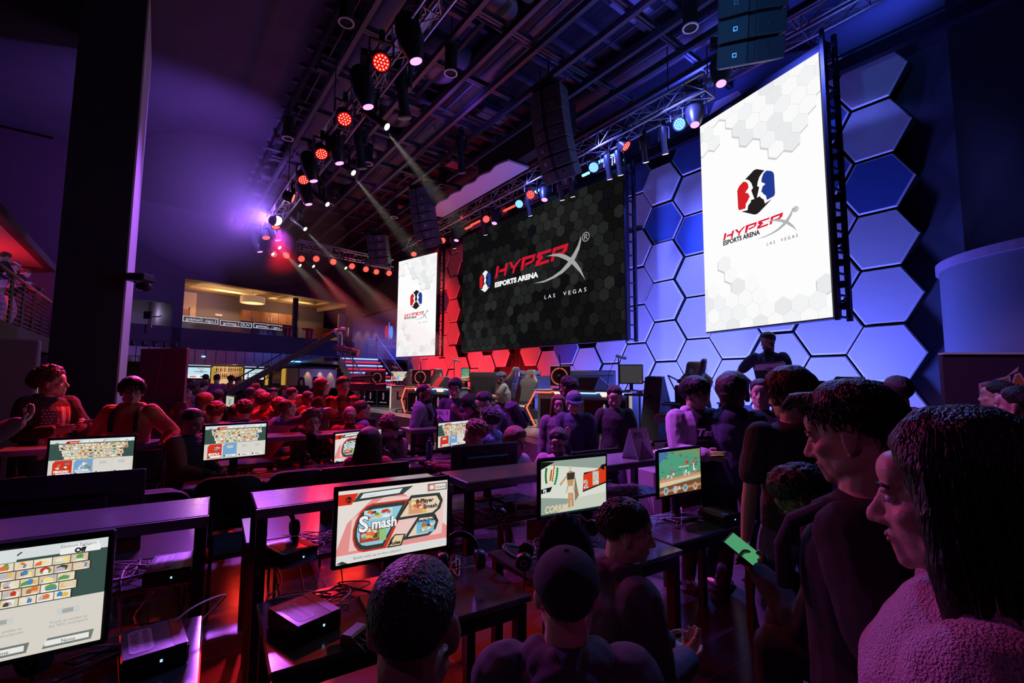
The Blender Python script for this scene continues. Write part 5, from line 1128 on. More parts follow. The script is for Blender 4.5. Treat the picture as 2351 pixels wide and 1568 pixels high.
# small boxes on tables
t = thing('usb_adapter', 'small brown adapter box with plugs on the near middle table', 'adapter', Pz(812, 1470, .75), DA+.7)
MB().box((0, 0, .022), (.11, .055, .04), 0, None, .008).build('case', mat('adapter_brown', (.16, .06, .03), .4), t)
mb = MB()
for k in range(4): mb.tube([(-.04+.025*k, -.028, .02), (-.05+.03*k, -.06, .015), (-.07+.05*k, -.1, .006)], .005, 6)
mb.tube([(.055, 0, .02), (.08, -.02, .02), (.12, -.06, .01)], .007, 6); mb.build('plug', M_black, t, True)
# ---------------- tent cards and bottles
def tent(px, py, b, txt, label, w, h, rz):
    r = ray(px, py); p = Pz(px, py, 1.1); t = thing('tent_card', label, 'sign', (p.x, p.y, 1.1), rz); d = .085
    mm = [mat('card_white', (.75, .7, .78), .7), mat('card_ink', (.05, .03, .06), .7), mat('card_black', (.03, .02, .03), .5), mat('card_red', (.6, .04, .05), .5), mat('card_blue', (.06, .12, .5), .5)]
    F = lambda x, y, z: Vector((x, -d+(y/h)*d-z, y))
    mb = MB(); mb.add([F(-w/2, 0, 0), F(w/2, 0, 0), F(w/2, h, 0), F(-w/2, h, 0), F(-w/2, 0, -.003), F(w/2, 0, -.003), F(w/2, h, -.003), F(-w/2, h, -.003)], [(0, 1, 2, 3), (7, 6, 5, 4), (0, 4, 5, 1), (1, 5, 6, 2), (3, 2, 6, 7), (0, 3, 7, 4)], 0)
    mb.add([F(-w*.42, 0.002, .001), F(w*.42, .002, .001), F(0, h*.58, .001)], [(0, 1, 2)], 2)
    mb.add([F(x*.05, h*.2+y*.09, .002) for x, y in ((-.5, 0), (-.1, .1), (-.1, .9), (-.5, .7))], [(0, 1, 2, 3)], 3); mb.add([F(x*.05, h*.2+y*.09, .002) for x, y in ((.1, .1), (.5, 0), (.5, .7), (.1, .9))], [(0, 1, 2, 3)], 4)
    put_text(mb, 'ESPORTS ARENA', .02, lambda x, y, z: F(x-w*.2, y+.02, .002), 0, width=w*.4); mb.add([F(.005*math.cos(a*PI/4), h*.62+.005*math.sin(a*PI/4), .0015) for a in range(8)], [tuple(range(8))], 1)
    put_text(mb, txt, .07, lambda x, y, z: F(x-w*.36+.015*math.sin(x*40), y+h*.68, .002), 1, width=w*.7); mb.build('front_leaf', mm, t)
    mb = MB(); G_ = lambda x, y, z: Vector((x, d-(y/h)*d+z, y)); mb.add([G_(-w/2, 0, 0), G_(w/2, 0, 0), G_(w/2, h, 0), G_(-w/2, h, 0), G_(-w/2, 0, .003), G_(w/2, 0, .003), G_(w/2, h, .003), G_(-w/2, h, .003)], [(3, 2, 1, 0), (4, 5, 6, 7), (0, 1, 5, 4), (1, 2, 6, 5), (3, 7, 6, 2), (0, 4, 7, 3)]); mb.build('rear_leaf', mm[0], t)
tent(1466, 1052, 1.05, 'POOL 1', 'folded white tent card reading POOL 1 on the right counter', .24, .26, DA+.1)
tent(1010, 975, 4.5, 'POOL 2', 'folded pink-lit tent card reading POOL 2 on the second-row counter', .3, .23, DA-.55)
def bottle(px, py, z, col, lab, h=.24, r=.036, rough=.3, trans=0, lid=(.02, .02, .03)):
    p = Pz(px, py, z); t = thing('water_bottle', lab, 'bottle', (p.x, p.y, z)); MB().lathe([(r*.9, 0), (r, .01), (r, h*.8), (r*.75, h*.9), (r*.6, h*.92), (r*.6, h*.92)], 20).build('body', mat('bottle_'+lab[:6], col, rough, trans=trans), t, 'auto')
    mb = MB(); mb.lathe([(r*.68, h*.9), (r*.68, h), (r*.3, h*1.03)], 20); mb.tube([(-.015, 0, h), (-.012, 0, h+.03), (.012, 0, h+.03), (.015, 0, h)], .004, 6); mb.build('lid', mat('lid_'+lab[:6], lid, .4), t, 'auto')
bottle(985, 1062, .75, (.03, .04, .16), 'dark blue metal flask on the table between the rows', .27, .04)
bottle(1043, 966, 1.1, (.85, .07, .04), 'translucent red drinking bottle beside the POOL 2 card', .19, .037, .2, .3, (.8, .35, .5))
bottle(1300, 1012, 1.1, (.7, .15, .1), 'clear tumbler of red drink held over the counter', .14, .035, .2, .4) if False else None
# pc tower behind the left second-row divider with side lettering
t = thing('computer_tower', 'black computer tower with DG-7 on its side under the left second-row counter', 'computer', Dk(-.82, 4.1), DA)
MB().box((0, 0, .93), (.42, .2, .24), 0, None, .01).build('case', m_fix, t); mb = MB(); put_text(mb, 'DG-7', .07, lambda x, y, z: Vector((.16+y, -.102, 1.03-x)), 0, width=.16); mb.build('lettering', mat('pale_letter', (.5, .4, .5), .5), t)
# papers on the right counter
mb = MB(); p = Pz(1510, 1040, 1.1); mb.box((p.x+.1, p.y+.05, 1.104), (.3, .21, .006), 0, Euler((0, 0, .5))); mb.box((p.x+.16, p.y+.1, 1.112), (.3, .21, .006), 0, Euler((0, 0, .8))); mb.build('paper_stack', M_white, label='loose papers lying beside the POOL 1 card', cat='papers')
# ================================================================== STAGE FURNITURE
m_dk = mat('stage_desk_grey', (.18, .22, .25), .4, .3); m_dark = mat('stage_black', (.03, .03, .035), .5)
def logo(mb, F, s, m=(2, 3, 4)):
    """small two-face emblem; F(x,y) plane, s height; material slots red, blue, white"""
    q = lambda P: [F(x*s, y*s) for x, y in P]
    for P, k in (([(-.22, -.3), (-.1, -.28), (-.07, -.1), (-.04, -.02), (-.08, .08), (-.06, .18), (-.12, .3), (-.2, .25), (-.24, .1)], m[0]), ([(.22, -.25), (.08, -.3), (.06, -.1), (.03, -.03), (.08, .08), (.06, .18), (.12, .3), (.2, .28), (.24, .1)], m[1]), ([(-.12, -.38), (0, -.5), (.12, -.38), (.04, -.2), (.02, 0), (.05, .2), (.09, .38), (0, .5), (-.09, .38), (-.05, .2), (-.02, 0), (-.04, -.2)], m[2])):
        mb.add(q(P), [tuple(range(len(P)))], k)
def stage_desk(pl, pr, label, panels=2, h=.85):
    W = (pr-pl).xy.length; c = (pl+pr)/2; rz = math.atan2(pr.y-pl.y, pr.x-pl.x); t = thing('stage_desk', label, 'desk', (c.x, c.y, STZ), rz)
    mb = MB(); mb.box((0, .35, h/2-.03), (W, .7, h-.06), 0, None, .01); mb.build('body', m_dk, t)
    mb = MB(); mb.box((0, .32, h-.02), (W+.1, .8, .04), 0, None, .01); mb.build('desktop', mat('desk_top_pale', (.5, .45, .45), .3), t)
    for i in range(panels):
        pw = W/panels; x = -W/2+pw*(i+.5); mb = MB(); mb.box((x, -.012, h*.42), (pw*.84, .02, h*.66), 0); mb.box((x, -.006, h*.42), (pw*.9, .02, h*.72), 1)
        logo(mb, lambda X, Y: (x+X, -.025, h*.5+Y), h*.34); put_text(mb, 'ESPORTS ARENA', .05, lambda X, Y, Z: Vector((x-pw*.25+X, -.026, h*.2+Y)), 4, width=pw*.5)
        mb.build('front_panel', [mat('panel_black', (.01, .012, .015), .2), m_dk, mat('logo_red', (.8, .04, .05), .5, emit=(.8, .04, .05), es=.25), mat('logo_blue', (.06, .15, .7), .5, emit=(.06, .15, .8), es=.25), mat('logo_white', (.9, .9, .9), .5, emit=(1, 1, 1), es=.25)], t)
    er = emat('desk_led_red', (1, .10, .05), 2.2); eb = emat('desk_led_blue', (.18, .35, 1), 3.0); ew = emat('desk_led_warm', (1, .7, .6), 1.2)
    mb = MB(); q = W/4
    for sg, mi in ((-1, 0), (1, 1)):
        a = -W/2 if sg < 0 else 0
        mb.beam((a, -.03, h-.07), (a+W*.16, -.03, h-.07), .03, .03, mi); mb.beam((a+W*.16, -.03, h-.07), (a+W*.2, -.03, h-.04), .03, .03, mi); mb.beam((a+W*.2, -.03, h-.04), (a+W*.38, -.03, h-.04), .03, .03, mi); mb.beam((a+W*.38, -.03, h-.04), (a+W*.42, -.03, h-.07), .03, .03, mi); mb.beam((a+W*.42, -.03, h-.07), (a+W*.5, -.03, h-.07), .03, .03, mi)
    mb.build('led_strip', [er, eb], t)
    for a in (-W/2, 0):
        mb = MB(); mb.add([(a+W*.2, -.035, h-.055), (a+W*.38, -.035, h-.055), (a+W*.35, -.035, h-.14), (a+W*.23, -.035, h-.14)], [(0, 3, 2, 1)]); mb.build('mesh_badge', ew, t)
    MB().beam((W/2+.02, -.02, 0), (W/2+.02, -.02, h), .05, .03).build('end_post', mat('end_white', (.8, .75, .75), .4, emit=(1, .8, .7), es=.4), t)
    if panels == 2 and W > 1.6:
        mb = MB(); mb.tube([(-W/2-.02, -.06, h-.05), (-W/2-.25, -.06, h*.5), (-W/2-.02, -.06, .03)], .02, 6); mb.build('side_neon', er, t)
    return t
PS = lambda px, d: Pd(px, 900, d)
stage_desk(PS(838, 18.7), PS(897, 17.6), 'far stage desk with two logo panels near the stairs')
stage_desk(PS(935, 14.6), PS(1036, 12.7), 'middle stage desk with logo panels and red neon side')
stage_desk(PS(1234, 10.4), PS(1446, 9.2), 'near stage desk with red and blue light strips behind the standing crowd', 2)
def ring_monitor(px0, py0, px1, py1, d, label):
    a = Pd(px0, py1, d); b = Pd(px1, py1, d-.15); zt = Pd(px0, py0, d).z; c = (a+b)/2; W = (b-a).xy.length; rz = math.atan2(b.y-a.y, b.x-a.x); z0 = STZ+.85
    t = thing('stage_monitor', label, 'monitor', (c.x, c.y, z0), rz); hz = zt-z0
    mb = MB(); mb.box((0, .03, hz-.5*hz*.85), (W, .04, hz*.85), 0, None, .008); mb.box((0, .05, hz*.3), (.06, .04, hz*.6)); mb.box((0, .03, .01), (.3, .22, .02)); mb.build('housing', m_dark, t)
    r = hz*.34; mb = MB(); mb.tube([(r*math.cos(a_), -.06, hz*.55+r*math.sin(a_)) for a_ in [2*PI*i/28 for i in range(29)]], .014, 8); mb.build('ring', mat('ring_red', (.6, .15, .12), .3, emit=(1, .2, .12), es=.35), t, True)
    mb = MB(); mb.tube([(0, -.06, 0), (0, -.07, hz*.5), (.02, -.06, hz+.02), (0, -.06, hz+.22), (-.03, -.06, hz+.26)], .012, 8); mb.ell((0, -.08, hz*.5), (.05, .04, .07)); mb.ell((.05, -.08, hz*.25), (.04, .03, .06)); mb.build('microphone_arm', M_blackm, t, True)
    return t
ring_monitor(850, 853, 884, 880, 17.8, 'dark monitor with a small red ring on the far stage desk')
ring_monitor(945, 849, 988, 880, 13.8, 'dark monitor with a red ring on the middle stage desk')
ring_monitor(1263, 840, 1309, 882, 10.1, 'dark blue monitor with a red ring on the near stage desk')
def smon(px0, py0, px1, py1, d, label, content, dd=-.1):
    a = Pd(px0, py1, d); b = Pd(px1, py1, d+dd); h = Pd(px0, py0, d).z-a.z; a.z = b.z = a.z+h/2; t = mon_at('stage_monitor', label, a, b, h, content, tz=min(STZ+.85, a.z-h/2-.04)); return t
smon(898, 853, 934, 874, 18.0, 'glowing roster monitor at the back of the stage', lambda g: g_roster(g, seed=51))
smon(1059, 846, 1077, 875, 12.6, 'narrow angled monitor with a grey green game on the stage', g_stage)
def g_grey(g): g.rect(0, 0, 1, 1, (62, 60, 62)); g.disc(.92, .1, .03, (200, 60, 40))
smon(1424, 839, 1475, 879, 9.3, 'square grey monitor at the right end of the near stage desk', g_grey)
def speaker_box(px0, px1, ytop, d, depth, label, side=None, rz=None, z0=STZ):
    a = Pd(px0, ytop, d); b = Pd(px1, ytop, d-.2); W = (b-a).xy.length; h = a.z-z0; c = (a+b)/2; r = math.atan2(b.y-a.y, b.x-a.x) if rz is None else rz
    t = thing('speaker_cabinet_box', label, 'speaker', (c.x, c.y, z0), r); mb = MB(); mb.box((0, depth/2, h/2), (W, depth, h), 0, None, .02); mb.build('cabinet', mat('cabinet_black', (.05, .045, .045), .7, bump=.4, bscale=150), t)
    mb = MB(); mb.box((0, -.006, h*.5), (W*.92, .012, h*.8)); mb.build('grille', m_dark, t)
    for sx in (-1, 1): mb = MB(); mb.box((sx*W*.36, -.014, h*.62), (.07, .01, .16)); mb.build('handle', M_black, t)
    return t
speaker_box(1079, 1141, 854, 13.0, .8, 'black loudspeaker cabinet on the stage behind the seated man in the blue cap')
speaker_box(1309, 1414, 850, 11.0, .8, 'large black loudspeaker cabinet with blue-lit side on the stage')
speaker_box(1020, 1058, 878, 14.2, .5, 'low black box on the stage by the microphone stand')
def wedge(px0, px1, py0, py1, d, label, z0=STZ):
    a = Pd(px0, py1, d); b = Pd(px1, py1, d-.25); W = (b-a).xy.length; h = Pd(px0, py0, d).z-z0; c = (a+b)/2; r = math.atan2(b.y-a.y, b.x-a.x)
    t = thing('tilted_stage_panel', label, 'panel', (c.x, c.y, z0), r)
    mb = MB(); mb.prism([(-.35, 0), (.35, 0), (.35, .1), (-.05, h), (-.12, h)], -W/2, W/2, 0, lambda x, y, z: (z, x, y)); mb.build('body', m_dark, t)
    mb = MB(); mb.tube([(W/2, .36, .1), (W/2, -.05, h+.01), (-W/2, -.05, h+.01)], .014, 6); mb.build('bright_edge', mat('edge_silver', (.7, .68, .7), .3, .8), t)
wedge(1490, 1530, 866, 945, 8.6, 'black sloping desk side panel right of the grey monitor'); wedge(1925, 1990, 868, 930, 6.4, 'black sloping panel on the stage at the right')
wedge(1335, 1380, 868, 884, 9.6, 'small tilted laptop on the near stage desk', STZ+.85); wedge(1015, 1030, 866, 882, 12.9, 'small blue laptop on the middle stage desk', STZ+.85)
speaker_box(1548, 1606, 884, 7.6, .5, 'low equipment box on the stage in front of the hexagon wall'); 
# thin legged side table
a = Pd(1450, 894, 8.9); b = Pd(1506, 894, 8.5); c = (a+b)/2; t = thing('side_table', 'black side table with coiled white cable at the end of the near stage desk', 'table', (c.x, c.y, STZ), math.atan2(b.y-a.y, b.x-a.x)); W = (b-a).xy.length
MB().box((0, 0, .78), (W, .5, .04)).build('tabletop', m_dark, t)
for sx in (-1, 1):
    for sy in (-1, 1): MB().tube([(sx*(W/2-.04), sy*.2, 0), (sx*(W/2-.04), sy*.2, .77)], .016, 6).build('leg', M_black, t)
pts = [Vector((c.x-.1+.06*math.cos(k), c.y-.1+.06*math.sin(k), STZ+.81+.004*k)) for k in range(14)]
cable(pts+[Vector((c.x+.1, c.y-.2, STZ+.82)), Vector((c.x+.15, c.y-.3, STZ+.5)), Vector((c.x-.05, c.y-.3, STZ+.2)), Vector((c.x+.05, c.y-.3, STZ+.02))], 'coiled white cable hanging off the black side table', .008, M_cablew)
# gaming chairs
m_pu = mat('chair_leatherette', (.16, .15, .15), .35, bump=.3, bscale=60); m_puw = mat('chair_white', (.7, .7, .7), .5); 
def make_gchair():
    t = thing('gaming_chair', '', 'chair'); n = 14
    prof = [(.02, .20, .06), (.10, .22, .07), (.25, .20, .07), (.42, .22, .07), (.55, .27, .075), (.62, .25, .07), (.70, .17, .065), (.78, .15, .06), (.86, .135, .05), (.90, .10, .035)]
    mb = MB(); vs = []; k = 16
    for z, hw, th in prof:
        for j in range(k):
            a = 2*PI*j/k; x = hw*math.copysign(abs(math.cos(a))**.6, math.cos(a)); y = th*math.sin(a)+.10*(abs(x)/.27)**2*(.7 if z < .66 else .2); vs.append((x, y-.22-z*.28, .48+z))
    fs = [(i*k+j, i*k+(j+1) % k, (i+1)*k+(j+1) % k, (i+1)*k+j) for i in range(len(prof)-1) for j in range(k)]+[tuple(range(k-1, -1, -1)), tuple(range((len(prof)-1)*k, len(prof)*k))]
    mb.add(vs, fs); mb.build('backrest', m_pu, t, True)
    mb = MB()
    for f in (0, 1):
        yo = lambda z, f=f: (-.22-z*.28)+(.078 if f else -.082)
        sg = 1 if f else -1
        for sx in (-1, 1): mb.add([(sx*(.07+.035*math.cos(a)*1.0), yo(.72)+sg*.001, .48+.72+.06*math.sin(a)) for a in [2*PI*i/10 for i in range(10)]], [tuple(range(10))], 0 if sx < 0 else 1)
        for i in range(7):
            for j in range(5): mb.add([(-.1+.05*j+.018*x, yo(.1+i*.06)+sg*.004, .48+.12+i*.06+.022*y) for x, y in ((-1, 0), (0, -1), (1, 0), (0, 1))], [(0, 1, 2, 3)], 2)
    mb.build('emblem', [mat('chair_red', (.7, .04, .03), .4), m_puw, mat('stitch_pale', (.4, .38, .36), .5)], t)
    mb = MB(); mb.box((0, .04, .44), (.5, .5, .1), 0, None, .04); mb.ell((.22, .04, .48), (.06, .24, .06)); mb.ell((-.22, .04, .48), (.06, .24, .06)); mb.build('seat', m_pu, t, 'auto')
    for sx in (-1, 1):
        mb = MB(); mb.box((sx*.31, .02, .68), (.08, .28, .035), 0, None, .015); mb.beam((sx*.31, 0, .42), (sx*.31, 0, .67), .05, .03); mb.beam((sx*.2, 0, .42), (sx*.33, 0, .42), .05, .03); mb.build('armrest', m_fix, t)
    MB().tube([(0, 0, .08), (0, 0, .4)], .035, 10).build('gas_column', M_black, t)
    for k in range(5):
        a = 2*PI*k/5+.3; mb = MB(); mb.beam((0, 0, .11), (.32*math.cos(a), .32*math.sin(a), .075), .05, .03); c = mb.build('base_arm', m_fix, t)
        MB().lathe([(.03, -.02), (.03, .02)], 12, 0, (.32*math.cos(a), .32*math.sin(a), .03), (-math.sin(a), math.cos(a), 0)).build('caster', M_black, c)
    return t
gc0 = make_gchair(); ug = [False]
def gchair(px, d, rz, label, z=STZ, s=1):
    o = gc0 if not ug[0] else dup(gc0); ug[0] = True; p = Pd(px, 900, d); o.location = (p.x, p.y, z); o.rotation_euler = (0, 0, rz); o['label'] = label; o['group'] = 'gaming chairs'; o.scale = (s,)*3; return o
gchair(1200, 11.0, 2.6, 'gaming chair with white diamond stitching turned beside the seated man in the blue cap', s=.95)
gchair(934, 15.2, .6, 'black gaming chair behind the middle stage desk, left of its ringed monitor'); gchair(1000, 14.2, .3, 'black gaming chair right of the ringed monitor on the middle desk')
gchair(1606, 7.6, 2.9, 'black gaming chair before the blue hexagons behind the lilac hoodie'); gchair(842, 19.3, .4, 'black gaming chair behind the far stage desk')
gchair(420, 8.3, .5, 'black gaming chair in the red crowd beside the banner', 0); gchair(1545, 7.3, 1.2, 'turned gaming chair with visible armrest right of the side table'); gchair(1152, 11.9, .9, 'gaming chair the man in the blue cap sits on')
# microphones
def mic(px, py0, py1, d, label):
    p = Pd(px, py1, d); top = Pd(px, py0, d).z; t = thing('microphone', label, 'microphone', (p.x, p.y, STZ)); h = top-STZ
    mb = MB(); mb.tube([(0, 0, 0), (0, 0, h)], .012, 8); mb.tube([(-.25, 0, h*.55), (-.2, 0, h*.8), (-.05, 0, h)], .006, 6); mb.build('stand', M_blackm, t, True); mb = MB(); mb.lathe([(.03, -.11), (.035, .11)], 12, 0, (.05, 0, h+.02), (1, .0, -.25)); mb.build('microphone_body', M_alu, t, 'auto')
    MB().lathe([(.13, 0), (.12, .02)], 20).build('base', M_black, t)
mic(1042, 829, 890, 12.9, 'microphone on a slim stand before the red hexagons'); mic(1421, 822, 890, 9.5, 'microphone on a gooseneck stand above the grey monitor'); mic(903, 845, 890, 18.2, 'small microphone above the far stage monitor')
# projectors / cameras on a case
t = thing('equipment_case', 'dark equipment case on the stage with stacked projectors', 'case', (*Pd(1222, 870, 13.0).xy, STZ), .3); hz = Pd(1222, 863, 13).z-STZ; MB().box((0, 0, hz/2), (.9, .6, hz), 0, None, .02).build('case', m_dark, t)
for i, px in enumerate((1193, 1226)):
    t = thing('projector', 'small bright-edged projector on the equipment case, '+['left', 'right'][i], 'projector', (*Pd(px, 870, 13).xy, STZ+hz), .4); mb = MB(); mb.box((0, 0, .08), (.3, .3, .13), 0, None, .02); mb.build('body', M_grey, t); mb = MB(); mb.lathe([(.05, 0), (.06, .06)], 14, 0, (0, -.15, .09), (0, -1, 0)); mb.build('lens', M_alu, t)
# small gear on stage floor/desks right
def armlamp(px, py, d, label):
    p = Pd(px, py, d); t = thing('desk_microphone', label, 'microphone', (p.x, p.y, STZ+.0)); h = p.z-STZ; mb = MB(); mb.tube([(0, 0, 0), (-.02, 0, h*.7), (-.22, 0, h+.12)], .012, 6); mb.tube([(-.22, 0, h+.12), (.02, 0, h)], .012, 6); mb.build('arm', m_fix, t, True); mb = MB(); mb.ell((.05, 0, h+.02), (.12, .04, .05)); mb.build('microphone_body', m_fix, t, True)
armlamp(1563, 878, 7.9, 'black microphone on a folding arm against the blue hexagons'); armlamp(1878, 885, 6.6, 'black microphone on a short arm at the right of the stage')
# camcorder on tripod beside the stage
p = Pd(832, 888, 9.0); t = thing('video_camera', 'broadcast camcorder on a tripod beside the plaid-shirt man', 'camera', (p.x, p.y, 0), .3); z = p.z
mb = MB(); mb.box((0, 0, z), (.5, .14, .16), 0, None, .02); mb.box((-.1, 0, z+.12), (.24, .05, .05)); mb.tube([(-.2, 0, z+.18), (.2, 0, z+.2)], .03, 8); mb.lathe([(.06, 0), (.075, .2)], 14, 0, (.25, 0, z), (1, 0, 0)); mb.build('camera_body', mat('camera_violet', (.08, .07, .12), .3), t, 'auto'); mb = MB(); mb.box((-.3, -.05, z+.06), (.1, .12, .09)); mb.build('viewfinder', M_black, t)
mb = MB(); mb.tube([(0, 0, z-.08), (0, 0, z-.3)], .04, 10)
mb.build('tripod_head', M_black, t)
for a in range(3): MB().tube([(0, 0, z-.28), (.45*math.cos(a*2.1+.3), .45*math.sin(a*2.1+.3), .01)], .02, 6).build('tripod_leg', M_blackm, t)
# monitor with small game in the red crowd and its tables
a = Pd(519, 930, 8.6); b = Pd(535, 932, 8.2); a.z = b.z = Pd(527, 922, 8.4).z; 
def g_pale(g): g.rect(0, 0, 1, 1, (190, 205, 180)); g.poly([(0, 0), (1, .1), (1, .3), (0, .2)], (215, 200, 150)); g.poly([(.3, .2), (.6, .2), (.7, .8), (.4, .7)], (140, 170, 175))
a = Pd(519, 922, 8.8); b = Pd(537, 922, 8.2); h = Pd(520, 908, 8.5).z-Pd(520, 932, 8.5).z
mon_at('gaming_monitor', 'small bright monitor turned sideways in the red-lit crowd', a, b, h, g_pale)
def ptable(px0, px1, z, d, label, dep=.7):
    a = Pd(px0, 900, d); b = Pd(px1, 900, d+.3); c = (a+b)/2; W = (b-a).xy.length; t = thing('crowd_table', label, 'table', (c.x, c.y, 0), math.atan2(b.y-a.y, b.x-a.x)); MB().box((0, 0, z-.02), (W, dep, .04)).build('tabletop', m_tab, t)
    for sx in (-1, 1):
        for sy in (-1, 1): MB().box((sx*(W/2-.05), sy*(dep/2-.05), (z-.04)/2), (.05, .05, z-.04)).build('leg', m_leg, t)
ptable(500, 570, .75, 8.5, 'dark table under the small bright monitor in the crowd'); ptable(500, 600, 1.05, 11, 'high dark counter at the back of the crowd')
# second bar row: low wall with panels
# ================================================================== PEOPLE
SK = {'light': mat('skin_light', (.60, .38, .29), .5, bump=.1, bscale=300), 'tan': mat('skin_tan', (.42, .25, .17), .5, bump=.1, bscale=300), 'dark': mat('skin_dark', (.13, .07, .045), .45, bump=.1, bscale=300)}
def cloth(name, c, r=.85, b=.5): return mat('cloth_'+name, c, r, bump=b, bscale=500)
def hairm(name, c): return mat('hair_'+name, c, .45, bump=1.0, bscale=60, wave=(3, 3, .6))
HB = hairm('black', (.012, .010, .012)); HBR = hairm('brown', (.05, .028, .018)); HR = hairm('auburn', (.16, .05, .03)); HG = hairm('greying', (.10, .09, .09))
tex_f = bpy.data.textures.new('folds', 'CLOUDS'); tex_f.noise_scale = .16; tex_f.noise_depth = 2
tex_h = bpy.data.textures.new('curls', 'CLOUDS'); tex_h.noise_scale = .028; tex_h.noise_depth = 1
tex_s = bpy.data.textures.new('locks', 'CLOUDS'); tex_s.noise_scale = .05; tex_s.noise_depth = 3
tex_b = bpy.data.textures.new('stubble', 'CLOUDS'); tex_b.noise_scale = .008; tex_b.noise_depth = 1
def fuse(mb, name, m, vox, parent, smooth=4, disp=None, mats=None, face_mat=None, mid=.5):
    me = bpy.data.meshes.new('tmp'); me.from_pydata(mb.v, [], mb.f); o = bpy.data.objects.new('tmp', me); TS.collection.objects.link(o)
    r = o.modifiers.new('r', 'REMESH'); r.mode = 'VOXEL'; r.voxel_size = vox; r.use_smooth_shade = True
    if smooth: s = o.modifiers.new('s', 'SMOOTH'); s.iterations = smooth; s.factor = .5
    if disp:
        for tx, st in (disp if isinstance(disp, list) else [disp]): d = o.modifiers.new('d', 'DISPLACE'); d.texture = tx; d.strength = st; d.texture_coords = 'LOCAL'; d.mid_level = mid
    nm = evaluate(o); nm.name = name
    bpy.data.objects.remove(o); bpy.data.meshes.remove(me); nm.materials.clear()
    for q in (mats or [m]): nm.materials.append(q)
    if face_mat:
        nm.polygons.foreach_set('material_index', [face_mat(p.center) for p in nm.polygons])
    nm.polygons.foreach_set('use_smooth', [True]*len(nm.polygons))
    ob = bpy.data.objects.new(name, nm); COL.objects.link(ob)
    if parent: ob.parent = parent
    return ob
def eloft(mb, secs, n=18):
    """sections: (centre, rx, ry, x-axis, y-axis)"""
    vs = []; m = len(secs)
    for c, rx, ry, ax, ay in secs:
        for k in range(n):
            a = 2*PI*k/n; vs.append(c+ax*(rx*math.cos(a))+ay*(ry*math.sin(a)))
    fs = [(i*n+k, i*n+(k+1) % n, (i+1)*n+(k+1) % n, (i+1)*n+k) for i in range(m-1) for k in range(n)]+[tuple(range(n-1, -1, -1)), tuple(range((m-1)*n, m*n))]
    mb.add(vs, fs)
def chain(mb, pts, rs, n=10):
    for i in range(len(pts)-1):
        mb.tube([pts[i], pts[i].lerp(pts[i+1], .5), pts[i+1]], [rs[i], (rs[i]+rs[i+1])/2*1.03, rs[i+1]], n)
    for p, r in zip(pts, rs): mb.ell(p, (r, r, r), 0, n, 6)
def ik(a, b, l1, l2, pole):
    d = b-a; L = max(.05, min(d.length, (l1+l2)*.995)); d = d.normalized()*L; b = a+d; x = (l1*l1-l2*l2+L*L)/(2*L); h = math.sqrt(max(0, l1*l1-x*x))
    p = (pole-d*pole.dot(d)/d.dot(d)); p = p.normalized() if p.length > 1e-5 else Vector((0, -1, 0)); return a+d.normalized()*x+p*h, b
def hand(mb, w, f, nrm, side, curl=.5, spread=0, s=1.0):
    f = f.normalized(); nrm = (nrm-f*nrm.dot(f)).normalized(); x = f.cross(nrm)*side     # x toward the thumb
    Rm = Matrix((x, f, nrm)).transposed()
    mb.ell(w+f*.045*s, (.040*s, .052*s, .016*s), 0, 12, 8, Rm); mb.ell(w+f*.015*s, (.03*s, .03*s, .018*s), 0, 10, 6, Rm)
    for i, (xo, l) in enumerate(((.030, .072), (.010, .080), (-.010, .074), (-.029, .058))):
        p = w+f*.085*s+x*xo*s; d = (f+x*(xo*spread*6)).normalized(); pts = [p-f*.02]
        a = curl*.55*(1+.12*i)
        for k, q in enumerate((.42, .32, .26)):
            d = (d*math.cos(a)+nrm*math.sin(a)); nn = d; pts.append(pts[-1]+d*(l*q*s+(.02 if k == 0 else 0))); nrm2 = nrm
            a = curl*.75
        chain(mb, pts, [.0092*s, .0088*s, .0082*s, .0072*s], 8)
    t0 = w+f*.025*s+x*.03*s; d = (x*.75+f*.6+nrm*.35*curl*2).normalized(); chain(mb, [t0, t0+d*.032*s, t0+(d*.6+f*.6+nrm*.3*curl).normalized()*.062*s], [.012*s, .0105*s, .009*s], 8)
def head_mesh(mb, M, sx=1.0, jaw=1.0, ears=True):
    old = mb.M; mb.M = M
    mb.ell((0, -.014, .034), (.076*sx, .094, .083), 0, 24, 16); mb.ell((0, .028, -.028), (.060*sx, .064, .084), 0, 20, 14); mb.ell((0, .034, -.076*jaw), (.049*sx, .046, .038), 0, 16, 10)
    mb.ell((0, .074, -.098*jaw), (.020, .016, .016)); mb.ell((0, .066, .045), (.052*sx, .030, .035))
    mb.tube([(0, .085, .018), (0, .100, -.012), (0, .112, -.032)], [.008, .010, .0125], 10); mb.ell((0, .110, -.034), (.012, .012, .010))
    for q in (-1, 1):
        mb.ell((q*.013, .098, -.037), (.008, .011, .007)); mb.ell((q*.027, .082, .018), (.020, .012, .008)); mb.ell((q*.042*sx, .058, -.022), (.021, .024, .02))
        if ears: mb.ell((q*.079*sx, -.012, -.004), (.009, .020, .034), 0, 12, 8, Euler((.15, 0, q*-.45))); mb.ell((q*.074*sx, -.004, -.03), (.008, .010, .014))
        mb.ell((q*.05*sx, .010, -.062), (.018, .04, .03))
    mb.ell((0, .087, -.058), (.024, .012, .007)); mb.ell((0, .085, -.069), (.021, .011, .007)); mb.ell((0, .080, -.082), (.020, .013, .011))
    mb.M = old
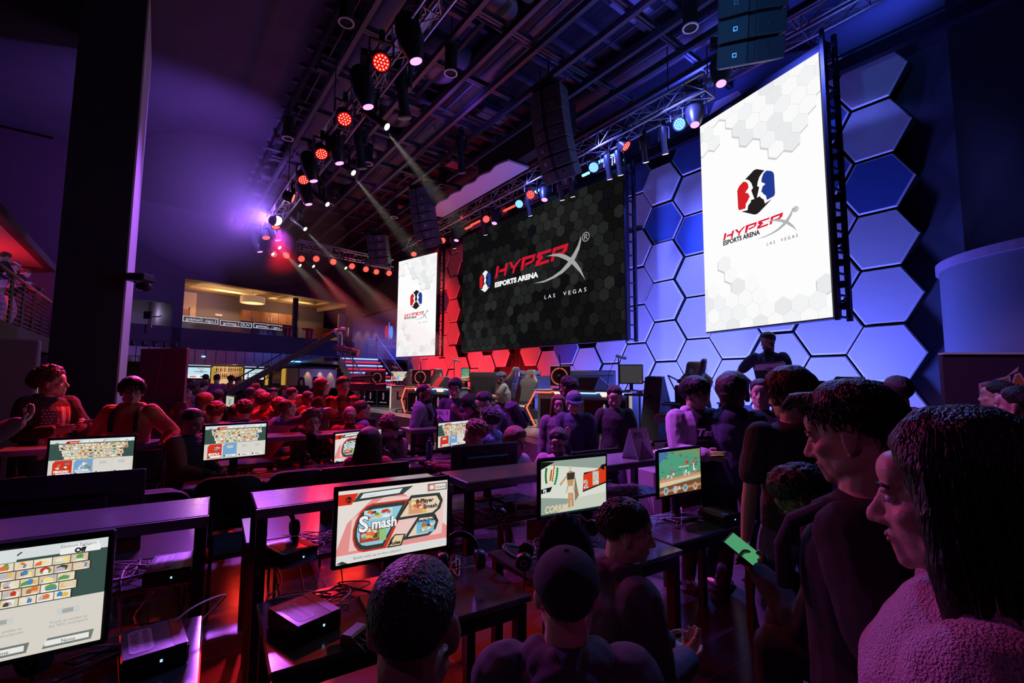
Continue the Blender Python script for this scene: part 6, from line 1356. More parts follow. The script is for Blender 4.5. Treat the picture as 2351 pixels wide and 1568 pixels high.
def hair_cap(mb, M, th, front=.55, side=-.1, back=-.7, up=0, sx=1.0, part=0):
    n, m = 36, 26; vs = []; 
    for j in range(m+1):
        t = PI*j/m
        for k in range(n):
            a = 2*PI*k/n; d = Vector((math.sin(t)*math.sin(a), math.sin(t)*math.cos(a), math.cos(t))); az = abs(a if a < PI else 2*PI-a)   # 0 front
            zl = front+(side-front)*min(1, max(0, (az-.5)/.75)) if az < 1.6 else side+(back-side)*min(1, (az-1.6)/.7)
            w_ = .16 if az < 1.0 else .30; q = (d.z-zl)/w_+.5; q = max(0, min(1, q)); q = q*q*(3-2*q)
            e = th*(1+.35*max(0, d.z)+up*max(0, d.z)*max(0, d.y+.3)); rx, ry, rz = .076*sx, .094, .083
            e *= min(1, .25+.75*max(0, (d.z-zl))/.6); k1 = (1+e/.085)*q+(.90 if az < 1.0 else .94)*(1-q); vs.append(M @ Vector((d.x*rx*k1, -.014+d.y*ry*k1, .034+d.z*rz*k1)))
    fs = [(j*n+k, j*n+(k+1) % n, (j+1)*n+(k+1) % n, (j+1)*n+k) for j in range(m) for k in range(n)]
    mb.add(vs, fs)
def hair_part(style, M, vox, m, parent, sx=1.0, near=False):
    mb = MB(); old = mb.M; disp = (tex_s, .012); name = 'hair'
    if style == 'bald': return None
    if style == 'buzz': hair_cap(mb, M, .004, .5, .0, -.45, sx=sx); disp = (tex_b, .003); sm = 1
    elif style == 'fade': hair_cap(mb, M, .009, .5, -.05, -.7, up=.6, sx=sx); disp = (tex_b, .004)
    elif style == 'short': hair_cap(mb, M, .016, .5, -.15, -.85, up=.5, sx=sx)
    elif style == 'quiff':
        hair_cap(mb, M, .020, .48, -.05, -.62, up=.6, sx=sx); mb.M = M
        for q in range(7): x = -.035+.012*q; mb.tube([(x, .05, .105), (x, .10, .118), (x*1.2, .128+.006*(q % 3), .098-.008*(q % 2))], [.022, .016, .004], 8)
        mb.M = old; disp = (tex_s, .012)
    elif style == 'fringe':
        hair_cap(mb, M, .026, .12, -.35, -.75, up=.2, sx=sx); disp = (tex_s, .012)
    elif style == 'mop':
        hair_cap(mb, M, .034, .15, -.55, -.85, up=.2, sx=sx); mb.M = M
        for q in (-1, 1): mb.tube([(q*.07, .03, .03), (q*.085, .02, -.05)], [.03, .016], 8)
        mb.tube([(0, -.08, 0), (0, -.085, -.09)], [.07, .045], 12); mb.M = old; disp = (tex_s, .016)
    elif style == 'curly': hair_cap(mb, M, .036, .45, -.25, -.7, up=.5, sx=sx); disp = (tex_h, .035)
    elif style == 'afro': hair_cap(mb, M, .03, .45, .0, -.5, up=.9, sx=sx); disp = (tex_h, .02)
    elif style in ('long', 'bob', 'shag', 'longface'):
        L = {'long': .34, 'longface': .38, 'bob': .15, 'shag': .22}[style]
        hair_cap(mb, M, .028, .5, -.6, -.9, up=.1, sx=sx); mb.M = M
        eloft(mb, [(Vector((0, -.03, .02)), .088, .088, Vector((1, 0, 0)), Vector((0, 1, 0))), (Vector((0, -.05, -.06)), .098, .072, Vector((1, 0, 0)), Vector((0, 1, 0))), (Vector((0, -.065, -.06-L*.5)), .115, .055, Vector((1, 0, 0)), Vector((0, 1, 0))), (Vector((0, -.07, -.06-L)), .085, .03, Vector((1, 0, 0)), Vector((0, 1, 0)))])
        for q in (-1, 1): mb.tube([(q*.06, .03, .07), (q*.084, .025, 0), (q*.092, .02, -.08), (q*.10, .03, -.06-L*.8)], [.022, .022, .024, .012], 8)
        if style == 'longface':
            for q in (-1, 1): mb.tube([(q*.05, .03, .07), (q*.072, .024, .01), (q*.078, .018, -.06), (q*.085, .015, -.35)], [.03, .026, .028, .02], 10)
        mb.M = old; disp = (tex_s, .012)
    o = fuse(mb, name, m, vox, parent, 2, disp)
    return o
def locks(style, M, m, parent, sx=1.0):
    rd = random.Random(17); mb = MB(); rx, ry, rz = .076*sx, .094, .083; lng = style in ('long', 'bob', 'shag', 'longface')
    def surf(t, a, th): d = Vector((math.sin(t)*math.sin(a), math.sin(t)*math.cos(a), math.cos(t))); k = 1+th/.085; return Vector((d.x*rx*k, -.014+d.y*ry*k, .034+d.z*rz*k)), d
    if lng:
        L = {'long': .36, 'longface': .40, 'bob': .15, 'shag': .22}[style]; a_min = 1.2 if style == 'longface' else 1.15
        for i in range(260):
            a = rd.uniform(a_min, 2*PI-a_min); pts = [surf(t, a, .031+rd.uniform(-.002, .004))[0] for t in (.1, .45, .8, 1.15, 1.5)]
            e = pts[-1]; w = rd.uniform(-.008, .008); k = rd.uniform(.75, 1.05)
            for j in (1, 2, 3, 4): pts.append(Vector((e.x*(1.02+.05*j)+w*j*.6, e.y*(1-.03*j)-.004*j, e.z-.05-L*k*j/4)))
            mb.tube([M @ p for p in pts], [.0012]+[.0024]*6+[.0018, .0006], 4)
    else:
        th = {'curly': .040, 'mop': .036, 'fringe': .028, 'afro': .03}.get(style, .022); fr = {'mop': .15, 'fringe': .12}.get(style, .5); sd = {'mop': -.55, 'fringe': -.35, 'curly': -.25}.get(style, -.05); bk = {'mop': -.85, 'curly': -.7}.get(style, -.6)
        n = 900 if style != 'curly' else 420
        for i in range(n):
            t = math.acos(rd.uniform(-.75, 1)); a = rd.uniform(0, 2*PI); az = min(a, 2*PI-a)
            zl = fr+(sd-fr)*min(1, max(0, (az-.5)/.75)) if az < 1.6 else sd+(bk-sd)*min(1, (az-1.6)/.7)
            if math.cos(t) < zl+.03: continue
            p, d = surf(t, a, th*min(1, .3+.7*(math.cos(t)-zl)/.6)-.002); fl = Vector((d.x*.6, d.y*.5+(.5 if style in ('quiff', 'fringe', 'mop') and az < 1.2 else -.3), -.6)); fl = (fl-d*fl.dot(d)); fl = fl.normalized() if fl.length > 1e-3 else Vector((0, -1, 0)); sw = d.cross(fl)*rd.uniform(-.5, .5)
            if style == 'curly':
                u = d.orthogonal().normalized(); v = d.cross(u); r_ = rd.uniform(.007, .012); ph = rd.random()*6
                mb.tube([M @ (p+u*r_*math.cos(ph+k*1.1)+v*r_*math.sin(ph+k*1.1)+d*(.0025*k)+fl*.002*k) for k in range(7)], [.003]*6+[.001], 5)
            else:
                l = rd.uniform(.022, .040)*(1.4 if style in ('mop', 'fringe') else 1); mb.tube([M @ (p-d*.004), M @ (p+(fl+sw)*l*.5+d*.004), M @ (p+(fl+sw*1.5)*l-d*.001)], [.0035, .003, .0006], 4)
    return mb.build('hair_locks', m, parent, True)
def person(label, px=None, py=None, hp=None, face=180, pose='stand', yaw=0, pitch=0, roll=0, lean=0, twist=0, arms=('down', 'down'), top=None, sleeve=1, hood=False, bottom=None, hair='short', hm=None, skin='light', acc=(), lod=1, z0=0, bulk=1.0, group=None, d=None, dz=0, curl=.5, legs=True, zlim=(.84, 1.14), shoes=True, extra=None, sx=1.0, hs=1.0):
    top = top or cloth('black_tee', (.02, .02, .022)); bottom = bottom or cloth('dark_denim', (.03, .035, .06)); hm = hm or HB
    vox = {0: .0055, 1: .0085, 2: .014}[lod]
    if d is None: d = .235*FPX/hp
    HW = Pd(px, py, d)
    ln = math.radians(lean); tw = math.radians(twist)
    def spine(t):      # t = distance along the spine from the hip
        a = ln*min(1, t/.45)*.7+ln*.3; th = ln*.55+ln*.45*min(1, t/.5)
        return Vector((0, math.sin(th)*t, math.cos(th)*t)), th
    def frame(t):
        p, th = spine(t); ax = Vector((math.cos(tw*t*2), math.sin(tw*t*2), 0)); up = Vector((0, math.sin(th), math.cos(th))); ay = up.cross(ax).normalized(); ax = ay.cross(up); return p, ax, ay, up
    nb, nax, nay, nup = frame(.53)
    hy, hpit = math.radians(yaw), math.radians(pitch)
    RH = Matrix.Rotation(hy, 3, 'Z') @ Matrix.Rotation(-hpit, 3, 'X') @ Matrix.Rotation(math.radians(roll), 3, 'Y')
    neckdir = (nup*.55+Vector((0, 0, .45))+Vector((0, .12+.25*math.sin(max(0, hpit)), 0))).normalized()
    hc = nb+neckdir*.140
    if pose == 'stand': s = (HW.z+dz-z0)/(.93+hc.z)
    else: s = .98
    s = max(zlim[0], min(zlim[1], s)); hz = HW.z-z0-hc.z*s
    rz = math.radians(face)-math.atan2(HW.x, HW.y); Rz = Matrix.Rotation(rz, 3, 'Z'); off = Rz @ Vector((hc.x*s, hc.y*s, 0))
    root = thing('person', label, 'person', (HW.x-off.x, HW.y-off.y, z0), rz, group)
    B = Matrix.Translation((0, 0, hz)) @ Matrix.Scale(s, 4)
    T = lambda v: B @ Vector(v)
    MH = B @ Matrix.Translation(hc) @ RH.to_4x4() @ Matrix.Scale(hs, 4)
    mb = MB(); mt = MB(); me_ = .02 if sleeve < 1 else .03
    if hood: me_ = .036
    # torso
    def tors(m_, e, t0=-.06):
        S_ = []
        for t, rx, ry, oy in ((t0, .155, .105, 0), (.02, .165, .115, 0), (.16, .142*bulk, .105*bulk, .005), (.30, .158*bulk, .115*bulk, .008), (.40, .172, .112, .0), (.465, .168, .088, -.008), (.505, .115, .066, -.01), (.54, .062, .056, -.004)):
            p, ax, ay, up = frame(max(0, t)); p = p+up*min(0, t)+ay*oy
            if t > .52: e_ = 0.0 if e < .03 else .012
            else: e_ = e
            S_.append((T(p), (rx+e_*.8)*s, (ry+e_)*s, ax, ay))
        if e: S_[-1] = (S_[-1][0]-(S_[-1][0]-S_[-2][0])*.35, S_[-1][1]*1.1, S_[-1][2]*1.1, S_[-1][3], S_[-1][4])
        eloft(m_, S_)
    tors(mb, -.012); tors(mt, me_)
    # neck and head
    chain(mb, [T(nb-nup*.03), T(hc+RH @ Vector((0, -.022, -.055)))], [.062*s, .057*s], 14)
    head_mesh(mb, MH, sx, ears=True)
    # arms
    hands = []
    for side, sp in ((-1, arms[0]), (1, arms[1])):
        c, ax, ay, up = frame(.455); sh = c+ax*(side*.185); A = lambda x, y, z, c=c, ax=ax, ay=ay, up=up: frame(0)[0]*0+ax*x+ay*y+Vector((0, 0, 1))*z
        pole = Vector((side*.5, -.6, -.6)); nrm = Vector((-side, 0, 0)); cu = curl; fdir = None
        if isinstance(sp, (tuple, list)): tg = Vector(sp[:3]); sp = 'xyz' if len(sp) < 4 else sp[3]
        elif sp == 'down': tg = sh+Vector((side*.06, .04+.3*math.sin(ln)*0, -.54)); nrm = Vector((-side, .3, 0)); cu = .45
        elif sp == 'phone': tg = c+ay*.30+Vector((side*.06, 0, -.14)); nrm = Vector((0, -.6, 1)); cu = .9
        elif sp == 'lap': tg = Vector((side*.07, .34+.2*math.sin(ln), .14)); nrm = Vector((-side*.3, 0, 1)); cu = 1.0
        elif sp == 'table': tg = Vector((side*.17, .42+.25*math.sin(ln), .22)); nrm = Vector((0, 0, -1)); cu = .5
        elif sp == 'cross': tg = c+ay*(.20 if side > 0 else .235)+ax*(-side*.10)+Vector((0, 0, -.17)); nrm = Vector((0, -1, 0)); cu = .5
        elif sp == 'hip': tg = Vector((side*.20, .03, .10)); pole = Vector((side*1, -.4, 0)); nrm = Vector((-side, 0, 0)); cu = .7
        elif sp == 'pocket': tg = Vector((side*.19, .08, -.02)); pole = Vector((side*.7, -.6, 0))
        if sp == 'point': cu = .25; nrm = Vector((0, 0, -1))
        el, wr = ik(sh, tg, .285, .255, pole); f = (wr-el).normalized()
        chain(mb, [T(sh), T(sh.lerp(el, .5)), T(el), T(el.lerp(wr, .35)), T(wr)], [(.054 if not sleeve else .046)*s, .041*s, .036*s, .037*s, .025*s], 12)
        hand(mb, T(wr), f, nrm, side, cu, .3, s)
        hands.append((T(wr+f*.09), f, T(el)))
        k = .55 if sleeve < 1 else 1; e = .014 if sleeve < 1 else .020
        if hood: e = .026
        pts = [sh+ax*(-side*.02), sh.lerp(el, .5), el] if k == 1 else [sh+ax*(-side*.02), sh.lerp(el, .35), sh.lerp(el, .68)]
        if sleeve: 
            rr = [.064+e, .048+e, .040+e] if k == 1 else [.062+e, .052+e, .050+e]
            if k == 1: pts += [el.lerp(wr, .5), wr]; rr += [.036+e, .029+e*.8]
            chain(mt, [T(p) for p in pts[:-1]]+[T(pts[-1])], [r*s for r in rr], 12)
    # legs
    lg = MB()
    if legs:
        for side in (-1, 1):
            h0 = Vector((side*.09, 0, -.02)); fl = -hz/s
            if pose == 'stand': ft = Vector((side*.10, -.02+.03*side, fl+.09)); pole = Vector((side*.1, 1, 0))
            else: ft = Vector((side*.13, .42, fl+.09)); pole = Vector((side*.1, .7, .8))
            if pose == 'sit': kn = Vector((side*.13, .42, .03)); an = Vector((side*.13, .40, max(fl+.09, -.48)))
            else: kn, an = ik(h0, ft, .43, .43, pole)
            chain(mb, [T(h0), T(kn), T(an)], [.075*s, .052*s, .036*s], 12); chain(lg, [T(h0), T(h0.lerp(kn, .5)), T(kn), T(kn.lerp(an, .5)), T(an-Vector((0, 0, .01)))], [.098*s, .088*s, .070*s, .064*s, .055*s], 14)
            mb.ell(T(an+Vector((0, .05, -.045))), (.035*s, .10*s, .03*s))
            if shoes:
                sh_ = MB(); q = an+Vector((side*.01, .06, -.055)); sh_.ell(T(q), (.047*s, .135*s, .038*s), 0, 14, 8); sh_.ell(T(q+Vector((0, -.06, .03))), (.042*s, .06*s, .05*s)); sh_.box(T(q+Vector((0, 0, -.026))), (.085*s, .26*s, .018*s), 0, None, .008)
                sh_.build('shoe', mat('shoe_dark', (.03, .03, .035), .5), root, True)
        p, ax, ay, up = frame(0); eloft(lg, [(T((0, 0, -.12)), .13*s, .10*s, ax, ay), (T((0, 0, -.04)), .17*s, .125*s, ax, ay), (T((0, 0, .09)), .155*s*bulk, .115*s*bulk, ax, ay)])
        fuse(lg, 'trousers', bottom, max(vox, .009), root, 3, (tex_f, .022))
    if hood:
        for q in range(-4, 5):
            a = q/4*1.9; p = nb+nup*-.005+nax*(.078*math.sin(a))+nay*(-.055*math.cos(a)-.015); mt.ell(T(p), (.045*s, .045*s, .038*s), 0, 10, 7)
        mt.ell(T(nb-nay*.10-nup*.05), (.095*s, .05*s, .07*s), 0, 14, 8)
    body = fuse(mb, 'body', SK[skin], vox, root, 2 if lod else 3)
    shirt = fuse(mt, 'hoodie' if hood else ('t_shirt' if sleeve < 1 else 'shirt'), top if not isinstance(top, tuple) else None, max(vox, .008) if lod else .007, root, 3, (tex_f, .026), mid=.3, mats=list(top[0]) if isinstance(top, tuple) else None, face_mat=(lambda c: top[1]((c-Vector((0, 0, hz)))/s)) if isinstance(top, tuple) else None)
    if lod == 0 and hair not in ('bald', 'buzz', 'fade'): locks(hair, MH, hm, root, sx)
    hair_part(hair, MH, max(.0035, vox*.8) if lod < 2 else .010, hm, root, sx)
    # face details
    if lod < 2 or True:
        for q in (-1, 1):
            mb = MB(); mb.M = MH; mb.ell((q*.030, .0785, .004), (.0125, .0095, .0085), 0, 12, 8); mb.ell((q*.030, .0865, .003), (.0055, .0025, .0055), 1, 10, 6)
            if lod < 2: mb.build('eye', [mat('eye_white', (.6, .58, .56), .3), mat('iris_dark', (.02, .012, .01), .2)], root, True)
        if lod < 2:
            mb = MB(); mb.M = MH
            for q in (-1, 1): mb.tube([(q*.014, .0935, .021), (q*.030, .0915, .027), (q*.044, .078, .023)], [.0035, .0045, .0025], 6)
            mb.build('eyebrows', hm, root, True)
            mb = MB(); mb.M = MH; mb.ell((0, .0950, -.0590), (.019, .0050, .0032), 0, 12, 6); mb.ell((0, .0930, -.0672), (.017, .0050, .0040), 0, 12, 6); mb.build('lips', mat('lip_tone', (.40, .15, .13) if skin != 'dark' else (.12, .05, .04), .4), root, True)
    if 'beard' in acc:
        mb = MB(); mb.M = MH; mb.ell((0, .040, -.086), (.052*sx, .052, .036)); mb.ell((0, .083, -.092), (.028, .018, .022)); mb.ell((0, .100, -.048), (.022, .007, .006))
        for q in (-1, 1): mb.ell((q*.058*sx, .005, -.045), (.014, .03, .04)); mb.ell((q*.028, .094, -.06), (.008, .01, .015))
        fuse(mb, 'beard', hm, max(.004, vox*.6), root, 1, (tex_b, .004))
    if 'glasses' in acc:
        mb = MB(); mb.M = MH
        for q in (-1, 1):
            mb.tube([(q*.032+.024*math.cos(a), .102-.012*abs(math.cos(a))*(1 if math.cos(a)*q > 0 else .2), .002+.019*math.sin(a)) for a in [2*PI*i/16 for i in range(17)]], .0017, 6)
            mb.tube([(q*.056, .092, .006), (q*.078*sx, .05, .008), (q*.083*sx, -.015, .006)], .0018, 6)
        mb.tube([(-.009, .103, .006), (.009, .103, .006)], .0017, 6); mb.build('glasses', mat('glasses_frame', (.03, .03, .04), .2), root, True)
    if 'cap' in acc or 'capback' in acc or 'flatcap' in acc:
        mb = MB(); bk = -1 if 'capback' in acc else 1; cm = extra or cloth('cap_black', (.02, .02, .025)); n, m = 28, 10; vs = []
        for j in range(m+1):
            t = j/m*1.62
            for k in range(n): a = 2*PI*k/n; vs.append((math.sin(t)*math.cos(a)*.091*sx, -.014+math.sin(t)*math.sin(a)*.110, .045+math.cos(t)*.088))
        mb.M = MH; mb.add(vs, [(j*n+k, j*n+(k+1) % n, (j+1)*n+(k+1) % n, (j+1)*n+k) for j in range(m) for k in range(n)])
        br = []
        for k in range(13): a = PI*k/12; br += [(.082*math.cos(a), bk*(.055+.03*math.sin(a))-.014, .050), (.088*math.cos(a), bk*(.075+.105*math.sin(a))-.014, .050+(.11*math.sin(a) if 'flatcap' in acc else -.01*math.sin(a)))]
        br2 = [(x, y, z-.005) for x, y, z in br]; L = len(br)
        mb.add(br+br2, [(2*i, 2*i+1, 2*i+3, 2*i+2) for i in range(12)]+[(L+2*i+2, L+2*i+3, L+2*i+1, L+2*i) for i in range(12)]+[(2*i+1, L+2*i+1, L+2*i+3, 2*i+3) for i in range(12)])
        mb.ell((0, -.014, .134), (.007, .007, .004)); o = mb.build('cap', cm, root, True)
    if 'beanie' in acc:
        mb = MB(); hair_cap(mb, MH, .018, .15, -.05, -.45, up=.3, sx=sx); fuse(mb, 'beanie', extra or cloth('beanie', (.03, .03, .035)), .005, root, 2)
    if 'headphones' in acc:
        mb = MB(); mb.M = MH; mb.tube([(.088*math.cos(a), -.01, .02+.115*math.sin(a)) for a in [PI*i/14 for i in range(15)]], .011, 8)
        for q in (-1, 1): mb.ell((q*.09, -.008, -.005), (.02, .038, .042)); mb.lathe([(.016, .0), (.022, .0), (.022, .006), (.016, .006)], 14, 0, (q*.108, -.008, -.005), (q, 0, 0), True)
        mb.build('headphones', m_fix, root, True)
    if 'backpack' in acc or 'straps' in acc:
        mb = MB(); mp_ = cloth('pack_strap', (.035, .03, .05))
        for q in (-1, 1):
            pts = []
            for t, y in ((.28, .155), (.38, .158), (.45, .13), (.505, .05), (.50, -.06), (.42, -.14)):
                p, ax, ay, up = frame(t); pts.append(T(p+ax*(q*.105)+ay*(y*1.05)))
            mb.tube(pts, .02*s, 8)
        mb.build('backpack_strap', mp_, root, True)
        if 'backpack' in acc:
            mb = MB(); p, ax, ay, up = frame(.28); Rm = Matrix((ax, ay, up)).transposed(); mb.box(T(p-ay*.24), (.28*s, .16*s, .42*s), 0, Rm, .05); mb.box(T(p-ay*.33-up*.06), (.22*s, .06*s, .22*s), 0, Rm, .03); mb.build('backpack', cloth('pack', (.06, .05, .09)), root, 'auto')
    root['_hz'] = hz; root['_s'] = s
    info = dict(root=root, hands=hands, T=T, MH=MH, frame=frame, s=s, hz=hz, nb=nb)
    W_ = lambda v: Rz @ Vector(v)+Vector(root.location)
    info['W'] = W_
    del root['_hz']; del root['_s']
    return info
def phone(info, label, glow=(.5, .6, .7), both=False, tiltx=.9, name='smartphone', h=0):
    p = info['W'](info['hands'][h][0]) if not both else (info['W'](info['hands'][0][0])+info['W'](info['hands'][1][0]))/2
    rz = info['root'].rotation_euler.z; t = thing(name, label, 'phone', p); t.rotation_euler = (tiltx, 0, rz)
    mb = MB(); mb.box((0, 0, .0), (.075, .15, .009), 0, None, .004); mb.build('case', M_black, t); mb = MB(); mb.box((0, 0, .0055), (.066, .135, .002)); mb.build('display', emat('phone_%s' % label[:12], glow, .8), t)
    return t
def gamepad(info, label):
    p = (info['W'](info['hands'][0][0])+info['W'](info['hands'][1][0]))/2; t = thing('game_controller', label, 'game controller', p); t.rotation_euler = (.5, 0, info['root'].rotation_euler.z)
    mb = MB(); mb.ell((0, 0, 0), (.05, .03, .018)); [mb.ell((q*.055, -.01, 0), (.03, .04, .022)) for q in (-1, 1)]; mb.build('shell', mat('pad_violet', (.10, .08, .16), .3), t, True)
    mb = MB(); [mb.lathe([(.008, 0), (.006, .015), (.011, .018), (.011, .022)], 10, 0, (q*.035, -.01*q, .014)) for q in (-1, 1)]; mb.build('thumbstick', M_grey, t); return t
def chest_print(info, txt, size, m, zz=.36, bold=.004, width=None, sub=None, shear=.25, lean_off=.155):
    p, ax, ay, up = info['frame'](zz); s = info['s']; mb = MB(); f = lambda x, y, z: info['T'](p+ay*(lean_off-(x/.2)**2*.045)+ax*(x)+up*y)
    vs, fs = text_mesh(txt, size, bold, shear); w = max(v.x for v in vs); k = (width or w)/w; mb.add([f(-(v.x*k-(width or w)/2), v.y, 0) for v in vs], fs) if False else mb.add([f(-(v.x*k-(width or w)/2), v.y, 0) for v in vs], fs)
    if sub:
        vs, fs = text_mesh(sub, size*.3, 0.001, 0, 2.0); w2 = max(v.x for v in vs); mb.add([f(-(v.x*((width or w)*.7/w2)-(width or w)*.35), v.y-size*.55, 0) for v in vs], fs)
    return mb.build('chest_print', m, info['root'])
# ================================================================== CAST
C = cloth
K_black = C('black', (.018, .018, .02)); K_char = C('charcoal', (.05, .05, .055)); K_grey = C('grey', (.22, .21, .23)); K_lil = C('lilac', (.62, .52, .66)); K_orange = C('orange', (.85, .28, .10)); K_navy = C('navy', (.03, .04, .10))
K_red = C('red', (.5, .05, .05)); K_white = C('white', (.7, .68, .7)); K_fuzzy = mat('cloth_fuzzy', (.60, .42, .52), .95, bump=1, bscale=250); K_plum = C('plum', (.28, .12, .2)); K_denim = C('denim', (.12, .15, .28)); K_brown = C('brown', (.30, .12, .06)); K_teal = C('tealgrey', (.10, .13, .16))
A = {}
# --- nearest people at the right and bottom
A['w'] = person('person with long straight dark hair in a fuzzy pink sweater, closest at the right edge', 2195, 1150, None, 90, 'stand', yaw=0, pitch=6, arms=('down', 'down'), top=K_fuzzy, hood=True, hair='longface', hm=HB, lod=0, d=.74, bulk=1.05, zlim=(.9, 1.0), group=None)
A['y'] = person('person with short dark quiff in a black t-shirt with a backpack strap, near the right', 1955, 1000, None, 78, 'stand', pitch=14, arms=((-.20, .02, -.02), (.24, .06, -.02)), top=K_black, sleeve=.5, hair='quiff', hm=HB, lod=0, d=1.22, acc=('straps',))
A['mid'] = person('person seen from behind in a black t-shirt and jeans with chin-length brown hair', 1812, 908, None, 28, 'stand', yaw=28, pitch=6, arms=('down', 'pocket'), top=K_char, sleeve=.5, hair='mop', hm=HBR, lod=0, d=2.6, bottom=K_denim, acc=('glasses',))
A['dh'] = person('person seen from behind in a dark blue hooded jacket with bobbed dark hair', 1683, 905, None, -20, 'stand', arms=('phone', 'phone'), top=C('bluecoat', (.06, .065, .12)), hood=True, hair='mop', hm=HBR, lod=1, d=4.0, bulk=1.12, hs=1.2)
A['li'] = person('person in an open lilac hoodie over a lettered dark shirt, holding a phone', 1597, 905, None, 205, 'stand', yaw=30, pitch=8, arms=((-.36, .34, .34), (.08, .34, .20)), top=(([K_lil, C('dark_inner', (.03, .02, .03))]), lambda c: 1 if (abs(c.x) < .062 and c.y > .05) else 0), hood=True, hair='fringe', hm=HB, lod=0, d=4.15, acc=('glasses',), hs=1.08)
phone(A['li'], 'black phone held low by the person in the lilac hoodie', (.5, .4, .15), h=1, tiltx=.2)
A['fc'] = person('person with short dark hair facing the camera between two people seen from behind', 1746, 905, 58, 160, 'stand', yaw=15, top=K_black, sleeve=.5, hair='short', lod=1, zlim=(.8, 1.1))
A['bs'] = person('bearded person standing on the stage in a dark polo shirt with a lanyard, holding papers', 1763, 785, None, 178, 'stand', yaw=-30, pitch=18, arms=((-.10, .34, .27), 'hip'), top=C('polo', (.05, .07, .11)), sleeve=.5, hair='short', hm=HBR, lod=1, d=5.9, z0=STZ, bottom=K_denim, acc=('beard',), zlim=(.8, 1.16))
i_ = A['bs']; mb = MB(); p0 = i_['T'](i_['nb']+Vector((0, .0, .0)))
mb.tube([i_['T']((-.06, .03, .55)), i_['T']((-.05, .135, .42)), i_['T']((0, .155, .22))], .006, 6); mb.tube([i_['T']((.06, .03, .55)), i_['T']((.05, .135, .42)), i_['T']((0, .155, .22))], .006, 6); mb.box(i_['T']((0, .16, .17)), (.09, .01, .13)); mb.build('lanyard', mat('lanyard_pale', (.35, .3, .35), .6), i_['root'])
t = thing('paper_sheets', 'white sheets held by the bearded person on the stage', 'papers', i_['W'](i_['hands'][0][0])); t.rotation_euler = (.25, .1, i_['root'].rotation_euler.z)
mb = MB(); mb.box((.02, .05, .02), (.32, .22, .006)); mb.box((.04, .06, .03), (.3, .22, .006), 0, Euler((0, .1, .2))); mb.build('sheets', M_white, t)
A['sp'] = person('seated dark-skinned person in glasses bent over a green-lit phone', 1845, 1150, None, 84, 'sit', lean=26, pitch=42, arms=((-.045, .47, .27), (.05, .47, .27)), top=K_black, hair='afro', hm=HB, skin='dark', lod=0, d=1.98, acc=('glasses',), bottom=C('dark_pants', (.04, .035, .06)))
t = thing('smartphone', 'phone with green display held by the seated person in glasses', 'phone', (A['sp']['W'](A['sp']['hands'][0][0])+A['sp']['W'](A['sp']['hands'][1][0]))/2+Vector((-.02, -.01, .035))); t.rotation_euler = (.6, -.45, .5); MB().box((0, 0, 0), (.08, .155, .009), 0, None, .004).build('case', M_black, t); MB().box((0, 0, .0058), (.07, .14, .002)).build('display', scr(80, 160, 110, .9), t)
A['hr'] = person('person from behind in a grey purple hoodie, right of the quiff-haired one', 2060, 903, 66, 25, 'stand', yaw=10, top=C('greypurple', (.28, .22, .30)), hood=True, hair='short', lod=1, zlim=(.8, 1.1))
A['hr2'] = person('person with dark hair mostly hidden left of the grey purple hoodie', 2005, 905, 52, 70, 'stand', top=K_black, hair='short', lod=1, zlim=(.8, 1.1))
A['r1'] = person('person in profile with short dark hair before the poster board', 2290, 910, 62, 80, 'stand', top=K_black, hair='short', lod=1, zlim=(.8, 1.1))
A['r2'] = person('person in profile at the right edge, nearer than the one at the poster', 2335, 935, 84, 78, 'stand', top=K_black, hair='short', lod=1, zlim=(.8, 1.1))
A['bz'] = person('person from behind with a short fade haircut before the menu monitor', 951, 1440, None, -14, 'sit', pitch=6, arms=('lap', 'lap'), top=K_black, hair='fade', hm=hairm('fade_black', (.02, .018, .02)), skin='tan', lod=0, d=.90, legs=False)
A['be'] = person('person from behind in a flat-brimmed black cap and dark hoodie at the bottom centre', 1300, 1365, None, 2, 'sit', pitch=-8, arms=('lap', 'lap'), top=C('dark_hoodie', (.07, .06, .09)), hood=True, hair='fade', hm=HB, lod=0, d=1.3, acc=('flatcap',), legs=False, extra=C('cap_wool', (.022, .022, .028)))
A['pr'] = person('person in profile looking right in a dark hooded jacket, beside the cap wearer', 1440, 1222, None, -58, 'sit', yaw=-26, pitch=8, lean=14, arms=('lap', 'lap'), top=C('jacket_grey', (.10, .08, .11)), hood=True, hair='short', hm=HBR, lod=0, d=1.95, bulk=1.15, legs=False)
# --- middle distance around the desks
A['bd'] = person('bearded seated person in glasses and a plum shirt behind the counter', 1282, 1015, 62, 170, 'sit', pitch=25, arms=('table', 'table'), top=C('plumshirt', (.40, .18, .30)), hair='short', hm=HB, skin='tan', acc=('beard', 'glasses'), lod=1, zlim=(.84, 1.2), d=5.0, hs=1.15)
A['as'] = person('seated youth with straight fringe and glasses beside the dark monitor', 1184, 1015, 62, 235, 'sit', yaw=-10, pitch=8, top=C('greystripe', (.3, .26, .3)), arms=('lap', 'lap'), hair='fringe', hm=HR, acc=('glasses',), lod=1, zlim=(.84, 1.2), d=4.9, hs=1.15)
A['cp'] = person('standing person in a cap, glasses and dark jacket leaning toward the counter', 1318, 925, 58, 165, 'stand', yaw=25, pitch=15, lean=10, top=C('navyjacket', (.035, .045, .09)), arms=('down', 'phone'), hair='short', hm=HG, acc=('cap', 'glasses'), lod=1, extra=C('cap_navy', (.03, .05, .12)), zlim=(.84, 1.2), d=5.6, hs=1.15)
A['wg'] = person('standing person with long dark hair and glasses in a grey cardigan', 1282, 932, 50, 178, 'stand', yaw=5, top=C('cardigan', (.20, .16, .2)), arms=('phone', 'down'), hair='long', hm=HR, acc=('glasses',), lod=1, zlim=(.84, 1.2), d=6.1, hs=1.12)
